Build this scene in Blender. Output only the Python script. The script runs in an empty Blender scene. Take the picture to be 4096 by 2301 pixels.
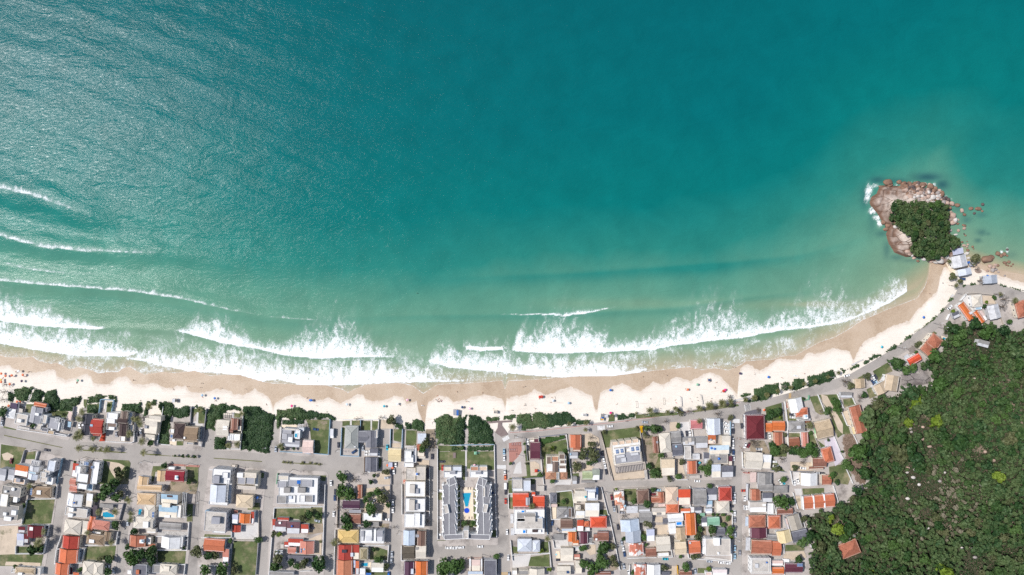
import bpy, bmesh, math, random
import numpy as np
from mathutils import Vector, Matrix, geometry
R = math.radians
rng = random.Random(7)
nr = np.random.RandomState(11)
S = bpy.context.scene
COL = S.collection

# ---------------------------------------------------------------- camera, world, sun, exposure
CX, CY, MPP, HT = 2048.0, 1150.5, 0.183, 500.0      # nadir drone 500 m up, 0.183 m per photo pixel on the ground
cd = bpy.data.cameras.new('camera'); cam = bpy.data.objects.new('camera', cd); COL.objects.link(cam)
cam.location = (0, 0, HT); cam.rotation_euler = (0, 0, 0)
cd.sensor_width = 36; cd.lens = 18.0 / (CX*MPP/HT); cd.clip_end = 20000; cd.clip_start = 1
S.camera = cam
SUN_EL, SUN_DIR = R(53.5), Vector((-0.96, 0.29, 0)).normalized()
wd = bpy.data.worlds.new('World'); S.world = wd; wd.use_nodes = True
wn = wd.node_tree.nodes; wl = wd.node_tree.links
sky = wn.new('ShaderNodeTexSky'); sky.sky_type = 'NISHITA'; sky.sun_disc = False
sky.sun_elevation = SUN_EL; sky.sun_rotation = math.atan2(SUN_DIR.x, SUN_DIR.y)
sky.air_density = 1.0; sky.dust_density = 1.5; sky.ozone_density = 1.0
wl.new(sky.outputs[0], wn['Background'].inputs[0]); wn['Background'].inputs[1].default_value = 0.12
sd = bpy.data.lights.new('sun', 'SUN'); sd.energy = 4.3; sd.angle = R(0.53); sd.color = (1.0, 0.97, 0.935)
so = bpy.data.objects.new('sun', sd); COL.objects.link(so); so.location = (-300, 100, 400)
sv = SUN_DIR*math.cos(SUN_EL) + Vector((0, 0, math.sin(SUN_EL)))
so.rotation_euler = sv.to_track_quat('Z', 'Y').to_euler()
S.view_settings.view_transform = 'Standard'; S.view_settings.look = 'None'
S.view_settings.exposure = 0.02; S.view_settings.gamma = 1; S.view_settings.use_curve_mapping = False
S.cycles.use_denoising = False
S.cycles.max_bounces = 4; S.cycles.diffuse_bounces = 2; S.cycles.glossy_bounces = 2
S.cycles.sample_clamp_direct = 1.6; S.cycles.sample_clamp_indirect = 4

# ---------------------------------------------------------------- helpers
def P(u, v, z=0.0):
    f = (HT - z)/HT
    return Vector(((u-CX)*MPP*f, (CY-v)*MPP*f, z))
def lin(hx, k=1.0):
    out = []
    for i in (0, 2, 4):
        c = int(hx[i:i+2], 16)/255
        out.append((c/12.92 if c <= 0.04045 else ((c+0.055)/1.055)**2.4)*k)
    return tuple(out)
def tag(o, label=None, cat=None, group=None, kind=None):
    if label: o['label'] = label
    if cat: o['category'] = cat
    if group: o['group'] = group
    if kind: o['kind'] = kind
    return o
def link(o, parent=None):
    COL.objects.link(o)
    if parent: o.parent = parent
    return o
def empty(name, loc, rz=0):
    o = bpy.data.objects.new(name, None); o.location = loc; o.rotation_euler = (0, 0, rz); o.empty_display_size = .5
    return link(o)
def hashn(ix, iy, seed):
    h = (ix.astype(np.int64)*374761393 + iy.astype(np.int64)*668265263 + seed*1274126177) & 0x7fffffff
    h = ((h ^ (h >> 13))*1274126177) & 0x7fffffff
    return ((h ^ (h >> 16)) & 0xffff)/65535.0
def vnoise(x, y, seed=0):
    x = np.asarray(x, float); y = np.asarray(y, float)
    ix = np.floor(x); iy = np.floor(y); fx = x-ix; fy = y-iy
    fx = fx*fx*(3-2*fx); fy = fy*fy*(3-2*fy)
    a = hashn(ix, iy, seed); b = hashn(ix+1, iy, seed); c = hashn(ix, iy+1, seed); d = hashn(ix+1, iy+1, seed)
    return (a*(1-fx)+b*fx)*(1-fy)+(c*(1-fx)+d*fx)*fy
def fbm(x, y, seed=0, o=3):
    s = 0; a = .5; t = 0
    for i in range(o):
        s = s + a*vnoise(np.asarray(x)*2**i, np.asarray(y)*2**i, seed+i*17); t += a; a *= .5
    return s/t
def sstep(a, b, x):
    t = np.clip((x-a)/(b-a), 0, 1); return t*t*(3-2*t)
def polyd(px, py, poly):
    """signed distance to polygon (positive inside)"""
    px = np.asarray(px, float); py = np.asarray(py, float)
    best = np.full(px.shape, 1e18); ins = np.zeros(px.shape, bool)
    n = len(poly)
    for i in range(n):
        x1, y1 = poly[i][:2]; x2, y2 = poly[(i+1) % n][:2]
        dx, dy = x2-x1, y2-y1; L = dx*dx+dy*dy+1e-9
        t = np.clip(((px-x1)*dx+(py-y1)*dy)/L, 0, 1)
        best = np.minimum(best, (px-x1-t*dx)**2+(py-y1-t*dy)**2)
        c = ((y1 > py) != (y2 > py)) & (px < (x2-x1)*(py-y1)/((y2-y1) if abs(y2-y1) > 1e-9 else 1e-9)+x1)
        ins ^= c
    d = np.sqrt(best); return np.where(ins, d, -d)
def npmesh(name, verts, quads, mats, fmat=None, smooth=False, attrs=None):
    me = bpy.data.meshes.new(name)
    verts = np.asarray(verts, np.float32); quads = np.asarray(quads, np.int32)
    k = quads.shape[1]; nf = len(quads)
    me.vertices.add(len(verts)); me.vertices.foreach_set('co', verts.ravel())
    me.loops.add(nf*k); me.loops.foreach_set('vertex_index', quads.ravel())
    me.polygons.add(nf); me.polygons.foreach_set('loop_start', np.arange(0, nf*k, k, dtype=np.int32))
    if fmat is not None: me.polygons.foreach_set('material_index', np.asarray(fmat, np.int32))
    me.polygons.foreach_set('use_smooth', np.full(nf, smooth))
    for m in mats: me.materials.append(m)
    for an, (dom, data) in (attrs or {}).items():
        a = me.attributes.new(an, 'FLOAT', dom); a.data.foreach_set('value', np.asarray(data, np.float32).ravel())
    me.update(calc_edges=True)
    return me
class MB:
    def __init__(s): s.v = []; s.f = []; s.m = []; s.uv = []
    def face(s, pts, mi=0, uv=None):
        b = len(s.v); s.v += [tuple(p) for p in pts]; s.f.append(tuple(range(b, b+len(pts)))); s.m.append(mi)
        s.uv.append(uv or [(0, 0)]*len(pts))
    def box(s, x0, y0, z0, x1, y1, z1, mi=0, M=None):
        p = [Vector((x, y, z)) for z in (z0, z1) for y in (y0, y1) for x in (x0, x1)]
        if M is not None: p = [M @ q for q in p]
        for q in ((0, 2, 3, 1), (4, 5, 7, 6), (0, 1, 5, 4), (2, 6, 7, 3), (0, 4, 6, 2), (1, 3, 7, 5)):
            s.face([p[i] for i in q], mi)
    def prism(s, poly, z0, z1, mi=0, mtop=None):
        a = sum(poly[i][0]*poly[(i+1) % len(poly)][1]-poly[(i+1) % len(poly)][0]*poly[i][1] for i in range(len(poly)))
        if a < 0: poly = poly[::-1]
        tris = geometry.tessellate_polygon([[Vector((x, y, 0)) for x, y in poly]])
        for t in tris:
            q = [poly[i] for i in t]
            c = (q[1][0]-q[0][0])*(q[2][1]-q[0][1])-(q[2][0]-q[0][0])*(q[1][1]-q[0][1])
            if c < 0: q = q[::-1]
            s.face([(x, y, z1) for x, y in q], mi if mtop is None else mtop)
        if z1 > z0:
            for i in range(len(poly)):
                a, b = poly[i], poly[(i+1) % len(poly)]
                s.face([(a[0], a[1], z0), (b[0], b[1], z0), (b[0], b[1], z1), (a[0], a[1], z1)], mi)
    def cyl(s, c, r0, r1, z0, z1, n=10, mi=0, cap=True):
        a = [(c[0]+r0*math.cos(2*math.pi*i/n), c[1]+r0*math.sin(2*math.pi*i/n), z0) for i in range(n)]
        b = [(c[0]+r1*math.cos(2*math.pi*i/n), c[1]+r1*math.sin(2*math.pi*i/n), z1) for i in range(n)]
        for i in range(n):
            j = (i+1) % n; s.face([a[i], a[j], b[j], b[i]], mi)
        if cap: s.face(b, mi)
    def bar(s, p, q, w, mi=0, w2=None):
        p = Vector(p); q = Vector(q); d = q-p
        if d.length < 1e-6: return
        up = Vector((0, 0, 1)) if abs(d.normalized().z) < .95 else Vector((1, 0, 0))
        x = d.cross(up).normalized(); y = x.cross(d).normalized(); w2 = w if w2 is None else w2
        A = [p+x*w*a+y*w*b for a, b in ((-1, -1), (1, -1), (1, 1), (-1, 1))]
        B = [q+x*w2*a+y*w2*b for a, b in ((-1, -1), (1, -1), (1, 1), (-1, 1))]
        for i in range(4):
            j = (i+1) % 4; s.face([A[i], A[j], B[j], B[i]], mi)
        s.face(B, mi)
    def mesh(s, name, mats, smooth=False, off=None):
        me = bpy.data.meshes.new(name)
        v = s.v if off is None else [(a-off[0], b-off[1], c-off[2]) for a, b, c in s.v]
        me.from_pydata(v, [], s.f)
        for m in mats: me.materials.append(m)
        me.polygons.foreach_set('material_index', s.m)
        if smooth: me.polygons.foreach_set('use_smooth', [True]*len(s.f))
        u = me.uv_layers.new(name='UVMap'); u.data.foreach_set('uv', [c for f in s.uv for p in f for c in p])
        me.update(); return me
    def obj(s, name, mats, parent=None, smooth=False, off=None):
        return link(bpy.data.objects.new(name, s.mesh(name, mats, smooth, off)), parent)

# ---------------------------------------------------------------- materials
MATS = {}
class NT:
    def __init__(s, name):
        s.m = bpy.data.materials.new(name); s.m.use_nodes = True; s.t = s.m.node_tree; s.n = s.t.nodes; s.l = s.t.links
        s.b = s.n['Principled BSDF']
    def node(s, k, **kw):
        n = s.n.new(k)
        for a, b in kw.items():
            if a in n.inputs.keys() if isinstance(a, str) else False: n.inputs[a].default_value = b
            else: setattr(n, a, b)
        return n
    def noise(s, scale, detail=3, vec=None, dist=0.0, rough=.55):
        n = s.n.new('ShaderNodeTexNoise'); n.inputs['Scale'].default_value = scale; n.inputs['Detail'].default_value = detail
        n.inputs['Roughness'].default_value = rough; n.inputs['Distortion'].default_value = dist
        s.l.new(vec if vec is not None else s.pos(), n.inputs['Vector']); return n.outputs['Fac']
    def pos(s):
        if not hasattr(s, '_p'): s._p = s.n.new('ShaderNodeNewGeometry').outputs['Position']
        return s._p
    def attr(s, nm):
        a = s.n.new('ShaderNodeAttribute'); a.attribute_name = nm; return a.outputs['Fac']
    def ramp(s, fac, stops, mode='LINEAR'):
        r = s.n.new('ShaderNodeValToRGB'); r.color_ramp.interpolation = mode; e = r.color_ramp.elements
        while len(e) < len(stops): e.new(.5)
        for i, (p, c) in enumerate(stops):
            e[i].position = p; e[i].color = (c[0], c[1], c[2], 1) if hasattr(c, '__len__') else (c, c, c, 1)
        s.l.new(fac, r.inputs[0]); return r.outputs[0]
    def math(s, op, a, b=None, c=None):
        n = s.n.new('ShaderNodeMath'); n.operation = op
        for i, x in enumerate((a, b, c)):
            if x is None: continue
            if isinstance(x, (int, float)): n.inputs[i].default_value = x
            else: s.l.new(x, n.inputs[i])
        return n.outputs[0]
    def maprange(s, x, a, b, c=0, d=1, smooth=True):
        n = s.n.new('ShaderNodeMapRange'); n.interpolation_type = 'SMOOTHSTEP' if smooth else 'LINEAR'
        s.l.new(x, n.inputs[0])
        for i, q in enumerate((a, b, c, d)):
            if isinstance(q, (int, float)): n.inputs[i+1].default_value = q
            else: s.l.new(q, n.inputs[i+1])
        return n.outputs[0]
    def mix(s, f, a, b, blend='MIX'):
        n = s.n.new('ShaderNodeMix'); n.data_type = 'RGBA'; n.blend_type = blend
        for i, x in ((0, f), (6, a), (7, b)):
            if isinstance(x, (int, float)): n.inputs[i].default_value = x
            elif isinstance(x, tuple): n.inputs[i].default_value = (*x[:3], 1)
            else: s.l.new(x, n.inputs[i])
        return n.outputs[2]
    def bump(s, h, strength=.3, dist=.1):
        b = s.n.new('ShaderNodeBump'); b.inputs['Strength'].default_value = strength; b.inputs['Distance'].default_value = dist
        s.l.new(h, b.inputs['Height']); s.l.new(b.outputs[0], s.b.inputs['Normal'])
    def out(s, col=None, rough=.8, spec=.2):
        if col is not None:
            if isinstance(col, tuple): s.b.inputs['Base Color'].default_value = (*col[:3], 1)
            else: s.l.new(col, s.b.inputs['Base Color'])
        s.b.inputs['Roughness'].default_value = rough; s.b.inputs['Specular IOR Level'].default_value = spec
        return s.m
def sc(c, k): return tuple(min(.92, max(0, x*k)) for x in c)
def surf(name, col, var=.25, scale=.5, fine=4.0, rough=.85, spec=.2, bump=0.0, blotch=None, bl=(.55, .7)):
    """mottled matte surface: two octaves of world-scale noise plus optional blotches of a second colour"""
    if name in MATS: return MATS[name]
    t = NT(name)
    a = t.noise(scale, 4); b = t.noise(fine, 2)
    f = t.math('ADD', t.math('MULTIPLY', a, .65), t.math('MULTIPLY', b, .35))
    c = t.ramp(f, [(.3, sc(col, 1-var)), (.7, sc(col, 1+var*.6))])
    if blotch is not None:
        c = t.mix(t.maprange(t.noise(scale*.6, 6, rough=.65), bl[0], bl[1]), c, blotch)
    if bump: t.bump(b, bump, .15)
    MATS[name] = t.out(c, rough, spec); return MATS[name]
HEX = dict(cg='8C8B90', gn2='A4DCA4', ot='DE7A50', or_='EC7C4C', ob='EE7A2C', ob2='D9733C', oo='F0572A', ro='D0503A', ro2='DD5A34', rd='C4483A', rr='CC4A38', mr='7E3038', pm='6A3242',
  pl='553048', te='C8795A', te2='A8684C', tw='A8705C', sa='E0907A', ts='A87664', tc='CF9674', bt='8C6C5E', br='7C685C', db='5C4C4A', kh='AEA07C',
  kd='6E6456', tb='A68C70', ta='D6BC98', sb='DCC4A4', sd='EBC594', cs='F4DCB8', cr='EFE4D2', wh='FBFAF8', be='CEC4B8', wg='D6D6D8', lg='D4DAE4',
  gr='A6A6AC', cn='9C9894', cw='CEC6BC', dg='70707A', sg='787880', ga='B2A898', ol='A6A8A2', bk='464650', lb='A4C4D8', lb2='C4D2E2', st='B2BAC6',
  wb='D8ECF6', lv='C6CAE0', pk='E8CABE', pk2='E08484', pc='F2D4B8', yc='F8E0A8', ye='F0CA78', yw='E4AE14', gn='88BC9C', gm='AEBA88', gm2='A2AA98',
  nv='34507A', bl='2C70C4', tq='2CB0C4', tq2='2484D8', cm='A02C3C', ow='DC8A62', ow2='F0A078', rw='E08468', mw='7A5058', pw='F0E0DC', dp='564C54',
  pu='50405C', dk='44444C', bk2='222226', hp='EE3C8C', sv='B8BEC6')
def hexof(c): return HEX['or_' if c == 'or' else c]
TILED = set('ot or ob ob2 oo ro ro2 rd rr mr te te2 tw sa ts tc bt db kh kd tb ta sb sd cs cr ye yc pc ow ow2 rw cm pk2'.split())
STREAK = set('cn cw mw rw ow2 tw te ta gm gm2 dg wg'.split())
def desat(c, k): g_ = .3*c[0]+.55*c[1]+.15*c[2]; return tuple(x*(1-k)+g_*k for x in c)
def roofmat(c):
    k = 'roof_'+c
    if k in MATS: return MATS[k]
    t = NT(k); base = desat(lin(hexof(c), .84), .12)
    if c in ('wh', 'wb'): base = sc(base, .9)
    uv = t.n.new('ShaderNodeUVMap').outputs[0]
    big = t.noise(.35, 5, rough=.65); fine = t.noise(3.2, 3)
    f = t.math('ADD', t.math('MULTIPLY', big, .6), t.math('MULTIPLY', fine, .4))
    v = .20 if c not in STREAK else .36
    col = t.ramp(f, [(.32, sc(base, 1-v)), (.68, sc(base, 1+v*.6))])
    if c in STREAK or c in ('te', 'ot'):
        dark = sc(base, .55) if c not in ('cw', 'wg') else (.16, .14, .12)
        col = t.mix(t.math('MULTIPLY', t.maprange(t.noise(.9, 6, rough=.7), .55, .68), .6), col, dark)
    col = t.mix(t.math('MULTIPLY', t.maprange(t.noise(.55, 7, rough=.75), .56, .72), .45), col, sc(desat(base, .5), .6))
    if c in ('rw', 'ow2'):
        col = t.mix(t.maprange(t.noise(.22, 6, rough=.6), .5, .54), col, (.85, .82, .78))
    if c in TILED:                                   # rows of clay tiles: relief and dark laps
        br = t.n.new('ShaderNodeTexBrick'); t.l.new(uv, br.inputs['Vector']); br.inputs['Scale'].default_value = 1
        br.inputs['Brick Width'].default_value = .28; br.inputs['Row Height'].default_value = .36; br.inputs['Mortar Size'].default_value = .03
        br.inputs['Color1'].default_value = (1, 1, 1, 1); br.inputs['Color2'].default_value = (.82, .82, .82, 1); br.inputs['Mortar'].default_value = (.5, .5, .5, 1)
        col = t.mix(.8, col, br.outputs['Color'], 'MULTIPLY'); t.bump(br.outputs['Fac'], -.4, .05)
        MATS[k] = t.out(col, .85, .15)
    else:                                            # corrugated sheet or slab
        wv = t.n.new('ShaderNodeTexWave'); t.l.new(uv, wv.inputs['Vector']); wv.inputs['Scale'].default_value = .9
        wv.bands_direction = 'X'; wv.inputs['Distortion'].default_value = .2
        pan = t.n.new('ShaderNodeTexBrick'); t.l.new(uv, pan.inputs['Vector']); pan.inputs['Scale'].default_value = 1
        pan.inputs['Brick Width'].default_value = 1.1; pan.inputs['Row Height'].default_value = 2.6; pan.inputs['Mortar Size'].default_value = .04
        pan.inputs['Color1'].default_value = (1, 1, 1, 1); pan.inputs['Color2'].default_value = (.93, .93, .93, 1); pan.inputs['Mortar'].default_value = (.72, .72, .72, 1)
        col = t.mix(.8, col, pan.outputs['Color'], 'MULTIPLY')
        t.bump(wv.outputs['Fac'], .25, .06); MATS[k] = t.out(col, .6, .3)
    return MATS[k]

def paint(c, rough=.35, spec=.5):
    k = 'paint_'+c
    if k not in MATS: MATS[k] = surf(k, lin(hexof(c), .85), var=.05, rough=rough, spec=spec)
    return MATS[k]
def wallmat(c): return surf('wall_'+c, lin(hexof(c), .8), var=.18, scale=.3, fine=1.5, blotch=sc(lin(hexof(c), .8), .6), bl=(.62, .75))
M_SAND_FAR = None
def sandmat():
    t = NT('beach_sand')
    d = t.attr('dry'); n = t.noise(.25, 6, rough=.6)
    dd = t.math('ADD', d, t.math('MULTIPLY', t.math('SUBTRACT', n, .5), 5.0))
    wet = t.maprange(dd, -.6, .6)                       # 1 = dry
    dry = t.ramp(t.math('ADD', t.math('MULTIPLY', t.noise(.06, 5), .6), t.math('MULTIPLY', t.noise(1.8, 4), .4)),
                 [(.3, (.64, .57, .48)), (.5, (.72, .655, .57)), (.7, (.78, .72, .64))])
    wt = t.ramp(t.math('ADD', t.math('MULTIPLY', t.noise(.035, 5, dist=1.0), .7), t.math('MULTIPLY', t.noise(.9, 3), .3)),
                [(.34, (.36, .262, .178)), (.5, (.455, .350, .252)), (.66, (.51, .405, .305))])
    damp = t.maprange(dd, -.3, 4.5); dry = t.mix(damp, (.64, .555, .47), dry)
    mq = t.n.new('ShaderNodeMapping'); mq.inputs['Scale'].default_value = (.05, .5, 1); mq.inputs['Rotation'].default_value = (0, 0, .06); t.l.new(t.pos(), mq.inputs[0])
    trk = t.maprange(t.noise(1.3, 5, vec=mq.outputs[0], dist=.9, rough=.65), .55, .66)
    foot = t.maprange(t.noise(1.1, 3, rough=.7), .58, .68)
    dry = t.mix(t.math('MULTIPLY', t.math('MAXIMUM', trk, foot), .34), dry, (.50, .43, .35))
    line = t.math('MULTIPLY', t.math('MULTIPLY', t.maprange(dd, .3, 1.0), t.maprange(dd, 2.2, 1.2)), t.maprange(t.noise(.4, 5, rough=.7), .42, .6))
    dry = t.mix(t.math('MULTIPLY', line, .35), dry, (.42, .35, .27))
    c = t.mix(wet, wt, dry)
    t.l.new(t.maprange(dd, -.6, .6, .42, .95), t.b.inputs['Roughness']); t.b.inputs['Specular IOR Level'].default_value = .25
    t.l.new(c, t.b.inputs['Base Color'])
    mp = t.n.new('ShaderNodeMapping'); mp.inputs['Scale'].default_value = (.35, 1.4, 1); t.l.new(t.pos(), mp.inputs[0])
    t.bump(t.math('ADD', t.noise(1.4, 5, rough=.7), t.noise(.8, 4, vec=mp.outputs[0], dist=1.5)), .6, .16); return t.m
def watermat():
    t = NT('sea_water')
    tt = t.math('ADD', t.attr('dist'), t.math('MULTIPLY', t.math('MULTIPLY', t.math('SUBTRACT', t.noise(.012, 4, dist=.6), .5), 36), t.maprange(t.attr('dist'), 0, 70)))
    tt = t.math('ADD', tt, t.attr('bar'))
    f = t.maprange(tt, 0, 330, 0, 1, False)
    c = t.ramp(f, [(0.0, (.43, .34, .235)), (.02, (.30, .30, .19)), (.048, (.165, .272, .178)), (.13, (.108, .252, .175)), (.20, (.070, .228, .166)), (.27, (.018, .178, .146)),
                   (.38, (.002, .138, .130)), (.56, (.001, .114, .120)), (1.0, (.001, .088, .104))])
    c = t.mix(t.attr('reef'), c, (.022, .085, .095))
    n2 = t.noise(.05, 5, dist=.4); c = t.mix(.5, c, t.ramp(n2, [(.3, (.82, .82, .82)), (.7, (1.12, 1.12, 1.12))]), 'MULTIPLY')
    mp = t.n.new('ShaderNodeMapping'); mp.inputs['Scale'].default_value = (1.0, .62, 1); mp.inputs['Rotation'].default_value = (0, 0, R(12)); t.l.new(t.pos(), mp.inputs[0])
    D = t.attr('foam_glint')
    la = t.noise(.75, 5, vec=mp.outputs[0], dist=1.6, rough=.6); lb = t.noise(.23, 4, vec=mp.outputs[0], dist=1.0)
    lace = t.math('MULTIPLY', t.math('ABSOLUTE', t.math('SUBTRACT', la, .5)), 3.4)
    th = t.math('ADD', t.math('MULTIPLY', lace, .85), t.math('MULTIPLY', lb, .95))
    th = t.math('SUBTRACT', th, .12)
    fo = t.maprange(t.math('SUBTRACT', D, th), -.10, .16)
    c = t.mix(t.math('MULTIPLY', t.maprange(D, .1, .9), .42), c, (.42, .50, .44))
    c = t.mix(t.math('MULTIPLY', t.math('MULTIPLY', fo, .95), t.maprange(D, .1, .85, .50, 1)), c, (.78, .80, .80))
    t.l.new(c, t.b.inputs['Base Color'])
    t.l.new(t.math('ADD', t.math('MULTIPLY', fo, .6), .13), t.b.inputs['Roughness'])
    t.b.inputs['Specular IOR Level'].default_value = .105
    m2 = t.n.new('ShaderNodeMapping'); m2.inputs['Scale'].default_value = (.6, 1.25, 1); m2.inputs['Rotation'].default_value = (0, 0, R(22)); t.l.new(t.pos(), m2.inputs[0])
    w1 = t.noise(.55, 5, vec=m2.outputs[0], dist=.5, rough=.68); w2 = t.noise(.06, 3, vec=m2.outputs[0], dist=.8)
    h = t.math('ADD', t.math('MULTIPLY', w1, 1.15), t.math('MULTIPLY', w2, 3.2))
    h = t.math('ADD', h, t.math('MULTIPLY', fo, .25))
    t.bump(h, 1.0, .185); return t.m
def leafmat():
    """one foliage material: per-leaf value 'tint' picks hue; per-object random shifts it"""
    ms = {}
    for k, (a, b, c) in dict(d=((.010, .034, .010), (.024, .062, .016), (.055, .098, .028)), g=((.030, .068, .014), (.046, .098, .022), (.074, .130, .036)),
                             o=((.038, .054, .022), (.068, .084, .034), (.118, .122, .056)), y=((.060, .120, .012), (.110, .170, .016), (.160, .220, .03)),
                             b=((.10, .085, .07), (.17, .15, .13), (.26, .24, .21)), h=((.020, .048, .018), (.046, .088, .030), (.100, .125, .052)),
                             r=((.12, .085, .06), (.19, .135, .10), (.28, .21, .165)), w=((.38, .36, .34), (.5, .48, .46), (.6, .58, .55)),
                             q=((.05, .048, .028), (.115, .105, .068), (.21, .19, .135)), m=((.006, .024, .008), (.024, .064, .020), (.085, .125, .048))).items():
        t = NT('foliage_'+k); oi = t.n.new('ShaderNodeObjectInfo').outputs['Random']
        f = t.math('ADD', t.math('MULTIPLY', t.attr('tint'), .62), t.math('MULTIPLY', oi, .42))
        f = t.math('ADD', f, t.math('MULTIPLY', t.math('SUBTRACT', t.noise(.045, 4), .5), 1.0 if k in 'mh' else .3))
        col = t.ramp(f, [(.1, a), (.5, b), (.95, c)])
        t.out(col, .6, .25)
        if k not in 'bw':
            t.b.inputs['Subsurface Weight'].default_value = 0
        ms[k] = t.m
    return ms
LEAF = leafmat()
M_TRUNK = surf('bark', (.16, .12, .09)); M_PALMTRUNK = surf('palm_bark', (.24, .19, .14))
M_ROAD = surf('cobbled_road', lin('B2ABA4', .80), var=.16, scale=.06, fine=2.2, bump=.3, blotch=lin('918B86', .78), bl=(.48, .7))
M_PAVE = surf('pavement', lin('C2B9B2', .80), var=.2, scale=.12, fine=1.2, bump=.2, blotch=lin('8E8680', .8), bl=(.50, .68))
M_LAWN = surf('lawn_grass', (.098, .125, .048), var=.45, scale=.16, fine=2.4, bump=.8, blotch=(.25, .215, .13), bl=(.46, .70))
M_VERGE = surf('median_grass', (.13, .135, .05), var=.3, scale=.4, fine=3, bump=.5)
M_SOIL = surf('sandy_soil', lin('D6C4AE', .80), var=.2, scale=.18, fine=2.5, bump=.4, blotch=(.22, .20, .13), bl=(.56, .72))
M_DIRT = surf('bare_dirt', lin('A89884', .78), var=.3, scale=.2, fine=2, bump=.5, blotch=(.10, .11, .05), bl=(.5, .66))
M_RED = surf('red_paving', lin('B88478', .8), var=.12); M_PAVER = surf('terracotta_paving', lin('C8523A', .8), var=.12)
M_DECK = surf('timber_deck', lin('E9D8C0', .85), var=.1); M_CONC = surf('light_concrete', lin('D4D0CC', .85), var=.12, scale=.2, blotch=lin('B8B2AC', .8))
M_LAV = surf('lavender_paving', lin('CFC6CE', .85), var=.06); M_CHAR = surf('charcoal_paving', lin('6C6870', .8), var=.12)
M_BOARD = surf('weathered_boards', lin('8E7E7A', .8), var=.2, fine=5); M_RUB = surf('rubble', lin('C8C4C0', .8), var=.45, scale=.9, fine=3, bump=.8, blotch=(.1, .1, .1))
M_WHITE = surf('white_paint', (.80, .80, .79), var=.06, rough=.7); M_YEL = surf('yellow_paint', (.62, .36, .06), var=.2, rough=.7)
M_GLASS = surf('dark_glass', (.03, .035, .045), var=.1, rough=.12, spec=.6); M_TYRE = surf('tyre_rubber', (.02, .02, .02), var=.1)
M_PANEL = surf('solar_cells', (.10, .16, .30), var=.15, rough=.15, spec=.6); M_FRAME = surf('panel_frame', (.5, .55, .6), var=.05)
M_POOLW = {}
def poolmat(c):
    if c not in M_POOLW:
        t = NT('pool_water_'+c); t.bump(t.noise(1.5, 3), .12, .1)
        base = dict(tq=(.015, .27, .42), bl=(.02, .07, .50), lb=(.25, .55, .6), tq2=(.02, .22, .62))[c]
        M_POOLW[c] = t.out(t.ramp(t.noise(2.0, 2), [(.3, sc(base, .9)), (.7, sc(base, 1.1))]), .12, .4)
    return M_POOLW[c]
def rockmat(name, light, mid, dark, lo=-.6, hi=1.2):
    t = NT(name); n = t.noise(.10, 6, rough=.6); fine = t.noise(1.4, 4)
    c = t.ramp(t.math('ADD', t.math('MULTIPLY', n, .6), t.math('MULTIPLY', fine, .4)), [(.34, mid), (.60, light)])
    vo = t.n.new('ShaderNodeTexVoronoi'); vo.feature = 'DISTANCE_TO_EDGE'; vo.inputs['Scale'].default_value = .10
    mp = t.n.new('ShaderNodeMapping'); mp.inputs['Scale'].default_value = (.7, 1.5, .2); mp.inputs['Rotation'].default_value = (0, 0, .45)
    ad = t.n.new('ShaderNodeVectorMath'); ad.operation = 'ADD'
    no = t.n.new('ShaderNodeTexNoise'); no.inputs['Scale'].default_value = .12; t.l.new(t.pos(), no.inputs['Vector'])
    ml = t.n.new('ShaderNodeVectorMath'); ml.operation = 'SCALE'; ml.inputs['Scale'].default_value = 4; t.l.new(no.outputs['Color'], ml.inputs[0])
    t.l.new(t.pos(), ad.inputs[0]); t.l.new(ml.outputs[0], ad.inputs[1]); t.l.new(ad.outputs[0], mp.inputs[0]); t.l.new(mp.outputs[0], vo.inputs['Vector'])
    crack = t.maprange(vo.outputs['Distance'], .0, .022)
    c = t.mix(crack, sc(dark, .8), c)
    sp = t.n.new('ShaderNodeSeparateXYZ'); t.l.new(t.pos(), sp.inputs[0])
    zz = t.math('ADD', sp.outputs[2], t.math('MULTIPLY', t.math('SUBTRACT', t.noise(.22, 3), .5), 2.6))
    c = t.mix(t.maprange(zz, lo, hi), dark, c)
    t.bump(t.math('ADD', fine, t.math('MULTIPLY', crack, 1.2)), .7, .35); return t.out(c, .8, .2)
M_ROCK = rockmat('granite', (.60, .51, .44), (.40, .33, .285), (.155, .09, .062), .3, 3.3)
M_OUTC = rockmat('dark_granite', (.30, .27, .25), (.12, .10, .10), (.05, .045, .045), -3, -1)
BOUL = dict(br=surf('boulder_brown', (.24, .145, .10), var=.4, scale=.4, fine=1.6, bump=.6, blotch=(.09, .06, .05)), pk=surf('boulder_pink', (.44, .32, .26), var=.3, scale=.4, fine=1.6, bump=.6, blotch=(.2, .13, .1)),
            gr=surf('boulder_grey', (.34, .30, .28), var=.3, scale=.4, fine=1.6, bump=.6, blotch=(.14, .11, .1)), dk=surf('boulder_dark', (.11, .085, .08), var=.4, scale=.4, fine=1.6, bump=.6),
            wg=surf('boulder_pale', (.58, .54, .50), var=.2, scale=.4, fine=1.6, bump=.5, blotch=(.3, .27, .24)))

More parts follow.
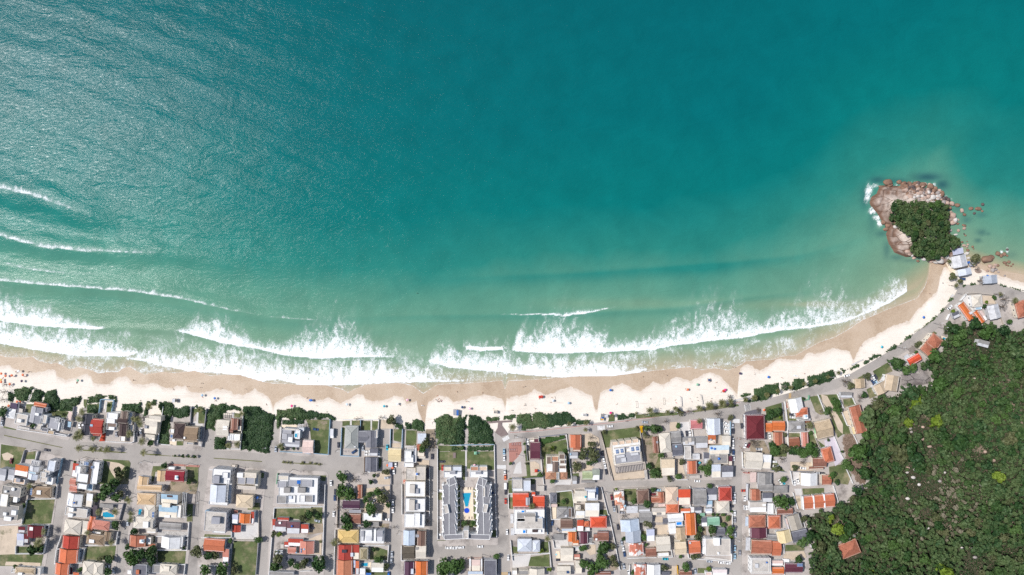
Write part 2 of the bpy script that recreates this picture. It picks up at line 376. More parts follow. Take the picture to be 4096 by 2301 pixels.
# ---------------------------------------------------------------- shorelines (photo pixel curves)
YW = [(-4000, 1380), (-80, 1416), (0, 1422), (25, 1431), (100, 1432), (130, 1429), (150, 1445), (200, 1457), (225, 1454), (250, 1465), (275, 1480), (312, 1470), (335, 1475), (362, 1482), (392, 1496), (425, 1491), (470, 1491), (490, 1475), (520, 1469), (537, 1482), (575, 1500), (644, 1490), (700, 1494), (779, 1485), (835, 1505), (900, 1502), (954, 1501), (1049, 1529), (1097, 1537), (1192, 1541), (1300, 1543), (1370, 1560), (1391, 1573), (1415, 1560), (1463, 1541), (1590, 1533), (1650, 1545), (1693, 1577), (1720, 1560), (1749, 1541), (1908, 1533), (2010, 1525), (2020, 1560), (2032, 1526), (2138, 1521), (2297, 1509), (2456, 1506), (2615, 1485), (2695, 1477), (2760, 1470), (2808, 1482), (2863, 1474), (2915, 1484), (2968, 1460), (2983, 1447), (3013, 1445), (3095, 1440), (3128, 1427), (3183, 1424), (3245, 1390), (3283, 1370), (3340, 1352), (3400, 1318), (3452, 1282), (3490, 1267), (3552, 1240), (3602, 1222), (3672, 1195), (3702, 1150), (3716, 1110), (3722, 1062), (3740, 1047), (3860, 1040), (3914, 1055), (4002, 1082), (4096, 1100), (4500, 1190), (8000, 1700)]
YD = [(-4000, 1440), (0, 1466), (37, 1457), (50, 1475), (100, 1492), (150, 1490), (216, 1477), (224, 1507), (260, 1522), (300, 1509), (347, 1494), (362, 1505), (370, 1532), (425, 1540), (475, 1510), (507, 1510), (537, 1539), (575, 1540), (615, 1530), (644, 1547), (668, 1553), (700, 1549), (739, 1545), (763, 1569), (795, 1573), (850, 1563), (898, 1557), (937, 1577), (978, 1581), (1017, 1557), (1040, 1570), (1065, 1585), (1080, 1597), (1090, 1630), (1095, 1644), (1100, 1612), (1150, 1584), (1200, 1582), (1225, 1596), (1267, 1603), (1312, 1592), (1340, 1605), (1360, 1616), (1387, 1604), (1425, 1582), (1450, 1578), (1465, 1600), (1490, 1603), (1532, 1603), (1560, 1595), (1575, 1581), (1610, 1590), (1625, 1610), (1642, 1617), (1666, 1603), (1674, 1650), (1690, 1680), (1702, 1697), (1694, 1690), (1704, 1640), (1712, 1612), (1755, 1584), (1795, 1592), (1817, 1610), (1843, 1604), (1880, 1592), (1940, 1580), (1990, 1592), (2012, 1600), (2020, 1635), (2026, 1595), (2055, 1585), (2075, 1588), (2110, 1577), (2138, 1560), (2186, 1580), (2281, 1548), (2330, 1566), (2369, 1588), (2380, 1640), (2390, 1640), (2400, 1572), (2488, 1532), (2560, 1568), (2615, 1529), (2655, 1540), (2703, 1509), (2766, 1524), (2838, 1489), (2880, 1506), (2900, 1525), (2935, 1560), (2949, 1585), (2953, 1540), (2960, 1480), (2989, 1457), (3037, 1481), (3058, 1475), (3090, 1452), (3120, 1434), (3165, 1441), (3208, 1440), (3233, 1412), (3275, 1417), (3340, 1392), (3400, 1408), (3415, 1447), (3425, 1420), (3452, 1372), (3577, 1302), (3640, 1285), (3672, 1240), (3724, 1190), (3752, 1162), (3764, 1100), (3780, 1070), (3850, 1062), (3914, 1075), (4002, 1105), (4096, 1130), (8000, 1800)]
YD.sort(key=lambda p: p[0])
def curve(c, x): a = np.array(c, float); return np.interp(x, a[:, 0], a[:, 1])
HILLPOLY = [(3790, 1295), (3960, 1305), (4090, 1330), (4500, 1290), (5200, 1500), (5200, 3000), (3215, 3000), (3212, 2400), (3250, 2250), (3245, 2120), (3205, 2060), (3340, 2040), (3400, 1990), (3480, 1930), (3430, 1800), (3455, 1740), (3475, 1720), (3450, 1630), (3520, 1590), (3600, 1575), (3735, 1540), (3730, 1500), (3690, 1455), (3750, 1420), (3790, 1370), (3770, 1330)]
PADS = [(3397, 2196, 60), (3934, 1375, 50), (3870, 1400, 45), (3235, 1980, 60), (3600, 1330, 60)]
def hill(u, v):
    d = polyd(u, v, HILLPOLY)*MPP
    h = 26*sstep(0, 120, d)*(0.9+.2*fbm(np.asarray(u)/160, np.asarray(v)/160, 5))
    for a, b, r in PADS:
        q = np.hypot(np.asarray(u)-a, np.asarray(v)-b); h = h*(sstep(r, r*3.2, q))
    return h

# ---------------------------------------------------------------- sea
def build_sea():
    xs = np.concatenate([np.array([-6000, -3000, -1500, -800, -600, -500, -440, -410.]), np.arange(-390, 391, .95), np.array([410, 440, 500, 600, 800, 1500, 3000, 6000.])])
    ts = [0, .3, .7]
    while ts[-1] < 75: ts.append(ts[-1]+.85)
    while ts[-1] < 170: ts.append(ts[-1]+1.5)
    while ts[-1] < 320: ts.append(ts[-1]+3.5)
    while ts[-1] < 9000: ts.append(ts[-1]*1.25)
    ts = np.array(ts)
    yw = curve(YW, xs/MPP+CX)
    X, T = np.meshgrid(xs, ts); YWm = (CY-yw)*MPP
    kern = np.exp(-(np.arange(-90, 91)/45.)**2); kern /= kern.sum()
    cx_ = np.arange(-3600, 7600, 4.); cs = np.convolve(np.pad(curve(YW, cx_), 90, mode='edge'), kern, 'valid')
    sm_ = (CY-np.interp(xs/MPP+CX, cx_, cs))*MPP; bb = sstep(8, 70, T)
    Y = YWm[None, :]*(1-bb)+sm_[None, :]*bb+T
    U = X/MPP+CX; V = CY-Y/MPP
    # distance to the waterline, roughly corrected for slope
    cu = np.arange(-3000, 7000, 60.); cv_ = np.interp(cu, cx_, cs)
    best = np.full(X.shape, 1e18)
    for a in range(len(cu)-1):
        x1, y1, x2, y2 = cu[a], cv_[a], cu[a+1], cv_[a+1]; dx, dy = x2-x1, y2-y1; L = dx*dx+dy*dy
        t_ = np.clip(((U-x1)*dx+(V-y1)*dy)/L, 0, 1); best = np.minimum(best, (U-x1-t_*dx)**2+(V-y1-t_*dy)**2)
    dist = np.sqrt(best)*MPP; dist = np.where(V > np.interp(U, cx_, cs), 0, dist)
    dist = np.minimum(T, np.maximum(dist, np.minimum(T, 4)))
    dist = np.where(T < 8, np.minimum(T, dist+2), dist)
    dist = dist*(1+.75*sstep(3720, 3960, U)*sstep(150, 30, dist)*sstep(1, 12, dist))
    dist = dist*(1-.10*sstep(3000, 3900, U))*(1-.10*sstep(1400, 600, U))
    # swell ridges
    Z = np.zeros_like(X)
    def ridge(pts, amp, w, lo=-1e9, hi=1e9):
        nonlocal Z
        yr = curve(pts, U); am = curve([(p[0], p[2]) for p in pts], U)
        s = (V-yr)*MPP
        Z = Z + amp*am*np.exp(-(s/w)**2)
    ridge([(-400, 730, 1), (0, 760, 1), (200, 800, 1), (365, 860, .8), (480, 900, 0)], 1.52, 10)
    ridge([(-400, 900, 1), (0, 942, 1), (180, 985, 1), (350, 1002, 1), (640, 1010, .7), (900, 1040, .5), (1300, 1080, 0)], 1.52, 8)
    ridge([(-400, 1030, 1), (0, 1060, 1), (290, 1092, .9), (600, 1110, .4), (900, 1130, 0)], 0.96, 5.5)
    ridge([(-400, 1100, 1), (0, 1124, 1), (300, 1140, 1), (640, 1160, 1), (850, 1210, 1), (1020, 1258, 1), (1280, 1280, .7), (1500, 1285, 0)], 1.60, 6)
    ridge([(0, 1300, 0), (700, 1322, .8), (779, 1341, .8), (1153, 1422, 1), (1574, 1430, .8), (1700, 1430, 0)], .8, 3)
    ridge([(1400, 1130, 0), (1700, 1120, .6), (2300, 1105, 1), (2900, 1065, 1), (3300, 1020, .6), (3500, 1000, 0)], .45, 7)
    ridge([(1500, 1255, 0), (1800, 1262, .7), (2202, 1262, 1), (2377, 1248, 1), (2700, 1235, .9), (3000, 1190, .8), (3400, 1150, 0)], .8, 3.2)
    for amp, lx, ph, tilt in ((.085, 19, 0, .33), (.06, 12, 1.3, .5), (.10, 37, 2.1, .22), (.03, 7.5, 4, .1)):
        Z = Z + amp*np.sin((Y+X*tilt)/lx*2*np.pi+ph+3*fbm(X/90, Y/90, int(lx)))*sstep(20, 120, T)*sstep(4000, 1000, T)
    # foam density, with sun glint on the left swells painted in
    F = np.zeros_like(X)
    def front(pts, seed, edge=5.0):
        nonlocal F
        y = curve([(p[0], p[1]) for p in pts], U); L = curve([(p[0], p[2]) for p in pts], U); I = curve([(p[0], p[3]) for p in pts], U)
        inr = (U > pts[0][0]) & (U < pts[-1][0])
        y = y + 5*(fbm(U/26, V*0, seed+9)-.5)
        nz = fbm(U/24+V/60, V/170, seed, 3)
        Ls = L*(.7+1.15*nz)
        s = y-V
        e_ = np.clip(s, 0, None)/np.maximum(Ls, 1); dns = I*(.68*np.exp(-e_*1.5)+.34*np.exp(-e_*e_*.8))*(.58+.68*fbm(U/11, V/22, seed+3, 3))
        dns = np.maximum(dns, 1.25*I*sstep(edge+5, edge-3, s)*(I > .55))
        dns = np.where(inr, dns*sstep(-6, 3, s), 0)
        F = np.maximum(F, dns)
    front([(-900, 1240, 75, 1), (0, 1281, 80, 1.1), (119, 1299, 80, 1.1), (238, 1308, 50, 1.1), (358, 1316, 22, .9), (425, 1315, 4, .5)], 1, 9)
    front([(-900, 1340, 85, 1), (0, 1374, 85, 1.1), (119, 1394, 85, 1.1), (238, 1414, 90, 1.1), (334, 1424, 80, 1.05), (509, 1424, 62, 1), (560, 1408, 22, .4)], 2, 9)
    front([(480, 1436, 30, .4), (556, 1442, 60, .8), (684, 1470, 95, .95), (755, 1486, 100, 1), (874, 1490, 105, 1), (954, 1503, 100, 1.05), (1049, 1524, 90, 1.05), (1113, 1516, 95, 1), (1192, 1537, 90, 1.05), (1312, 1542, 110, 1.05), (1431, 1537, 115, 1.05), (1550, 1530, 110, 1), (1700, 1527, 80, .9), (1800, 1528, 50, .6), (1960, 1524, 40, .45), (2300, 1510, 30, .4), (2560, 1490, 25, .3)], 3, 7)
    front([(690, 1320, 8, .45), (779, 1341, 60, .95), (874, 1366, 75, 1.05), (960, 1384, 60, 1), (1025, 1394, 25, .95), (1153, 1422, 45, 1), (1272, 1434, 120, 1), (1415, 1427, 120, 1), (1500, 1428, 60, .75), (1574, 1430, 90, .55), (1677, 1427, 60, .4)], 4, 6)
    front([(1700, 1448, 40, .4), (1741, 1454, 60, .9), (1800, 1468, 75, 1), (1908, 1480, 75, 1.05), (2000, 1486, 75, 1.05), (2099, 1499, 85, 1.05), (2258, 1507, 90, 1.05), (2456, 1505, 85, 1), (2560, 1488, 50, .8), (2620, 1478, 20, .3)], 5, 8)
    front([(1850, 1390, 60, .5), (1932, 1402, 60, .56), (2020, 1397, 55, .5)], 6, 3)
    front([(1866, 1396, 8, 1.1), (1932, 1402, 14, 1.2), (2012, 1398, 6, 1)], 16, 9)
    front([(2050, 1402, 40, .5), (2071, 1405, 80, 1), (2218, 1413, 120, 1.05), (2377, 1409, 95, 1.05), (2480, 1403, 42, 1), (2615, 1397, 60, .95), (2695, 1382, 90, .9), (2854, 1362, 140, .86), (2973, 1350, 110, .84), (3050, 1335, 60, .8), (3130, 1322, 100, .78), (3251, 1310, 140, .76), (3371, 1290, 150, .72), (3490, 1246, 80, .72), (3569, 1207, 90, .74), (3633, 1163, 35, .9)], 7, 8)
    front([(2540, 1494, 50, .3), (2700, 1474, 110, .48), (2850, 1474, 110, .52), (3000, 1440, 90, .5), (3100, 1430, 80, .45), (3251, 1380, 60, .42), (3331, 1334, 40, .3), (3490, 1262, 18, .3), (3700, 1140, 12, .3)], 8, 2)
    front([(-900, 1380, 40, .4), (0, 1420, 38, .42), (100, 1430, 40, .5), (275, 1476, 62, .6), (400, 1492, 66, .62), (600, 1490, 60, .62), (700, 1484, 40, .5)], 9, 2)
    front([(2000, 1259, 4, .5), (2202, 1258, 6, .75), (2266, 1264, 14, .9), (2330, 1254, 16, .95), (2377, 1246, 8, .8), (2470, 1227, 4, .4)], 10, 3)
    front([(1560, 1420, 40, .34), (1700, 1428, 70, .42), (1860, 1440, 60, .3)], 12, 1)
    reach = np.interp(U, [-500, 500, 700, 1200, 1700, 2050, 2500, 2900, 3250, 3500, 3700], [48, 40, 44, 40, 34, 38, 24, 26, 20, 9, 3])
    patch_ = fbm(U/70, V/34, 71, 3); wash = (.30+.42*(patch_-.3))*sstep(0, 2, T)*sstep(reach, reach*.55, T)
    F = np.maximum(F, wash)
    for k_, glint_pts in enumerate(([(-400, 735, 15, 0.61), (0, 752, 24, 0.76), (120, 778, 27, 0.81), (250, 822, 24, 0.73), (365, 870, 12, 0.43)],
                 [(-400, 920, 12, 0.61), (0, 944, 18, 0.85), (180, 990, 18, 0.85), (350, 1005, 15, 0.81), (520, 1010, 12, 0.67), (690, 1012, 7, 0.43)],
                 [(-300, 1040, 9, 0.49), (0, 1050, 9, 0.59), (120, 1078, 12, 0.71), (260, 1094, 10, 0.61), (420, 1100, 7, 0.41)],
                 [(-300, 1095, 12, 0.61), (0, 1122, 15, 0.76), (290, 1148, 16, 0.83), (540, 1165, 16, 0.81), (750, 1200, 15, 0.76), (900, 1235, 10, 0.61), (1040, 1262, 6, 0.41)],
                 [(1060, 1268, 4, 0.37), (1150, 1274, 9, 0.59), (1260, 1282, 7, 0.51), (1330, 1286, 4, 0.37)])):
        front(glint_pts, 40+k_, 1)  # broken white along these swell arcs is sun glint painted as foam colour
    # thin bright line along the swash edge
    F = np.maximum(F, .62*sstep(1.3, .2, T)*sstep(3760, 3700, U))
    # surf round the island rocks
    for a, b, rx, ry, s in ((3480, 758, 20, 34, 1.0), (3498, 742, 30, 12, .8), (3474, 790, 18, 26, .9), (3495, 845, 26, 12, 1.1), (3510, 870, 22, 14, 1.0), (3520, 895, 14, 18, 1.2), (3490, 835, 12, 12, 1), (3600, 738, 40, 7, .8), (3660, 728, 30, 5, .6), (3740, 740, 14, 14, .7), (3785, 785, 16, 8, .6), (3808, 795, 5, 8, .8), (3545, 915, 10, 8, .9), (4010, 1008, 8, 10, 1.1), (4033, 1000, 7, 14, 1.0), (3550, 742, 16, 8, .7), (3640, 1036, 20, 5, .4)):
        F = np.maximum(F, .8*s*(.35+1.1*fbm(U/7, V/7, 21))*np.exp(-((U-a)/rx)**2-((V-b)/ry)**2))
    reef = np.zeros_like(X)
    for a, b, rx, ry, s in ((3712, 708, 62, 18, .95), (3772, 738, 30, 22, .9), (3512, 720, 34, 14, .8), (3600, 722, 50, 10, .6), (3550, 720, 30, 10, .4), (3930, 930, 22, 14, .55), (3915, 962, 16, 10, .6), (3955, 935, 14, 8, .4), (3870, 880, 22, 16, .5), (3860, 865, 14, 10, .4), (3845, 835, 30, 14, .4), (3870, 822, 26, 10, .3), (3930, 860, 24, 12, .45), (3530, 935, 30, 14, .5), (3550, 1000, 16, 40, .5), (3462, 790, 18, 50, .55), (3490, 870, 16, 60, .4), (3590, 1030, 40, 14, .5), (3780, 905, 14, 20, .3), (3640, 1042, 40, 10, .4), (3820, 960, 14, 16, .3), (3960, 1040, 12, 12, .3), (4050, 1020, 24, 16, .25)):
        reef = np.maximum(reef, s*np.exp(-((U-a)/rx)**2-((V-b)/ry)**2))
    # sand bars: signed shifts of apparent depth (darker troughs, paler bars)
    bar = np.zeros_like(X)
    def trough(pts, w, amp):
        nonlocal bar
        y = curve([(p[0], p[1]) for p in pts], U); am = curve([(p[0], p[2]) for p in pts], U)
        s = V-y; bar = bar+amp*am*np.where(s < 0, np.exp(-(s/(w*.5))**2), np.exp(-(s/(w*1.6))**2))
    trough([(1000, 1290, 0), (1700, 1268, .7), (2200, 1262, 1), (2700, 1238, 1), (3000, 1195, .9), (3300, 1165, 0)], 14, 17)
    trough([(1600, 1130, 0), (2300, 1100, 1), (2900, 1060, 1), (3200, 1030, .8), (3450, 960, .5), (3500, 940, 0)], 22, 14)
    trough([(-200, 1180, .6), (500, 1200, .6), (900, 1260, .5), (1400, 1330, .4), (1800, 1340, 0)], 20, 14)
    bar = bar - 20*np.exp(-((V-1215)/26.)**2)*sstep(1900, 2400, U)*sstep(3500, 3200, U)
    nf = X.shape
    verts = np.stack([X, Y, Z-.86+.0*T], -1).reshape(-1, 3)
    edge = np.clip(T/6, 0, 1); verts[:, 2] = (-.86+(Z)*edge).ravel()
    idx = np.arange(nf[0]*nf[1]).reshape(nf)
    q = np.stack([idx[:-1, :-1], idx[:-1, 1:], idx[1:, 1:], idx[1:, :-1]], -1).reshape(-1, 4)
    me = npmesh('sea', verts, q, [watermat()], smooth=True, attrs=dict(dist=('POINT', dist), foam_glint=('POINT', F), reef=('POINT', reef), bar=('POINT', bar)))
    tag(link(bpy.data.objects.new('sea', me)), 'turquoise sea with white breaking surf along the beach', None, None, 'structure')
build_sea()

# ---------------------------------------------------------------- beach sand (also the seabed near shore and the land far below everything)
def build_beach():
    xs = np.concatenate([np.array([-6000, -2000, -800, -500, -420]), np.arange(-395, 396, 1.25), np.array([420, 500, 800, 2000, 6000.])])
    vs = np.concatenate([np.array([1900., 1800, 1740]), np.arange(1730, 980, -6.)])
    ys = (CY-vs)*MPP; ys = np.concatenate([[-6000, -1000, -400], ys[::1], [40, 60]])
    X, Y = np.meshgrid(xs, ys); U = X/MPP+CX; V = CY-Y/MPP
    yw = curve(YW, U); yd = curve(YD, U)
    t = (V-yw)*MPP
    Z = np.where(t > 0, -.84+.82*sstep(0, 38, t), -.84+.06*t); Z = np.maximum(Z, -6)
    dry = np.clip((V-yd)*MPP, -30, 60)
    verts = np.stack([X, Y, Z], -1).reshape(-1, 3); idx = np.arange(X.size).reshape(X.shape)
    q = np.stack([idx[:-1, :-1], idx[:-1, 1:], idx[1:, 1:], idx[1:, :-1]], -1).reshape(-1, 4)
    me = npmesh('beach', verts, q, [sandmat()], smooth=True, attrs=dict(dry=('POINT', dry)))
    tag(link(bpy.data.objects.new('beach', me)), 'pale dry sand with wet tan band along the surf', None, None, 'structure')
build_beach()

# ---------------------------------------------------------------- town ground: base road sheet, raised block slabs, thin patches
def px(pts, z=0.0): return [tuple(P(u, v, z)[:2]) for u, v in pts]
def rounded(pts, r=5):
    out = []; n = len(pts)
    for i in range(n):
        p = Vector(pts[i]); a = Vector(pts[i-1])-p; b = Vector(pts[(i+1) % n])-p
        q = min(r, a.length*.4, b.length*.4); A = p+a.normalized()*q; B = p+b.normalized()*q
        for k in range(4):
            t = k/3; out.append(tuple((1-t)**2*A+2*t*(1-t)*p+t*t*B))
    return out
TOWN = [(-3000, 1640), (0, 1640), (60, 1612), (130, 1640), (300, 1668), (345, 1620), (430, 1640), (600, 1660), (770, 1660), (790, 1640), (830, 1655), (1000, 1665), (1085, 1690), (1120, 1680), (1300, 1672), (1350, 1685), (1480, 1682), (1610, 1705), (1700, 1725), (1740, 1715), (1800, 1700), (1930, 1712), (2010, 1735), (2150, 1720), (2390, 1693), (2480, 1682), (2700, 1652), (2900, 1618), (2965, 1605), (3060, 1598), (3190, 1563), (3310, 1527), (3400, 1497), (3500, 1440), (3600, 1378), (3745, 1268), (3810, 1195), (3840, 1140), (3990, 1136), (4096, 1170), (4700, 1330), (9000, 2400), (9000, 9000), (-3000, 9000)]
m = MB(); m.prism(px(TOWN), 0, 0); tag(m.obj('road', [M_ROAD]), 'warm grey cobbled streets between the town blocks', None, None, 'structure')
m = MB(); m.prism(px([(-3000, 2420), (9000, 2420), (9000, 9000), (-3000, 9000)]), 0, .3); tag(m.obj('ground', [M_LAWN]), 'grassy ground beyond the town', None, None, 'structure')
BLOCKS = [
 [(-300, 1650), (-300, 1670), (6, 1706), (272, 1762), (279, 1755), (297, 1660), (260, 1655), (130, 1650), (60, 1625), (0, 1648)],
 [(350, 1630), (336, 1655), (314, 1767), (530, 1781), (540, 1775), (547, 1700), (566, 1660), (430, 1648)],
 [(574, 1668), (569, 1690), (563, 1784), (800, 1804), (808, 1799), (818, 1720), (822, 1663), (790, 1650), (770, 1668)],
 [(826, 1662), (822, 1715), (861, 1718), (851, 1795), (857, 1801), (960, 1806), (1075, 1818), (1081, 1810), (1086, 1780), (1095, 1700), (1000, 1674)],
 [(1122, 1690), (1118, 1700), (1113, 1780), (1111, 1812), (1200, 1824), (1311, 1826), (1318, 1820), (1323, 1700), (1338, 1690), (1300, 1680)],
 [(1362, 1690), (1360, 1828), (1457, 1831), (1457, 1892), (1350, 1894), (1344, 1960), (1339, 2140), (1333, 2301), (1333, 2400), (1556, 2400), (1562, 2190), (1566, 2014), (1563, 1890), (1555, 1882), (1515, 1880), (1515, 1692)],
 [(1556, 1700), (1558, 1872), (1608, 1874), (1609, 2014), (1605, 2190), (1600, 2400), (1718, 2400), (1720, 2160), (1718, 1860), (1720, 1800), (1724, 1730), (1700, 1735), (1610, 1712)],
 [(1752, 1722), (1751, 1860), (1751, 2178), (1758, 2187), (1990, 2180), (1994, 2170), (1985, 1900), (1982, 1730), (1975, 1722), (1930, 1716), (1800, 1712)],
 [(1752, 2232), (1988, 2226), (1996, 2234), (1999, 2400), (1752, 2400)],
 [(2031, 1775), (2050, 1757), (2150, 1750), (2300, 1737), (2368, 1730), (2378, 1740), (2398, 1830), (2421, 1924), (2415, 1929), (2290, 1940), (2190, 1954), (2183, 1962), (2187, 1990), (2192, 2164), (2204, 2400), (2044, 2400), (2038, 2160), (2032, 1990), (2028, 1800)],
 [(2202, 1969), (2300, 1954), (2415, 1943), (2423, 1950), (2442, 2070), (2466, 2214), (2482, 2300), (2494, 2400), (2222, 2400), (2206, 2164), (2200, 2010)],
 [(2404, 1728), (2415, 1721), (2560, 1708), (2700, 1688), (2830, 1680), (2918, 1676), (2926, 1690), (2928, 1800), (2930, 1912), (2924, 1920), (2700, 1921), (2450, 1928), (2441, 1924), (2424, 1850), (2406, 1750)],
 [(2452, 1950), (2460, 1946), (2700, 1947), (2900, 1945), (2926, 1950), (2930, 2000), (2930, 2244), (2922, 2250), (2700, 2234), (2510, 2235), (2500, 2225), (2480, 2110), (2460, 2000)],
 [(2518, 2258), (2700, 2262), (2925, 2287), (2928, 2300), (2928, 2400), (2530, 2400), (2515, 2280)],
 [(2968, 1690), (2985, 1655), (3060, 1632), (3140, 1610), (3190, 1600), (3345, 1556), (3440, 1508), (3560, 1443), (3660, 1385), (3745, 1320), (3820, 1245), (3862, 1184), (3900, 1179), (4020, 1191), (4110, 1215), (4400, 1330), (4400, 2400), (2968, 2400)],
 [(-300, 1720), (-300, 2400), (173, 2400), (176, 2301), (236, 1950), (262, 1838), (255, 1828), (100, 1794), (10, 1772), (-60, 1755)],
 [(306, 1846), (312, 1834), (330, 1830), (420, 1838), (515, 1846), (522, 1856), (512, 1930), (478, 2110), (470, 2190), (464, 2301), (462, 2400), (214, 2400), (218, 2301), (275, 1950)],
 [(560, 1852), (600, 1850), (790, 1862), (796, 1872), (790, 1950), (766, 2110), (748, 2301), (746, 2400), (492, 2400), (494, 2301), (506, 2190), (516, 2110), (542, 1930)],
 [(834, 1872), (845, 1864), (900, 1866), (1060, 1875), (1067, 1886), (1060, 1964), (1038, 2180), (1032, 2301), (1030, 2400), (786, 2400), (788, 2301), (800, 2110), (826, 1950)],
 [(1105, 1890), (1118, 1879), (1200, 1882), (1305, 1886), (1313, 1898), (1309, 2014), (1300, 2139), (1296, 2301), (1294, 2400), (1066, 2400), (1068, 2301), (1074, 2180), (1098, 1964)],
]
for i, b in enumerate(BLOCKS):
    m = MB(); z = .13+.0007*i; m.prism(px(rounded(b, 7)), -.02, z)
    tag(m.obj('pavement', [M_PAVE]), None, None, None, 'structure')
# promenade beside the beach road
m = MB(); m.prism(px([(2035, 1722), (2150, 1717), (2390, 1690), (2480, 1680), (2700, 1650), (2900, 1616), (2962, 1603), (2966, 1612), (2900, 1628), (2700, 1661), (2480, 1692), (2390, 1701), (2150, 1728), (2030, 1737)]), -.03, .12)
tag(m.obj('promenade', [M_PAVE]), None, None, None, 'structure')
m = MB(); m.prism(px([(2040, 1730), (2150, 1723), (2390, 1696), (2480, 1686), (2700, 1656), (2960, 1608), (2960, 1610), (2700, 1658), (2480, 1688), (2390, 1698), (2150, 1725), (2040, 1732)]), .125, .125)
tag(m.obj('promenade_stripe', [M_RED]), None, None, None, 'structure')
LEVEL = [.150]
def nextz(): LEVEL[0] += .0022; return LEVEL[0]
PATCH = dict(lawn=M_LAWN, soil=M_SOIL, dirt=M_DIRT, redpave=M_RED, paver=M_PAVER, deck=M_DECK, concrete=M_CONC, lavender=M_LAV, charcoal=M_CHAR,
             walk=M_CONC, paving=M_PAVE, boardwalk=M_BOARD, rubble=M_RUB, median=M_VERGE)
PNAME = dict(lawn='lawn', soil='sandy_yard', dirt='bare_ground', redpave='red_paving', paver='terracotta_terrace', deck='terrace', concrete='concrete_yard', lavender='paved_yard',
             charcoal='charcoal_paving', walk='path', paving='paved_yard', boardwalk='boardwalk', rubble='rubble_ground', median='road_median')

# ---------------------------------------------------------------- labels: a zone phrase for every place, ordinals inside a zone
STREETS = [[(300, 1700), (292, 1800), (255, 1939), (193, 2301)], [(545, 1780), (540, 1850), (525, 1939), (491, 2114), (478, 2301)], [(816, 1865), (808, 1950), (785, 2114), (767, 2301)],
           [(1085, 1890), (1078, 1964), (1056, 2189), (1050, 2301)], [(1332, 1880), (1327, 2014), (1319, 2139), (1315, 2301)], [(1585, 1890), (1585, 2014), (1582, 2189), (1577, 2301)],
           [(1735, 1800), (1735, 2301)], [(2003, 1830), (2013, 2000), (2022, 2301)], [(2182, 1960), (2192, 2164), (2204, 2301)], [(2375, 1727), (2410, 1827), (2435, 1964), (2482, 2214), (2500, 2301)], [(2945, 1727), (2950, 2301)]]
COLN = ['the block at the lower left corner', 'the second block from the left', 'the third block from the left', 'the fourth block from the left', 'the fifth block from the left',
        'the leafy block left of the white triple houses', 'the narrow block left of the pool condominium', 'the pool condominium block']
def street_x(k, v): s = np.array(STREETS[k], float); return np.interp(v, s[:, 1], s[:, 0])
def zone(u, v):
    if u > 3440 and v < 1052: return 'the rocky islet', 0
    if v < curve(YW, u)-4: return 'the shallow surf', 0
    beach_v = float(np.interp(u, [0, 300, 600, 1100, 1500, 1750, 2020, 2400, 2700, 2950, 3190, 3420, 3600, 3745, 3830, 4100], [1590, 1625, 1625, 1625, 1670, 1665, 1680, 1670, 1640, 1595, 1545, 1455, 1360, 1255, 1150, 1120]))
    if v < beach_v:
        return ('the left beach' if u < 1000 else 'the middle beach' if u < 2100 else 'the right of centre beach' if u < 2960 else 'the curving right beach'), 0
    if u > 3452 and v < 1300: return 'the cove road bend', 0
    if u > 3390 and v < 1585: return 'the upper hill road', 0
    if u > 3330 and v < 1800 or u > 3420: return 'the hill foot', 0
    av = float(np.interp(u, [0, 270, 600, 1243, 1460, 1470, 1745, 1750], [1740, 1795, 1817, 1855, 1860, 1885, 1885, 0]))
    if v < av-28 and u < 1745:
        k = sum(u > x for x in (300, 558, 840, 1098, 1340, 1545))
        return ['the beachfront row at the far left', 'the second beachfront row', 'the third beachfront row', 'the fourth beachfront row', 'the fifth beachfront row', 'the sixth beachfront row', 'the seventh beachfront row'][k], 0
    if u < 1745 and abs(v-av) <= 30: return 'the divided avenue', 0
    k = sum(u > street_x(i, v) for i in range(8))
    if u < 2000+ (v-1830)*.04:
        if v > 2182 and u > 1735: return 'the lots below the pool condominium', 1
        return COLN[min(k, 7)], 1
    if v < 1725 and u < 2960: return 'the promenade strip', 0
    if u < street_x(9, v):
        if v < 1950 and v < 1930: return 'the small park block', 1
        return ('the block behind the park' if u > street_x(8, v) else 'the block right of the pool condominium'), 1
    if u < street_x(10, v):
        if v < 1936: return ('the black pergola condominium block' if u < 2600 else 'the beach road block with parking'), 1
        if v < 2250: return ('the upper half of the dense lower block' if v < 2090 else 'the lower half of the dense lower block'), 1
        return 'the bottom edge block right of centre', 0
    if v < 1887: return ('the restaurant block' if u < 3150 else 'the driveway plots below the hill'), 1
    return ('the lower right street block' if v < 2120 else 'the bottom right street block'), 1
ORD = ['first', 'second', 'third', 'fourth', 'fifth', 'sixth', 'seventh', 'eighth', 'ninth', 'tenth']
def ordn(i): return ORD[i] if i < 10 else '%d%s' % (i+1, 'th' if 10 <= i % 100 <= 20 else {1: 'st', 2: 'nd', 3: 'rd'}.get((i+1) % 10, 'th'))
REG = []                               # (object, description, u, v)
def reg(o, desc, cat, u, v, group=None, zn=None):
    o['category'] = cat
    if group: o['group'] = group
    REG.append((o, desc, u, v, zn)); return o
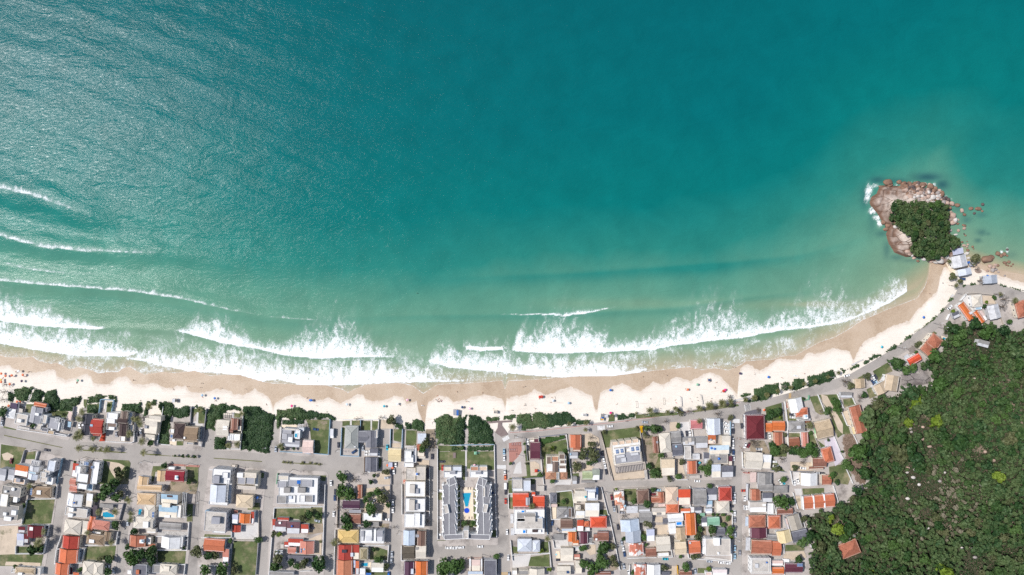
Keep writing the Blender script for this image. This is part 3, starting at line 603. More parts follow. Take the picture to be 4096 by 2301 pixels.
def trim(t):
    if len(t.split()) <= 16: return t
    for a, b in (('standing by the yard', ''), ('with lamp arm', ''), ('slim ', ''), ('two level ', ''), ('the right of centre beach', 'the right centre beach'), ('the upper half of the dense lower block', 'the dense block upper half'), ('the lower half of the dense lower block', 'the dense block lower half'),
                 ('the block right of the pool condominium', 'the block right of pool condominium'), ('the beachfront row at the far left', 'the far left beachfront row'), ('the leafy block left of the white triple houses', 'the leafy sixth block'),
                 ('the narrow block left of the pool condominium', 'the narrow block before pool condominium'), ('the lots below the pool condominium', 'the lots below pool condominium'), ('the bottom edge block right of centre', 'the bottom edge block'), ('the black pergola condominium block', 'the black pergola block'),
                 ('the block at the lower left corner', 'the lower left corner block'), ('the beach road block with parking', 'the beach road block'), ('the driveway plots below the hill', 'the plots below the hill'), ('from the left', 'from left'), ('beige hip roofed','beige roofed'), ('from the top', 'from top')):
        if len(t.split()) > 16: t = ' '.join(t.replace(a, b).split())
    return t
def finish_labels():
    dd = {}
    for o, d, u, v, zn in REG:
        z, ax = (zn, 0) if zn else zone(u, v); dd.setdefault((d, z), []).append((o, u, v, ax))
    for (d, z), L in dd.items():
        prep = 'on' if 'beach' in z and 'row' not in z and 'block' not in z or 'islet' in z or 'avenue' in z or 'strip' in z else 'in'
        if 'hill' in z or 'bend' in z: prep = 'by'
        if len(L) == 1: L[0][0]['label'] = trim(f'{d} {prep} {z}'); continue
        su = max(x[1] for x in L)-min(x[1] for x in L); svv = max(x[2] for x in L)-min(x[2] for x in L)
        ax = 2 if svv > su else 1; L.sort(key=lambda x: x[ax])
        for i, x in enumerate(L):
            x[0]['label'] = trim(f'{d} {prep} {z}, {ordn(i)} from the {"top" if ax == 2 else "left"}')
CN = dict(wh='white', sv='silver', bk='black', nv='dark blue', gr='grey', mr='maroon', rd='red', lb='light blue', tq='turquoise', bl='blue', or_='orange', be='beige', wg='pale grey',
          pu='purple', ye='yellow', gn='green', hp='pink', pk='pale pink', wb='blue and white', ro='red', br='brown', yw='yellow', pc='peach', lb2='pale blue')
def cname(c): return CN['or_' if c == 'or' else c]

# ---------------------------------------------------------------- buildings
WINM = None
def win_mesh(w, h):
    global WINM
    k = 'win%.1f_%.1f' % (w, h)
    if k in MATS: return MATS[k]
    m = MB(); m.box(-w/2, -.05, -h/2, w/2, .04, h/2, 0); m.box(-w/2+.08, .04, -h/2+.08, w/2-.08, .055, h/2-.08, 1)
    MATS[k] = m.mesh('window', [M_WHITE, M_GLASS]); return MATS[k]
def block_frame(cx, cy, w, h, z, a, origin):
    c = P(cx, cy, z); f = (HT-z)/HT
    M = Matrix.Translation((c.x-origin.x, c.y-origin.y, 0)) @ Matrix.Rotation(R(-a), 4, 'Z')
    return M, w*MPP*f/2, h*MPP*f/2
def tf(M, pts): return [M @ Vector(p) for p in pts]
def building(line, ox, oy, s, ang):
    head, *blocks = line.split('|'); desc, cat = head.split('@')
    bl = []
    for b in blocks:
        q = b.split(); a = ang
        bl.append((q[0], ox+float(q[1])/s, oy+float(q[2])/s, float(q[3])/s, float(q[4])/s, q[5], float(q[6]), a))
    u0, v0 = bl[0][1], bl[0][2]
    g = P(u0, v0, bl[0][6]); origin = Vector((g.x, g.y, 0))
    gu, gv = g.x/MPP+CX, CY-g.y/MPP
    base = .14
    gz = 0.0
    root = empty({'apartment building': 'apartment_building', 'row house': 'row_house'}.get(cat, cat.replace(' ', '_')), (origin.x, origin.y, 0))
    reg(root, desc, cat, u0, v0)
    walls = MB(); k = 0
    wc = 'cr' if rng.random() < .2 else 'wh'
    if any(x in desc for x in ('terracotta', 'brown', 'cream', 'peach', 'tan')): wc = 'cr'
    if any(x in desc for x in ('grey', 'weathered', 'charcoal')): wc = 'wg'
    nwin = 0
    for (ty, cu, cv, w, h, c, z, a) in bl:
        M, hx, hy = block_frame(cu, cv, w, h, z, a, origin); k += 1; e = .012*k; walls = MB()
        rm = roofmat(c)
        if ty in ('f', 'gx', 'gy', 'h', 's'):
            ins = {'f': .0, 's': .25}.get(ty, .45)+e
            if ty == 's' and z < 3.3 or ty == 's' and cat in ('shelter', 'canopy', 'kiosk'):   # open lean-to on posts
                for sx in (-1, 1):
                    for sy in (-1, 1):
                        pm = MB(); pm.box(sx*(hx-.3)-.08, sy*(hy-.3)-.08, base-.1, sx*(hx-.3)+.08, sy*(hy-.3)+.08, z, 0, M); pm.obj('post', [wallmat(wc)], root)
            else:
                walls.box(-hx+ins, -hy+ins, base-.3, hx-ins, hy-ins, z-(.5 if ty == 'f' else .02)-e, 0, M)
            if z >= 5 and min(hx, hy) > 2.2 and ty != 's':       # windows on the sides
                for side, (L, nx, ny) in enumerate(((hx, 0, -1), (hx, 0, 1), (hy, -1, 0), (hy, 1, 0))):
                    wp = M @ Vector((nx*hx, ny*hy, 0)); nn = (M.to_3x3() @ Vector((nx, ny, 0)))
                    if nn.x*-(wp.x+origin.x)+nn.y*-(wp.y+origin.y) < 0: continue      # the far sides stay plain
                    n = max(1, int(2*L/3.4)); 
                    for fl in range(int(z//3)):
                        for i in range(n):
                            if nwin > 26: break
                            t = -L+(i+.5)*2*L/n
                            lo = Vector((t if ny else nx*(hx-ins), t if nx else ny*(hy-ins), 0))
                            p = M @ lo; o = link(bpy.data.objects.new('window', win_mesh(1.3 if cat != 'apartment building' else 1.6, 1.2)), root)
                            o.location = (p.x, p.y, 1.6+fl*3); o.rotation_euler = (0, 0, math.atan2(nn.y, nn.x)-math.pi/2); nwin += 1
        rb = MB()
        if ty == 'f':
            zz = z-.35; D = [(-hx+.2, -hy+.2), (hx-.2, -hy+.2), (hx-.2, hy-.2), (-hx+.2, hy-.2)]
            rb.face(tf(M, [(x, y, zz) for x, y in D]), 0, [(x, y) for x, y in D]); rb.obj('roof_deck', [rm], root)
            pb = MB()
            for x0, y0, x1, y1 in ((-hx, -hy, hx, -hy+.22), (-hx, hy-.22, hx, hy), (-hx, -hy+.22, -hx+.22, hy-.22), (hx-.22, -hy+.22, hx, hy-.22)):
                pb.box(x0, y0, z-.8, x1, y1, z+.02+e, 0, M)
            pb.obj('parapet', [wallmat(wc if c not in ('dg', 'bk', 'pu', 'dp') else 'wg')], root)
        elif ty in ('gx', 'gy'):
            A, B = (hx, hy) if ty == 'gx' else (hy, hx); rise = math.tan(R(19))*B; th = .16
            def q(x, y, z_): return (x, y, z_) if ty == 'gx' else (-y, x, z_)
            zc = z-.25
            for sgn in (-1, 1):
                e0 = [(-A, sgn*B, zc), (A, sgn*B, zc), (A, 0, zc+rise), (-A, 0, zc+rise)]
                pts = [q(*p) for p in e0]; sl = B/math.cos(R(19))
                rb.face(tf(M, pts if sgn < 0 else pts[::-1]), 0, [(-A, 0), (A, 0), (A, sl), (-A, sl)] if sgn < 0 else [(-A, sl), (A, sl), (A, 0), (-A, 0)])
                rb.face(tf(M, [q(-A, sgn*B, zc-th), q(A, sgn*B, zc-th), q(A, sgn*B, zc), q(-A, sgn*B, zc)]), 0)
            for sgn in (-1, 1):
                rb.face(tf(M, [q(sgn*A, -B, zc-th), q(sgn*A, B, zc-th), q(sgn*A, B, zc), q(sgn*A, 0, zc+rise), q(sgn*A, -B, zc)]), 0)
                walls.face(tf(M, [q(sgn*(A-.5), -B+.45, z-.2), q(sgn*(A-.5), B-.45, z-.2), q(sgn*(A-.5), 0, zc+rise-.15)]), 0)
            ro = rb.obj('roof', [rm], root)
            cp = MB(); cp.bar(M @ Vector(q(-A, 0, zc+rise+.02)), M @ Vector(q(A, 0, zc+rise+.02)), .13); cp.obj('ridge_cap', [rm], ro)
        elif ty in ('h', 'p'):
            sw = hy > hx; A, B = (hy, hx) if sw else (hx, hy); rl = max(0.02, A-B) if ty == 'h' else .02; rise = math.tan(R(21))*B; zc = z-.25; th = .16
            def q(x, y, z_): return (-y, x, z_) if sw else (x, y, z_)
            c4 = [(-A, -B), (A, -B), (A, B), (-A, B)]; r1, r2 = (-rl, 0, zc+rise), (rl, 0, zc+rise); sl = B/math.cos(R(21))
            rb.face(tf(M, [q(-A, -B, zc), q(A, -B, zc), q(*r2), q(*r1)]), 0, [(-A, 0), (A, 0), (rl, sl), (-rl, sl)])
            rb.face(tf(M, [q(A, B, zc), q(-A, B, zc), q(*r1), q(*r2)]), 0, [(-A, 0), (A, 0), (rl, sl), (-rl, sl)])
            rb.face(tf(M, [q(A, -B, zc), q(A, B, zc), q(*r2)]), 0, [(-B, 0), (B, 0), (0, sl)])
            rb.face(tf(M, [q(-A, B, zc), q(-A, -B, zc), q(*r1)]), 0, [(-B, 0), (B, 0), (0, sl)])
            for i in range(4):
                a_, b_ = c4[i], c4[(i+1) % 4]; rb.face(tf(M, [q(*a_, zc-th), q(*b_, zc-th), q(*b_, zc), q(*a_, zc)]), 0)
            ro = rb.obj('roof', [rm], root)
            if ty == 'h':
                cp = MB()
                if rl > .1: cp.bar(M @ Vector(q(*r1)), M @ Vector(q(*r2)), .12)
                for cn, rr_ in ((c4[0], r1), (c4[3], r1), (c4[1], r2), (c4[2], r2)):
                    cp.bar(M @ Vector(q(cn[0], cn[1], zc+.02)), M @ Vector(q(rr_[0], rr_[1], rr_[2]+.02)), .1)
                cp.obj('ridge_cap', [rm], ro)
            else:
                for sx in (-1, 1):
                    for sy in (-1, 1): pm = MB(); pm.cyl(tuple((M @ Vector((sx*(hx-.2), sy*(hy-.2), 0)))[:2]), .06, .06, .1, zc, 6); pm.obj('post', [M_WHITE], root)
        elif ty == 's':
            th = .12; tl = min(.06*hy*2, .5); p = [(-hx, -hy, z-tl), (hx, -hy, z-tl), (hx, hy, z+tl), (-hx, hy, z+tl)]
            rb.face(tf(M, p), 0, [(x, y) for x, y, _ in p]); 
            for i in range(4):
                a_, b_ = p[i], p[(i+1) % 4]; rb.face(tf(M, [(a_[0], a_[1], a_[2]-th), (b_[0], b_[1], b_[2]-th), b_, a_]), 0)
            rb.face(tf(M, [(x, y, z_-th) for x, y, z_ in p[::-1]]), 0)
            rb.obj('roof', [rm], root)
        elif ty == 'n' and False: pass
        elif ty == 'n':
            if hx*2 < 2.2: n = max(3, int(hy*2/1.0)); 
            else: n = max(3, int(hx*2/1.15))
            al = hx*2 < 2.2
            for i in range(n):
                t = -1+2*(i+.5)/n
                if al: rb.box(-hx, t*hy-.09, z-.12, hx, t*hy+.09, z+.1, 0, M)
                else: rb.box(t*hx-.09, -hy, z-.12, t*hx+.09, hy, z+.1, 0, M)
            for sy in (-1, 1):
                if al: rb.box(sy*(hx-.15)-.1, -hy, z-.34, sy*(hx-.15)+.1, hy, z-.125, 0, M)
                else: rb.box(-hx, sy*(hy-.15)-.1, z-.34, hx, sy*(hy-.15)+.1, z-.125, 0, M)
            for sx in (-1, 1):
                for sy in (-1, 1): rb.box(sx*(hx-.1)-.1, sy*(hy-.1)-.1, .1, sx*(hx-.1)+.1, sy*(hy-.1)+.1, z-.35, 0, M)
            rb.obj('pergola_frame', [wallmat(c) if c != 'dk' else paint('dk')], root)
        elif ty == 'k':
            rb.box(-hx, -hy, max(.2, z-3), hx, hy, z, 0, M); rb.box(-hx-.1, -hy-.1, z, hx+.1, hy+.1, z+.12, 0, M)
            rb.obj('rooftop_box', [wallmat(c)], root)
        elif ty == 't':
            cc = M @ Vector((0, 0, 0)); r = max(hx*2, .5); rb.cyl(cc, r*.92, r, z-1.2, z-.1, 14); rb.cyl(cc, r*1.04, r*.5, z-.1, z+.18, 14)
            tk = rb.obj('water_tank', [paint(c)], root)
        elif ty == 'v':
            nx_ = max(1, round(hx*2/1.1)); ny_ = max(1, round(hy*2/1.7)); sb = MB()
            rb.box(-hx, -hy, z+.02, hx, hy, z+.08, 0, M)
            po = rb.obj('solar_panel', [M_FRAME], root)
            for i in range(nx_):
                for j in range(ny_):
                    x0 = -hx+(i+.06)*2*hx/nx_; x1 = -hx+(i+.94)*2*hx/nx_; y0 = -hy+(j+.06)*2*hy/ny_; y1 = -hy+(j+.94)*2*hy/ny_
                    sb.box(x0, y0, z+.085, x1, y1, z+.11, 0, M)
            sb.obj('cell_panel', [M_PANEL], po)
        elif ty == 'q':
            rb.box(-hx-.3, -hy-.3, z-.5, hx+.3, hy+.3, z-.02, 0, M); po = rb.obj('roof_pool', [M_WHITE], root)
            wb = MB(); wb.box(-hx, -hy, z-.1, hx, hy, z+.02, 0, M); wb.obj('water', [poolmat(c if c in ('tq', 'tq2') else 'tq')], po)
        if walls.f: walls.obj('wall', [wallmat(wc)], root)
DATA_B = '''C 0 1577 4
A 11
B white canopy tent@canopy|p 165 310 150 155 wh 3.5
B plum awning kiosk with grey side roof@kiosk|s 218 187 112 95 pu 3.5|s 290 218 38 195 dg 3
B white cube house with beige deck@house|f 340 405 190 170 be 6.5|k 305 425 60 50 wh 8|f 375 540 190 26 be 3
B orange hooded garden pavilion@pavilion|gx 642 172 200 66 or 5
B grey gabled villa with white box@house|gy 575 335 190 255 gr 6.5|k 590 322 55 35 wh 7.8|gx 730 245 60 80 dg 5|f 610 520 90 90 be 3
B white terrace house with beige deck@house|f 710 400 70 130 be 7.5|f 645 450 90 100 be 5|n 655 365 50 40 wh 6.5|f 720 570 100 50 dg 3
B modern grey terrace house under white pergola@house|f 850 470 160 170 gr 6|n 920 415 90 80 wh 7|f 930 520 40 140 wh 6.3|n 995 500 70 190 wh 5|f 810 612 110 60 ta 3|f 960 642 210 20 wh 2.6
B pale blue tin shed by the lane@shed|s 1108 485 55 90 lb 3
B narrow pinkish shed beside dark wall@shed|s 1115 355 50 150 pk 2.8
B small beige garden shed@shed|s 330 275 60 90 be 3
A 5
B black slate roofed house@house|gy 1400 400 190 160 bk 6|gy 1375 570 160 165 bk 6.2|k 1322 495 25 20 wh 7
B bright red roofed house@house|gx 1550 520 190 250 rd 6|k 1462 505 40 40 lb 7.5|gx 1540 640 110 60 rd 5.5
B white cube villa beside red roof@house|f 1795 350 170 90 wh 7|f 1765 430 140 70 wh 6.5|f 1785 515 150 110 br 6|k 1785 550 85 45 wh 7|f 1880 330 80 80 cr 5
B brown double gabled villa@house|gy 1985 335 120 120 br 7|gx 1960 425 150 100 db 6.5|gy 1965 575 140 190 db 6|f 2085 390 60 200 wh 4|f 2105 540 60 100 wh 3|f 1960 715 80 80 wh 3
B tall cream roofed house@house|s 2415 510 200 250 cr 7|s 2480 395 190 90 cr 7.5|s 2400 690 150 90 cr 5|k 2335 525 35 45 gr 8
A 10
B grey metal roofed house@house|s 40 1290 110 200 gr 6|s 180 1290 110 180 gr 5
B orange sloped roof house with box@house|s 345 1225 210 180 ob 6|f 300 1395 190 80 pc 5.5|k 290 1380 60 55 gr 7
B twin white gabled house@house|gy 545 1195 150 80 wg 6.5|gy 520 1325 150 90 lg 6.5|f 500 1255 150 35 lb 6|n 580 1105 130 80 wh 4.5|f 560 1110 120 80 gr 3.5
B tall pale grey roofed house@house|f 820 1150 120 170 lg 8|k 885 1075 25 15 wh 9
B stepped white cube house@house|f 690 1290 90 80 be 8.5|f 745 1240 100 70 be 7.5|f 700 1355 110 90 be 7.5|f 790 1390 110 110 wh 5.5
A 8
B white house with red terrace and pergola@house|s 1205 1215 90 220 ro 3.5|n 1330 1110 110 60 wh 7.5|f 1365 1110 60 60 lg 6.5|v 1385 1112 65 55 nv 7.4|f 1245 1210 80 110 wh 7|h 1330 1215 90 110 cn 8.5|f 1315 1340 180 130 wh 7|gy 1430 1270 40 330 br 6.5|f 1520 1260 100 350 wh 6|v 1470 1170 30 40 lb 6.6
B salmon tiled low house@house|gx 1165 1405 100 110 sa 4
B sandy tiled gable house with lawn@house|gy 2290 1385 170 130 sd 5.5
C 0 1939 4
A 8
B white apartment block with round tank@apartment building|f 180 110 300 160 cn 9|f 55 250 130 200 wh 9.5|f 130 440 320 230 cn 8|t 205 75 26 26 wh 10|k 220 450 70 70 wh 10|k 120 545 110 60 wh 9|k 75 470 45 45 wh 9|k 245 240 60 80 wh 9|k 90 110 30 30 wh 10
A 4
B tan hip roofed house with panels@house|h 660 120 320 180 tb 5.5|v 505 110 40 110 nv 5.4|k 620 125 60 60 wh 7|f 600 12 300 35 be 3
B maroon gabled house with grey lean-to@house|gy 560 750 260 190 mr 5.5|s 345 720 110 100 mr 5|s 325 880 110 200 lv 4|s 420 860 70 150 mr 4.2|k 500 705 50 50 wh 7
B yellowish tiled corner house@house|h 400 1380 330 110 ta 5|f 220 1380 80 60 cw 4.5|k 320 1430 60 40 wh 6.5|f 600 1390 90 110 cw 4
A 8
B salmon tiled house behind white block@house|gx 1175 65 120 110 sa 4.5|f 1310 30 150 80 wh 7|f 1440 40 90 110 lb 4
B white gabled house with roof tank@house|gy 1195 245 240 200 wh 6|s 1430 250 100 220 wh 4.5|k 1185 290 55 50 be 7.5|t 1182 292 14 14 bl 8.2|v 1110 270 25 100 nv 6.3
B flat beige house with two white boxes@house|f 1220 440 350 130 be 6|k 1140 400 65 55 wh 7.5|k 1125 490 70 55 wh 7.5
B dark brown terrace roof@shelter|s 1505 430 95 210 dp 3
B cream hipped house@house|h 1160 680 270 230 cr 5|s 1350 690 110 230 cr 4
B orange and pink hip tiled house@house|gy 1475 565 95 110 or 4.8|gy 1440 660 90 140 or 4.6|h 1610 650 280 150 sa 5.5
B brown shingle house with white box@house|h 1530 880 300 170 tb 5.5|gy 1715 830 110 150 tb 5|k 1465 905 75 50 wh 7|f 1540 770 140 35 wh 4
A 5
B red gabled house@house|gy 1130 920 270 195 rr 5.5
B light orange gabled house@house|gy 1090 1140 300 215 or 5.5
B orange house with maroon side roof@house|gy 990 1350 220 180 or 5.5|s 1130 1380 55 120 mr 3|s 1215 1430 90 50 or 3
B cream twin hip house@house|h 1410 1340 180 220 cr 5|h 1570 1355 150 210 cr 5
B white gabled tin roof shed@shed|s 1700 340 220 66 cn 3
A 3
B dark grey flat house with terracotta wing@house|f 2230 1370 230 180 dg 6|gx 2150 1270 150 60 te 4|k 2070 1400 50 50 wh 5|k 2200 1400 45 65 te 6.8
B terracotta house with white tank tower@house|gy 2200 900 260 175 te 5.5|k 2265 910 60 50 wh 7.5|t 2268 906 15 15 lb 8.2|f 2370 900 90 110 wh 4|s 2400 970 170 55 te 3.5
B white L shaped hip house@house|h 2290 610 310 190 cr 6|h 2390 450 170 240 cr 6|k 2330 640 80 90 wh 7.5|v 2450 480 35 90 nv 7.2|s 2420 740 140 70 cr 4
B sandy hip tiled house@house|h 2340 235 300 190 sd 5.5
B sandy tiled house with broad roof@house|gx 2390 55 390 100 sd 5.5
B grey flat corner house@house|f 2520 1350 150 130 cn 5
C 600 1577 4
A 4
B dark brown hipped villa@house|h 470 590 200 270 db 6|f 352 590 66 64 wh 7|v 345 672 36 50 lb 6.6|k 378 740 35 30 wh 5|f 480 738 100 22 cn 4
B tan shingled villa@house|gx 660 640 215 245 tb 6|k 550 698 22 28 wh 7.5|f 640 790 110 40 gr 3
B cream roofed villa with white box@house|gx 1165 540 200 250 cr 6.5|k 1200 540 60 60 wh 8
B terracotta and white balcony villa@house|gy 1350 480 120 180 ts 7|gx 1280 575 100 80 ts 6.5|s 1435 500 60 190 db 5.5|f 1335 690 210 115 wh 6|n 1285 690 100 100 wh 6.4
B dark garden pergola deck@pergola|n 1240 345 100 85 dk 2.6
B grey and white villa with roof pool@house|f 2185 605 150 80 gr 6|gy 2200 680 180 90 gr 6|s 2250 790 290 110 gr 6|k 2245 730 60 75 wh 8|f 2355 645 90 150 wh 6.5|q 2335 660 36 60 tq 6.7|n 2415 508 95 50 wh 5.5|f 2415 565 100 50 lg 5|f 2260 565 250 30 cr 6.2
B sand coloured gable house@house|gy 180 1310 140 170 sd 6
B crimson roofed house with tank box@house|gx 400 1310 300 185 cm 6|k 425 1335 50 60 wh 7.5|t 425 1332 18 18 lb 8.3|k 345 1195 90 55 wh 4
C 600 1939 4
A 4
B large white apartment block with grey gabled top@apartment building|f 1140 -130 290 230 wh 9.5|k 1060 -80 95 120 gr 12|f 1200 -150 90 90 wh 10.5|gy 1085 140 250 270 lg 10.5|n 1232 100 36 340 wh 9.8|f 1090 300 300 50 wh 9|f 1280 110 50 380 wh 6
B white terraced apartment house@apartment building|f 1460 -60 130 110 gr 9|f 1600 -150 200 80 cr 8.5|f 1600 -60 150 110 gr 8.5|f 1540 50 300 60 be 8|k 1440 -150 90 70 wh 9|f 1700 -60 60 200 wh 6
B cream hip house with blue tank@house|h 1510 270 270 210 cs 6|t 1712 212 22 22 bl 3
B blue roofed apartment house@apartment building|s 310 230 270 150 lb 9|s 290 430 300 200 lb 9|k 255 330 125 60 cr 10.8|f 458 430 70 200 wh 9|n 545 330 80 400 wh 8|k 315 185 80 28 db 9.5|k 275 505 80 36 wh 9.5|n 135 250 50 200 wh 7.5
B long grey tin roof building@house|gx 325 670 350 115 cn 4
B white gabled house@house|gy 330 925 300 180 wh 5.5|f 505 920 30 160 wh 5|f 380 1035 250 25 cr 4
B cream hip house with roof box@house|h 290 1360 270 170 cr 5|k 265 1345 85 75 cr 6.5
B weathered concrete apartment tower@apartment building|f 1045 590 340 310 cw 10|k 1050 575 130 105 gr 12.5|k 915 435 60 40 lb 9|f 1100 760 200 30 wh 9
B orange and lavender roofed house@house|gy 1520 540 190 150 ob 6|s 1360 550 95 150 lv 6|s 1640 530 50 200 ro 5|gy 1380 705 140 110 ro 4|s 1372 438 60 50 sa 3
B orange tiled house under trees@house|gx 1030 970 330 205 ot 5|s 1210 1150 100 250 sa 4
A 2
B white condominium with grey roof decks@apartment building|f 2370 100 620 430 wh 7|f 2110 0 140 100 gr 8|f 2290 -20 170 100 gr 8|f 2500 -20 190 110 gr 8|f 2130 -110 170 70 cr 7.4|k 2190 90 95 85 cn 9.5|k 2425 90 120 80 cn 9.5|f 2105 240 150 120 cn 8|f 2265 230 120 120 wh 7.5|f 2435 225 90 110 wh 8|f 2540 225 130 110 cn 8|k 2245 205 45 45 lg 8|k 2380 -40 50 50 bl 8
B weathered maroon roofed row@house|s 2090 670 185 165 mw 4.5|s 2292 690 210 195 mw 4.6|s 2130 555 180 55 ro 3.5|s 1985 640 55 190 ro 3.5|k 2077 612 30 30 wh 5.5|t 2268 668 14 14 bl 5.8|k 2145 708 50 28 wg 5
B red tin roof annex@shed|s 2475 705 120 145 ro 4
B salmon and red roofed compound@house|s 2330 925 240 120 ro 4|gx 2270 1055 130 105 sa 4|gy 2510 1005 230 200 sa 4.5|s 2190 955 85 85 ro 3.6|s 2060 1085 130 85 wg 3|t 2466 1036 15 15 lb 6|v 2418 1055 20 70 nv 5.3|t 2338 1090 12 12 lb 4.8|k 2115 985 45 60 cw 3.6
B long dark grey carport roof@shelter|s 2390 1180 430 100 dg 2.8
B grey concrete roof annex@house|f 2100 1425 390 60 cn 4
C 1200 1577 4
A 1
B pink roofed beach house@house|gx 128 845 170 210 pk 5
B grey hipped beach house@house|h 825 690 215 365 ol 5|k 878 842 25 18 wg 5.6
B slate grey L shaped house@house|gx 1020 682 170 190 sg 5|gy 1140 720 180 265 sg 5.2|f 1220 640 40 125 cr 5.5|s 1180 930 130 125 dg 3.5
B dark grey gabled house with white dome@house|gy 1140 1125 195 225 dg 4.5|t 1107 1230 25 25 wh 4.8
B pale yellow roofed house@house|gx 1515 975 205 215 yc 5|s 1445 1130 66 76 lv 3
B white modern house with roof pergola@house|n 1745 870 150 80 wh 6.4|f 1725 965 110 100 wh 7.5|f 1740 1035 140 110 wh 6.5|f 1838 980 46 230 wg 5|f 1740 1135 150 60 wh 5
B white tin roof shelter@shelter|s 1950 710 135 165 lg 3.5
B terracotta shed beside trees@shed|s 1930 900 125 195 te 4|s 1935 1010 140 42 cr 3
B beige flat house with blue tank@house|f 1770 1280 150 190 cw 5|f 1932 1270 150 210 be 7|k 1870 1280 40 40 wh 7.6|t 1870 1280 16 16 bl 8.4|s 1680 1400 60 60 sa 3.5|s 2040 1270 50 170 dp 3
C 1200 1939 4
A 1
B narrow orange roofed shed@shed|gy 955 110 78 215 te 4
B plum roofed house@house|gx 820 318 275 150 pl 4|s 880 428 190 55 gr 3
B brown tile roofed house@house|gx 880 550 185 165 tw 4|s 940 655 70 32 gr 3
B white flat house with black tank@house|f 1155 520 305 125 wh 4.5|t 1172 510 17 17 bk 5.6|s 1195 635 135 85 cn 3
B yellow hipped house@house|h 770 830 335 215 ye 5.5
B white framed house with grey decks@house|f 1150 830 385 215 wh 6|s 1100 815 105 185 wh 7.5|k 1200 815 28 190 wh 7|s 1000 820 46 170 gr 6.6|s 1275 820 100 180 gr 6.6
B red roofed house with black skylight@house|gy 720 1080 240 235 rd 5.5|s 895 1080 105 240 rd 4.5|k 708 1065 72 46 bk 7.2|k 823 1120 52 56 lg 5.6
B khaki hip roofed house@house|h 1020 1110 140 205 kh 5
B weathered orange tiled house@house|gy 710 1330 255 245 ow 5.5|s 917 1330 56 225 or 4|s 868 1270 38 125 lv 4.2
B white roofed house beside small pool@house|s 1240 1325 195 155 cr 5|s 1000 1390 85 105 wh 4|s 1095 1430 85 36 bl 3
B white three level house with stained box@house|f 1840 70 320 240 wh 7|k 1795 70 80 130 cw 9|k 1865 105 60 80 gr 8
B white house with stained box and grey vent@house|f 1840 330 320 210 wh 7|k 1790 330 85 165 cw 9|k 1865 350 58 86 gr 8
B white stepped cube house@house|f 1830 580 320 205 wh 7|f 1872 560 92 195 wh 8.5|k 1800 600 120 90 wh 7.6
B pale blue grey hip house@house|gy 1745 850 185 235 lb2 6
B brown gabled narrow house@house|gy 1945 860 145 235 bt 6|k 1877 820 52 38 gr 6.5
B dark tan shingle house@house|gx 1740 1090 185 225 kd 6
B cream gabled house@house|gx 1935 1080 165 205 cr 6|k 1870 1030 45 50 cn 6.6
B plum gabled house@house|gy 1745 1340 170 215 pl 6|k 1795 1390 38 76 lg 7.6
B vivid orange gabled house@house|gy 1940 1340 205 225 ob 6
C 1800 1577 4
A 0
B white north pavilion with grey terrace@pavilion|f 43 1290 285 88 wh 6.5|f -42 1198 125 68 cr 5.6|f 110 1198 145 72 lg 5.6|gx 40 1255 90 55 gr 8
B white north pavilion with tiled terrace@pavilion|f 457 1285 280 90 wh 6.5|f 390 1192 125 66 tc 5.6|f 530 1192 125 66 pc 5.6|gx 455 1255 92 56 gr 8
B plum roofed narrow house@house|gx 1362 905 160 285 pm 5|f 1380 740 78 58 pm 4.5|f 1305 752 70 34 wh 3
B orange tiled gable house@house|gy 2008 752 185 205 ot 5|s 2030 885 125 55 te 3.5
B grey flat annex with blue tank@shed|s 1980 980 135 105 gr 3.5|t 1930 963 15 15 lb 4.2
B brown and white stepped villa@house|f 1700 1120 320 260 wh 6.5|f 1585 1060 72 120 br 7.8|f 1680 1035 105 76 tc 7.2|f 1790 1000 86 84 br 8.2|f 1798 1085 76 56 br 8|f 1800 1168 105 48 br 7.6|gy 1685 1165 92 165 br 7.8|h 1612 1275 170 180 tc 5.6|h 1815 1290 125 150 tc 5.6|f 1725 1310 46 110 gr 6.8
B mossy green roofed house@house|gx 2200 1300 165 135 gm 4|s 2335 1290 120 175 gm2 4.2|s 2210 1400 220 36 cn 3.2
B grey concrete roof shed@shed|s 1995 1380 76 125 cn 3.5
B blue and grey beach kiosk@kiosk|s 78 292 50 95 gr 3|s 118 300 34 90 bl 2.9
B small concrete beach hut beside dune grass@hut|f 728 290 60 42 cn 2.5
B small concrete beach hut by the stream@hut|f 2155 335 54 36 cn 2.5
B yellow beach kiosk with grey awning@kiosk|s 2438 350 48 66 cn 3|s 2500 352 56 46 wg 2.6|f 2432 405 60 40 yw 2.7|k 2440 378 22 22 bl 3.6
C 1800 1939 4
A 0
B weathered white roofed house@house|f 1075 -10 165 150 cw 6|f 1230 20 120 170 lg 6|f 1080 85 170 40 wh 5.6
B beige terrace roof annex@shelter|s 1450 60 115 88 be 3
B vivid orange roofed house@house|gx 1130 248 255 225 oo 5.5|gx 1420 272 185 185 oo 5|gy 1245 270 66 125 gr 7.5|s 1335 150 56 66 oo 5
B large white apartment house with roof pools@apartment building|f 1265 595 490 390 wh 9|f 1270 625 420 170 cw 11|f 1220 520 300 140 cn 11|k 1280 555 165 85 cw 13|q 1165 435 44 40 tq2 9.7|q 1448 545 40 38 tq2 9.7|q 1187 752 42 44 tq2 9.7|s 1360 740 88 48 db 10|k 1435 745 40 38 wh 10|k 1205 520 26 26 wh 12
B long white garage roofs@shelter|s 990 545 46 158 wg 3|s 1000 755 56 118 wg 3
B white grey pyramid hip house@house|h 1195 970 230 205 lg 6|h 1380 985 120 185 lg 5.5
B cream gabled house with brown skylight@house|gy 1390 1400 245 110 cr 5|k 1395 1420 40 26 br 6|f 1180 1410 160 76 cn 5|f 1030 1410 86 76 wh 5.2
B dark grey hip roofed cottage@house|h 1655 220 115 165 dg 4|s 1668 335 96 46 pk 3
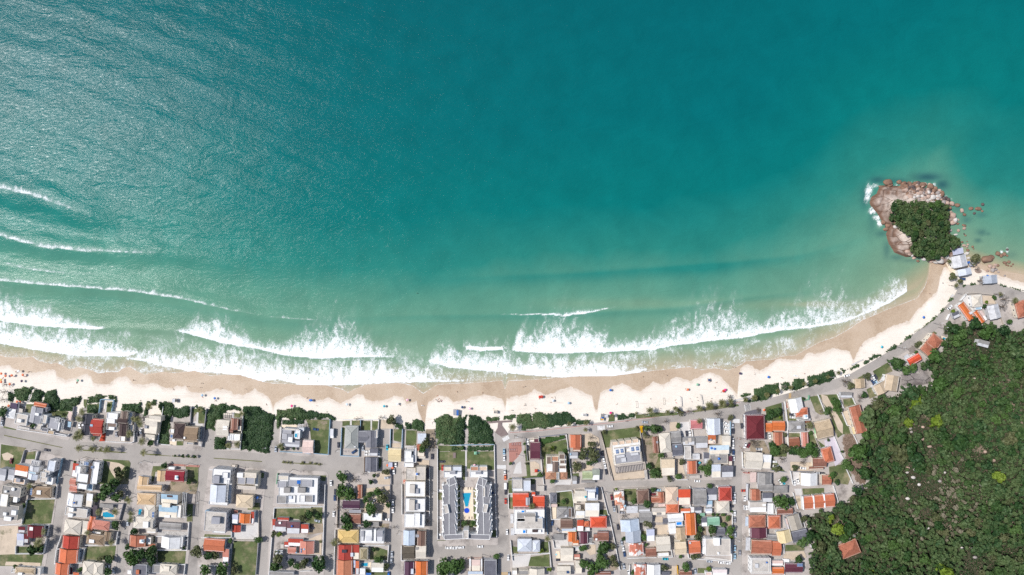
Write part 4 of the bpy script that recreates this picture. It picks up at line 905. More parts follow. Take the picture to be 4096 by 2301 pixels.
B grey hip roofed house with brown deck@house|h 1795 452 180 170 cn 4.5|f 1918 450 56 150 br 4|k 1855 500 36 26 wg 5
B cream roofed house with green tank@house|s 2095 185 190 175 cr 5.5|s 2005 220 60 160 cr 5|t 2168 198 16 16 tq 6.4
B grey villa with white roof box@house|f 2255 165 190 180 lg 5|k 2268 170 96 86 wh 7|s 2352 150 40 210 nv 5.2
B large white roofed house with cream wing@house|s 2275 405 225 225 wh 6|h 2050 370 86 86 cr 5|s 2085 480 140 120 wh 5.6
B orange hip roofed house@house|h 2375 600 270 185 oo 6|s 2085 655 105 185 ro2 5|h 2185 632 86 86 or 4.5|f 2200 715 70 56 wh 3
B brown mottled tile house@house|gx 1865 630 195 155 bt 5|s 1905 732 230 90 lb2 3.4|t 2018 737 11 11 gn 4
B plum roofed house with white pergola@house|gy 2140 850 145 185 pm 5|n 2240 900 56 86 wh 3.5
B bright orange gable house@house|gy 1955 835 140 150 ob 5|s 2010 930 96 86 ob 4.2
B long grey tin roof shelter@shelter|s 1740 840 170 105 cn 3.5
B weathered brown gable house@house|gx 2450 830 180 155 tw 5|gx 2335 845 76 105 tw 4.5|k 2342 875 26 26 wh 5.6
B cream roofed house with round spa@house|s 1870 1120 205 215 cr 5|s 2032 1155 92 82 sa 4|s 2040 1030 66 60 wg 3.6
B cream low gable house@house|gx 1820 1380 220 145 cr 4.5|s 2060 1320 105 215 cr 4.6|k 1885 1400 38 36 nv 5.5
B pink brick court roof@house|s 415 1290 140 190 pk 4|s 322 1290 30 220 wh 4.6|s 505 1290 24 220 wh 4.6|s 405 1420 235 66 lb2 4.8
B dark grey flat hall with white parapet@hall|f 645 1340 195 265 dg 5
B weathered brown roof at the frame edge@house|gx 2450 1425 250 60 tw 4|f 2240 1435 90 40 sa 3.6
C 2400 1577 4
A -7
B white beachfront condominium with solar roofs@apartment building|f 432 935 455 350 wh 7.5|f 445 1010 420 180 gr 8.2|f 420 855 400 40 gr 8.2|f 238 790 92 56 pc 7.9|f 347 776 92 56 pc 7.9|f 456 762 92 56 pc 7.9|f 565 748 92 56 pc 7.9|s 312 915 170 105 wh 9.5|v 275 920 42 66 nv 10|v 350 905 42 66 nv 10|s 556 880 170 105 wh 9.5|v 520 880 42 66 nv 10|v 597 870 42 66 nv 10|k 330 992 125 32 wg 9.2|k 555 957 115 32 wg 9.2|k 380 1050 70 60 wg 8.9
B black slatted parking pergola@pergola|n 478 1195 435 105 dk 2.8
B narrow white roofed gatehouse@shed|s 735 1290 46 158 cw 3
A -5
B terracotta low roof beside cream villa@house|gy 890 810 92 262 tw 4|k 915 768 26 30 gr 5
B cream hip roofed villa@house|h 1045 780 180 310 cr 6
B grey fibre cement roofed house@house|gx 1212 690 165 190 cn 4.5
B charcoal roofed house with blue tank@house|gx 1240 892 170 195 dg 4.4|t 1222 840 17 17 lb 5.6
A -2
B pink roofed house with palm@house|gx 1543 486 185 150 pk2 4.5
B white metal gabled hall@hall|gy 1825 520 205 258 lg 6.5
B orange flat roofed house with round tank@house|s 1790 725 125 145 ob2 5|t 1780 730 16 16 gr 6|t 1815 773 12 12 pk 6
B cream sloped roof house@house|s 2022 755 135 180 cr 5.5
B grey patched concrete roof house@house|s 1420 755 190 125 cn 5|k 1438 735 46 66 be 5.5|k 1385 770 40 50 be 5.5
B square grey concrete roof house@house|s 1628 775 195 180 cn 5
B stained white flat house@house|f 1405 935 105 205 cw 5|f 1540 1000 110 86 wg 4
B white roofed house with two blue tanks@house|s 1910 890 315 145 wb 5.5|t 1785 865 17 17 bl 6.6|t 1837 877 17 17 bl 6.6
B brown concrete flat roof with blue tank@house|f 1905 1040 285 145 cn 5.5|t 1905 1035 19 19 bl 6.6|s 2085 1065 62 150 pm 4|k 1880 975 60 36 be 6
B charcoal sheet roofed annex@shed|s 1710 1025 95 175 dg 4
B cream flat sheet roofed house@house|s 1090 1172 215 265 cs 5.5
B orange tiled gable cottage@house|gy 1475 1170 155 205 ot 5|s 1515 1325 170 50 be 3
B pale metal roofed house@house|s 1860 1230 145 215 lg 5
B dark grey shed roofed house@house|s 2040 1240 185 185 dg 5
C 2400 1939 4
A -4
B faded orange hip house@house|h 310 220 155 215 ow2 5|gy 365 370 80 80 ow2 4.2|k 400 338 26 22 lb 5.2
B brown hip tiled house@house|h 690 195 200 235 bt 5
B terracotta L roofed house@house|gx 915 242 190 105 te 4.5|gy 982 205 100 170 te 4.8|s 990 330 110 50 pk 3
A -1
B pale peach hip house@house|h 1150 180 205 275 pc 5.5|v 1240 230 22 60 nv 6
B orange sloped roofed house@house|s 1350 200 190 255 oo 5.5
B grey corrugated gable hall@hall|gx 1600 205 205 265 cn 6
B dark grey shed roofed annex@house|s 1790 155 165 195 dg 4.8|s 1750 310 95 110 lb 4
B red pyramid hip house@house|h 2005 150 215 230 rr 6.5
B cream hipped street house@house|h 1970 360 205 195 cr 5.5
B white and grey sheet roofed sheds@shed|s 515 400 185 115 wg 4|s 710 390 190 105 cn 4
B grey roofed house with tan ridge@house|gx 730 520 205 175 cn 4.5
B beige slab roofed house@house|s 940 430 225 115 be 4|k 940 465 60 28 cn 4.8
B orange hip roofed cottage@house|h 1160 375 210 165 or 5|s 1368 420 155 78 or 4
A -5
B pale blue gabled house@house|gy 480 650 300 185 lb2 5
B white house with roof pool@house|gx 1210 530 245 125 wh 6|s 1160 700 110 175 wh 5.6|q 1265 622 82 46 tq2 5.8|f 1270 625 110 70 wh 5.2
B thatch coloured tiled house@house|gy 1292 780 185 195 ta 5.5|s 1330 905 90 50 kh 4
A -3
B long vivid orange roofed house@house|gy 1450 630 175 350 ob 6
B small dark grey roofed annex@shed|s 1570 410 115 98 dg 4
B white tin roofed annex@shed|s 1742 420 105 75 lg 4|s 1480 400 56 86 wh 3.5
B green tin roofed house@house|gx 1815 592 195 145 gn 4.5|s 1670 600 95 145 dg 4
B small mossy shed@shed|s 1640 482 75 55 gn 3
B charcoal gabled shed@shed|gx 1925 752 150 135 dg 4
B blue grey gabled house@house|gy 530 830 240 185 st 5|gx 605 775 95 90 st 4.6
B lavender sheet roofed house@house|s 810 810 125 195 lv 4.5
B faded red and white gabled house@house|gy 580 1030 235 195 rw 5
B brown mottled gable house@house|gx 815 1085 172 145 tw 4.5
B large cream gabled house@house|gx 1010 950 225 235 cr 6.5|f 1010 1120 180 60 wh 4
B peach gabled tall house@house|gx 1290 1020 180 205 cs 6|f 1280 900 150 40 cr 4
B orange roofed street house@house|gx 1512 1000 185 215 or 5.5|k 1440 935 25 25 wg 6.5
A 0
B beige rounded apartment house@apartment building|f 1890 1000 395 265 be 8|k 1870 915 88 115 wh 10.5|s 1660 985 36 255 wg 5.5|k 1895 1100 24 30 wh 9
B faded red gable by the corner@house|gy 645 1360 195 175 rw 5
B white vaulted sheet roofed house@house|gy 860 1370 215 180 wh 5.2
B terracotta roof behind the orange wall@house|gx 1370 1420 200 80 tw 4.5
B white ribbed roofed house@house|s 1920 1405 225 100 pw 4.5|f 1740 1425 96 52 pk 4
B small charcoal sheet shelter@shelter|s 1045 585 82 86 dg 3|s 1055 1420 130 60 dg 3
B narrow white street awnings@shelter|s 2352 120 36 270 wg 3
B narrow pale blue awning@shelter|s 2350 590 46 155 lb2 3
B curved white shop awning@shelter|s 2368 950 74 215 wg 3.5
C 3000 1939 4
A -1
B terracotta gabled street house@house|gy 92 160 165 178 te 4.5
B grey tin gabled house@house|gx 248 48 235 115 cn 4.5
B dark grey sheet roofed yard house@house|s 280 210 162 148 dg 4
B grey sheet roofed shelter by tree@shelter|s 490 75 225 125 cn 4
B beige sheet roofed house with balustrade@house|s 130 360 262 165 be 5|k 228 325 46 30 wh 5.8|f 325 385 100 170 wh 3
B large terracotta hip house@house|h 118 590 275 205 te 5
B orange pyramid hip house@house|h 390 602 205 212 ot 5
A -17
B beige grey gabled hall@hall|gy 718 600 200 240 ga 6|s 600 630 26 190 pk 5
A -1
B plum gabled tin house@house|gy 140 770 270 165 pm 5
A 2
B long mottled terracotta roofed house@house|gx 185 1000 320 225 te 5|gx 425 1025 140 235 ot 5
B grey gabled back shed@shed|gx 375 850 220 96 cn 4
A -12
B pale yellow gabled house@house|gy 550 830 225 195 yc 5
B dark grey gabled long shed@shed|gx 800 820 250 190 dg 4.5
A -3
B thatched lean-to shelter@shelter|gx 560 430 250 100 tw 4
A -4
B left unit of the orange triplet@row house|gx 935 290 160 215 ot 5.5|k 850 295 16 210 wh 6.6
B middle unit of the orange triplet@row house|gx 1108 272 160 215 ot 5.6|k 1022 282 16 210 wh 6.7
B right unit of the orange triplet@row house|gx 1272 255 160 215 ot 5.5|k 1192 262 16 210 wh 6.6
A -22
B terracotta hip house enclosed by forest@house|h 1590 1030 320 250 te 5
A 0
B beige flat roofed block with balustrade@apartment building|f 175 1300 315 240 be 7|f 170 1300 280 200 cw 7.4|t 273 1250 12 12 bl 8.4|k 110 1300 46 60 wg 8.4
B orange gabled annex@house|gx 450 1380 185 115 ob 4|s 432 1255 195 86 pk 3.6
B plum roofed house with solar panel@house|gx 700 1335 280 160 pm 5|v 798 1285 90 50 nv 5.6
C 3000 1577 4
A -1
B large maroon hip roofed restaurant@restaurant|h 85 530 310 400 mr 6
A -12
B white gabled hall with cream slope@house|gy 740 178 215 225 wh 5.5
A -5
B small orange hip house@house|h 830 290 200 140 ot 6|k 895 362 62 62 wh 7.8|t 898 354 19 19 lb 8.8|f 870 410 190 30 cn 4
A 0
B orange gabled house@house|gx 457 512 200 160 ob 5.5|gx 303 535 96 145 ob 5
A -3
B terracotta narrow gabled house@house|gy 455 712 155 205 te 4.5
B grey hip roofed house@house|h 755 515 250 160 cn 5.5|k 782 530 60 46 wg 7|s 920 458 86 66 tw 3.5
B brown sheet roofed cottage@house|gx 708 772 165 165 te2 4
B salmon gabled narrow house@house|gy 882 722 108 225 sa 4.5
A -14
B large sand tiled house with green wall@house|gx 1180 560 265 285 ta 5.5|s 1050 620 34 175 gn2 4
A -16
B long terracotta house with cream walls@house|gy 1732 402 185 440 te 6|f 1655 585 50 120 yc 4
A -15
B orange hip house beside the drive@house|h 1245 975 170 245 ot 5
A -2
B brown tiled house with side porch@house|gx 1115 1095 215 155 tw 4.5|s 1060 1185 235 50 tw 3.4
A 3
B cream and white roofed hall@hall|gx 60 1062 270 260 cr 5.5|s 268 1080 138 225 wh 5
A 0
B grey gabled hall@hall|gy 235 1350 225 180 cn 5
B beige patio roof@shelter|s 50 1330 100 165 pk 4
B white metal gabled warehouse@warehouse|gy 950 1362 262 200 wh 5|f 1180 1340 60 120 cr 3
B terracotta roofed back house@house|gx 1228 1375 145 160 te 4
B grey roof between white walls@house|s 1545 15 185 90 cn 4
C 3452 1300 4
A 10
B beige tiled L shaped villa@house|gy 458 930 225 250 sb 6
A -28
B beige tiled wing of the villa@house|gy 290 1012 215 165 sb 5.2
A -30
B bright orange roofed cottage@house|gx 825 555 210 125 oo 5|s 700 510 80 66 wg 3
A 40
B large terracotta hip villa@house|h 1150 268 215 200 te 6.5|h 1050 405 230 150 te 5.8
A 15
B grey roof among the trees@house|s 1930 300 180 105 cn 5
A -5
B tan tiled roadside house@house|gy -45 935 165 150 ta 4
C 3452 990 4
A -12
B white corrugated restaurant hall@restaurant|gy 1548 220 235 190 wg 5.2|gy 1630 390 215 105 lg 4.8|s 1520 65 175 95 lv 3.2
B blue tarpaulin shelter@shelter|s 1690 240 50 36 bl 2.6|t 1730 272 30 30 gr 2
A -5
B grey roofed beach bar@bar|gy 2035 510 235 130 st 4|t 2000 448 12 12 bl 5
A -6
B white hip roadside house@house|h 1828 855 165 195 cr 5.5|f 1850 975 105 40 lb 4
A -36
B long bright orange roadside house@house|gy 1655 1025 115 300 ob 5.5|k 1725 1050 36 30 wg 7
B narrow orange roofed house@house|gy 1862 1110 76 215 ob 5|s 1925 1090 40 190 pk 4
A -14
B weathered grey gabled barn@barn|gy 2100 1030 185 225 wg 5
A -25
B small grey tin lean-to@shed|s 1490 1080 115 100 dg 3.5
A -15
B terracotta house at the right frame edge@house|h 2545 985 190 270 te 5
'''
DATA_I = '''C 0 1577 4
car 45 385 100 bk;car 30 465 97 sv;car 745 895 10 bk;car 175 1068 100 mr;car 1273 505 92 wh;car 2197 630 108 bk;car 2253 590 100 wh;car 1862 640 90 gr
palm 1318 283;palm 1270 398;palm 1265 618;palm 2205 400;palm 2245 480;palm 2270 755;palm 1225 690;palm 1290 675;palm 1268 862;palm 1487 878;palm 1617 885 9;palm 1718 888;palm 2296 940;palm 2075 640;palm 2395 180;palm 860 320 8;palm 2140 395 10;palm 1490 705 9
tree 1200 1088 28 d;tree 1900 1270 100 o;tree 1840 1410 90 d;tree 1740 180 35 d;tree 520 510 45 d;tree 2400 770 60 g;tree 2380 620 30 g
lawn 420 160 540 160 500 360 420 300;lawn 790 260 960 260 1100 280 1050 410 760 370;lawn 1340 80 1400 85 1370 230 1340 180;lawn 1390 160 1590 160 1580 300 1390 300;lawn 1700 130 1800 120 1780 280 1700 290;lawn 20 800 420 860 380 920 330 1080 270 1170 0 1180;lawn 420 930 575 910 565 1040 405 1040;lawn 1650 1040 2060 1060 2090 1100 2050 1440 1560 1440 1620 1200;lawn 60 510 260 560 250 575 60 540
soil 30 960 120 930 220 980 200 1040 120 1060 60 1050
median 60 650 70 665 990 858 1000 850;median 1310 885 1330 905 1980 942 2040 940 1980 925;median 2340 952 2574 962 2574 978 2340 968
paver 1640 620 1700 600 1680 750 1585 755
soil 1700 1070 1900 1100 2000 1150 1850 1350 1780 1250
walk 440 0 495 0 445 140 420 140;walk 1690 120 1720 120 1700 285 1675 285
wall 1175 200 1150 420 gr;wall 1605 85 1815 100 1780 290 lb;wall 1605 90 1580 300 lb;wall 2150 450 2140 760 2080 780 1690 760 wh;wall 2574 400 2510 800 2574 805 wh;wall 600 920 560 1060 wh;wall 390 900 330 1120 gr;wall 990 1030 900 1447 lb;wall 270 560 1060 680 1100 640 wh
pole 560 880;pole 1380 1000;pole 2310 1060;pole 1060 1290
C 0 1939 4
car 2043 615 98 sv;car 1710 1307 5 wh;car 1815 1375 95 wh
palm 2060 245;palm 705 745 12;palm 640 900 16;palm 1850 430;palm 1575 440 12;palm 2095 560 12;palm 2100 470 12;palm 1780 930 13;palm 1400 770 10;palm 480 20 12;palm 590 950 14
tree 1720 80 120 d;tree 1640 160 90 g;tree 1850 210 80 g;tree 1520 230 60 o;tree 1930 140 60 o;tree 1840 660 75 d;tree 380 340 40 g;tree 530 1040 110 d;tree 600 1000 90 d;tree 1730 1220 70 d;tree 1720 1390 75 d;tree 2150 750 70 d;tree 2070 1130 100 g;tree 2250 1100 90 d;tree 2400 1080 110 d;tree 2140 1200 100 g;tree 1280 1370 50 g;tree 250 1310 40 g;tree 2040 1000 50 d;tree 2420 1250 60 d;tree 1600 1190 50 o
lawn 450 240 880 235 820 620 360 640 410 330;lawn 0 1110 700 1120 660 1300 0 1300;lawn 1390 990 1860 980 1830 1200 1350 1210;lawn 270 990 700 1000 690 1100 260 1110;lawn 2250 830 2480 820 2480 920 2400 1000
soil 0 660 300 660 250 1000 240 1110 0 1120;soil 100 1230 400 1240 650 1250 650 1300 80 1290
wall 440 235 880 225 910 0 wh;wall 245 990 245 1110 690 1100 780 650 700 652 wh;wall 975 820 900 1040 870 1270 wh;wall 900 1030 1350 1030 1300 1250 wh;wall 1360 970 1850 960 1880 760 wh;wall 870 1265 1310 1255 wh;wall 0 655 340 625 420 250 wh;wall 1600 310 1970 310 1900 570 gr;wall 2070 800 2050 1020 gr;wall 1420 560 1900 570 be
pool 1650 440 1720 430 1760 450 1830 480 1830 520 1680 525 1640 500;deck 1600 540 1640 430 1720 405 1850 450 1850 540
pool 2220 385 2280 385 2255 515 2205 515
pole 880 800;pole 2100 130;pole 1960 780
C 600 1577 4
car 2012 882 95 sv;car 785 655 95 bk;truck 1338 1152 4 be
palm 800 250 12;palm 1470 310 10;palm 1265 820 12;palm 1400 800 12;palm 2140 1085 6;palm 2195 1090 6;palm 2250 1095 6;palm 2440 1095 6;palm 2090 830 12
tree 230 1150 60 d;tree 520 990 34 d;tree 400 985 22 d;tree 615 995 20 g;tree 715 1000 32 d;tree 620 1400 50 d;tree 2120 880 40 d;tree 1130 790 70 d;tree 2300 870 30 d
lawn 660 220 890 260 870 470 780 470 740 300 650 450;lawn 1350 300 1450 310 1440 400 1350 400;lawn 430 750 540 750 530 820 430 820;lawn 570 1150 780 1170 770 1400 600 1400;lawn 50 1150 240 1150 200 1240 90 1240 60 1400 0 1390;lawn 1760 1250 1830 1260 1820 1340 1750 1340;lawn 2050 1270 2200 1290 2190 1310 2050 1310;lawn 2320 1290 2500 1300 2500 1340 2320 1340
median 0 960 330 985 330 992 0 975;median 350 980 750 1010 750 1022 350 995;median 1020 1018 1790 1070 1790 1082 1020 1030;median 2110 1085 2574 1110 2574 1122 2110 1097
redpave 310 1110 800 1140 790 1170 310 1140
deck 320 750 430 750 420 820 315 810;deck 2110 490 2350 490 2350 550 2110 545
walk 750 290 780 290 770 470 850 470 820 830 780 830 800 520 650 460 740 430
dirt 340 1395 780 1400 740 1600 250 1560
walk 1320 290 1350 290 1345 410 1310 410
wall 210 200 115 800 320 815 wh;wall 660 200 640 480 gr;wall 900 240 850 700 820 850 gr;wall 1490 300 1440 880 1230 875 wh;wall 2095 530 2080 780 wh;wall 2070 920 2440 940 2574 960 lb;wall 950 1210 1290 1210 wh;wall 2040 1270 2020 1440 gn
pole 800 700;pole 640 1100;pole 1400 1140;pole 1870 830;pole 2290 1200
shrubbery 0 100 110 100 110 190 0 200 2;shrubbery 140 110 340 120 380 240 360 330 220 330 190 300 130 190 2;shrubbery 190 350 340 300 330 440 320 460 310 700 300 800 130 790 1.2;shrubbery 370 230 640 190 640 340 480 410 380 380 2;shrubbery 670 200 880 190 890 320 770 300 760 230 1.6;shrubbery 980 150 1210 160 1210 290 1180 300 1170 400 1060 420 1040 570 890 560 920 300 2.5;shrubbery 1220 180 1450 190 1490 280 1220 250 2;shrubbery 1470 190 1700 180 1990 350 1990 600 1920 960 1700 900 1450 880 1500 350 2.5;shrubbery 2030 260 2300 220 2574 270 2574 400 2110 390 2100 500 2030 560 2.5;shrubbery 2120 400 2480 400 2470 480 2110 480 1.5;shrubbery 1030 680 1220 700 1220 880 1020 880 1.8
C 600 1939 4
tree 740 1090 110 o;tree 30 1050 70 d;tree 30 1180 90 d;tree 930 1160 80 d;tree 1030 1130 70 o;tree 880 1370 100 g;tree 1130 1360 120 g;tree 1340 1370 60 o;tree 1735 880 65 g;tree 1280 900 40 g;tree 1975 800 50 o;tree 2065 800 50 y;tree 2050 1180 100 o;tree 2010 1320 100 d;tree 2240 1250 60 d;tree 2350 1310 60 g;tree 2460 1260 80 o;tree 2440 530 60 o;tree 2530 470 60 d;tree 540 1010 25 g
lawn 1980 380 2574 370 2574 560 1980 530;lawn 120 1060 580 1060 560 1260 130 1270;lawn 1340 900 1720 910 1700 1447 1280 1447;lawn 880 790 1300 810 1290 845 860 845;lawn 1600 290 1760 290 1760 400 1560 400;lawn 600 310 690 310 680 590 590 590
rubble 130 740 600 750 600 830 120 825
concrete 1320 650 1740 650 1730 890 1320 885;concrete 1670 420 1760 410 1740 650 1660 650
wall 90 1050 590 1050 620 610 wh;wall 100 830 600 825 wh;wall 820 850 1300 850 1310 640 wh;wall 1735 420 1735 890 1310 890 be;wall 1300 950 1270 1447 gr;wall 1735 900 1690 1447 gr;wall 1985 380 1900 1447 wh;wall 1980 375 2574 370 wh;wall 780 1300 1270 1300 wh;wall 30 1290 560 1280 540 1447 wh
pole 630 830;pole 800 245;pole 1790 170
C 1200 1577 4
car 250 563 10 nv;car 615 815 88 bk;car 1003 862 90 sv;car 865 920 145 nv;car 1395 855 92 tq;car 1075 915 0 wh;car 1073 965 0 wh;car 1265 958 88 wh;car 1530 1125 95 wh;car 1500 1238 92 wh;car 1393 1337 170 sv;car 1900 1055 0 bk;car 2112 1000 90 bk;car 2277 1080 0 bk;car 2280 1180 90 rd;car 495 1425 90 wh;boxtruck 515 625 92 wg
palm 40 1095 6;palm 165 1100 6;palm 245 1110 6;palm 305 1125 6
tree 650 1330 90 g;tree 740 1340 80 b;tree 900 400 60 b;tree 1460 410 90 o;tree 1290 380 60 b;tree 2010 780 80 o;tree 1950 860 70 g;tree 2080 870 70 b;tree 1370 1250 60 o;tree 1190 1300 40 d;tree 1010 1280 50 b;tree 1650 1260 50 b;tree 860 1380 80 b;tree 1130 1400 50 d;tree 2110 640 60 b;tree 1290 840 40 b
shrubbery 0 230 300 290 430 290 520 320 560 380 540 460 490 400 0 390 2.2;shrubbery 1690 450 1780 450 1780 560 1680 560 2;shrubbery 1790 400 1870 380 2000 490 1990 590 1800 570 1790 450 2.4;shrubbery 1510 470 1640 460 1650 550 1510 550 2;shrubbery 2150 420 2250 340 2380 320 2450 380 2574 340 2574 820 2200 810 2170 600 3.5
lawn 100 410 480 410 450 960 230 940 220 750 180 740 160 560;lawn 680 430 960 420 960 500 680 510;lawn 980 430 1250 430 1240 580 980 590;lawn 680 520 720 540 700 870 680 870;lawn 1700 575 1870 580 1860 820 1690 820;lawn 1500 560 1630 560 1620 770 1500 740;lawn 1450 570 1480 570 1470 740 1450 740;lawn 30 1290 420 1300 410 1390 30 1340;lawn 2210 920 2574 920 2574 1140 2440 1150 2220 1220;lawn 1270 1010 1310 1040 1300 1160 1260 1200;lawn 2210 820 2574 830 2574 910 2210 915
median 0 1112 360 1112 360 1125 0 1125
walk 1130 410 1155 410 1150 590 1130 590;walk 800 410 830 410 830 510 800 510
soil 1270 410 1440 420 1500 470 1500 550 1270 550;soil 1450 790 1610 780 1620 860 1450 860;soil 1900 1040 2070 1060 2060 1180 1870 1150;soil 1220 1260 1440 1260 1440 1447 1250 1440;dirt 2020 560 2150 560 2180 860 2100 860 2000 700
dirt 320 440 420 430 440 470 370 490
wall 480 400 450 970 220 950 lb;wall 680 410 1260 410 1250 580 wh;wall 665 540 645 985 940 1000 945 790 lb;wall 1450 560 1440 870 lb;wall 1640 560 1630 870 lb;wall 2200 880 2200 1447 wh;wall 1030 1010 1030 1250 br;wall 1455 1180 1455 1447 gr;wall 2070 1180 2070 1447 wh;wall 970 410 965 520 lb
pole 610 880;pole 1350 1050;pole 2140 430
C 1200 1939 4
car 563 118 90 bk;car 555 215 90 nv;car 538 470 95 wh;car 1177 265 130 gr;car 1484 285 90 wh;car 1484 410 90 wh;car 1385 555 5 wh;car 1470 1112 90 sv;car 1463 1215 92 sv;car 187 680 40 bk;car 2258 90 0 wh;car 2265 525 0 wh;car 2255 795 0 wh;car 2370 1012 3 wh;car 2463 1015 3 wh;car 2560 1005 3 wh;car 1420 1440 90 bl;car 275 580 15 sv
palm 555 930;palm 325 910 7
tree 800 160 110 g;tree 660 60 80 g;tree 640 150 60 g;tree 1120 150 60 g;tree 1050 240 60 g;tree 1260 130 80 g;tree 1330 220 100 o;tree 1400 330 50 d;tree 1110 380 110 g;tree 600 380 90 b;tree 700 470 80 b;tree 720 570 90 d;tree 760 660 90 g;tree 590 650 70 b;tree 1060 640 75 d;tree 150 470 70 d;tree 300 500 70 d;tree 60 560 60 b;tree 270 1290 130 d;tree 60 1290 70 b;tree 1370 950 50 b;tree 1260 1200 70 g;tree 1380 1320 60 o;tree 2290 1300 110 g;tree 2400 1330 100 g;tree 2290 1400 110 g;tree 2500 1390 80 d;tree 2040 600 60 b;tree 1400 690 40 b;tree 1500 690 50 b;tree 1180 1040 40 d
lawn 1130 1000 1250 1000 1400 1050 1400 1200 1120 1200;lawn 1050 1350 1400 1400 1400 1447 1050 1447;lawn 610 130 900 130 900 240 610 240;lawn 2200 885 2330 885 2330 895 2200 895;lawn 2205 130 2300 130 2300 240 2205 240;lawn 0 360 360 360 350 640 0 600
soil 1060 60 1440 20 1440 460 1000 440;dirt 1280 620 1430 620 1420 700 1280 700;dirt 130 620 370 620 370 760 130 800;soil 130 880 350 780 340 1120 240 1100
pool 985 1245 1090 1245 1085 1305 975 1300;deck 960 1240 1140 1240 1130 1350 960 1340
wall 400 0 360 1200 wh;wall 0 350 385 355 wh;wall 560 730 540 1447 wh;wall 1440 0 1440 460 1430 600 gr;wall 2200 0 2200 880 wh;wall 2070 0 2070 500 wh;wall 1630 0 1630 480 wh;wall 1620 980 1620 1220 2070 1220 wh;wall 950 980 1420 975 1400 1240 wh;wall 955 1240 950 1447 wh;wall 600 0 590 700 be;wall 0 1385 160 1380 wh
pole 510 1100;pole 2120 90;pole 1580 735;pole 2250 1165
C 1800 1577 4
car 1243 765 88 wh;car 1248 865 90 bk;car 864 920 90 lb;car 866 1025 90 wh;car 876 1255 90 wh;car 884 1330 90 or;car 2437 950 82 bk;car 2457 1045 80 wh;car 2482 1150 80 wh;car 2500 1245 80 bk
palm 1000 530 13;palm 1540 880 12;palm 2175 460 10;palm 1905 480 9;palm 2170 570 8
tree 2260 700 70 b;tree 2270 800 60 o;tree 2130 960 90 o;tree 2280 960 110 o;tree 2020 1170 90 o;tree 2230 1100 50 g;tree 2320 1070 50 g;tree 1640 860 35 y;tree 1840 800 40 b;tree 1640 1380 50 g;tree 1440 1290 50 g;tree 190 870 30 g;tree 970 1110 30 g;tree 1840 900 40 g;tree 1190 800 24 g;tree 1200 930 26 g;tree 1220 1110 24 o;tree 905 1240 30 b
shrubbery 0 330 50 390 90 400 270 330 265 480 240 810 0 820 3.5;shrubbery 310 340 460 350 590 450 700 560 710 800 270 810 280 500 3.5;shrubbery 0 830 240 830 240 900 0 900 1.5;shrubbery 270 820 700 815 700 905 290 905 1.5;shrubbery 580 380 790 350 790 415 600 430 1;shrubbery 840 360 1020 330 1040 380 990 410 840 410 1;shrubbery 1040 420 1140 300 1300 300 1330 480 1300 560 1140 580 1130 490 1060 490 1.2;shrubbery 1300 300 1470 290 1500 330 1560 350 1600 520 1500 540 1310 550 1.2;shrubbery 1510 320 1880 280 1990 380 2000 420 1990 470 1600 520 1.3;shrubbery 2010 420 2100 390 2250 400 2240 470 2010 480 1.2;clipped_hedge 1440 690 1850 650 1850 710 1480 810 1440 760 2.2;clipped_hedge 70 1095 240 1085 240 1110 80 1120 1;clipped_hedge 275 1090 440 1095 490 1030 700 1015 700 1035 500 1050 455 1115 280 1110 1
lawn 0 910 240 910 240 1195 0 1150;lawn 275 915 700 915 705 1210 275 1190;lawn 1460 800 1860 720 1900 1000 1480 1000 1460 880;lawn 1500 980 1560 960 1520 1300 1490 1300;lawn 1850 1000 1900 1000 1930 1330 1890 1350;lawn 1200 740 1230 760 1270 1070 1210 1080;lawn 1210 1090 1270 1080 1290 1310 1220 1310;lawn 950 1310 1480 1290 1490 1330 950 1365;lawn 930 1380 1360 1350 1360 1440 930 1447;lawn 1960 1270 2060 1260 2060 1330 1960 1330;lawn 190 1200 240 1200 240 1380 190 1360
paving 900 760 1180 700 1230 1310 930 1340
redpave 940 780 1140 760 1150 900 1100 990 990 1100 950 1100
concrete 1010 1270 1060 1120 1125 1070 1135 1100 1150 1270
soil 1280 1080 1360 1075 1430 1120 1440 1240 1400 1300 1290 1305
boardwalk 590 430 770 425 990 415 990 445 830 455 830 500 930 640 820 680 720 610 760 540 770 455 595 470
zebra 895 710 60 4 110;zebra 820 1165 0 10 60;zebra 2418 540 -3 8 70
soil 2080 650 2250 620 2380 700 2400 860 2120 880;soil 2000 1060 2300 1160 2260 1240 1960 1250;concrete 1660 1370 1940 1370 1930 1447 1680 1447
walk 245 810 270 810 270 1380 245 1380
playset 410 940 gn;playset 1378 1225 rd;gym 1060 800;gym 980 890;benches 70 980;umbrella 390 1140 pk
wall 710 810 720 1447 wh;wall 1420 680 1500 1447 wh;wall 1860 640 1950 1390 wh;wall 1430 690 1860 640 gr;wall 930 1375 1490 1335 gr;wall 1210 710 1240 1060 gr;wall 2410 600 2570 1310 be;wall 2060 1250 2360 1200 be;wall 0 820 700 805 lb
pole 1400 515;pole 1030 660;pole 1060 950
umbrella 196 210 nv;umbrella 318 232 pk;umbrella 1440 47 rd;umbrella 1470 43 rd;umbrella 1650 105 wb;umbrella 1900 145 lb;umbrella 2570 302 hp
person 250 92;person 270 125;person 290 122;person 1185 180;person 1200 155;person 1215 180;person 980 258;person 1000 260;person 1360 235;person 1370 228;person 1637 60;person 1685 60;person 1613 135;person 1430 78;person 210 235;person 235 220;person 1060 670;person 1490 572;person 690 235
C 1800 1939 4
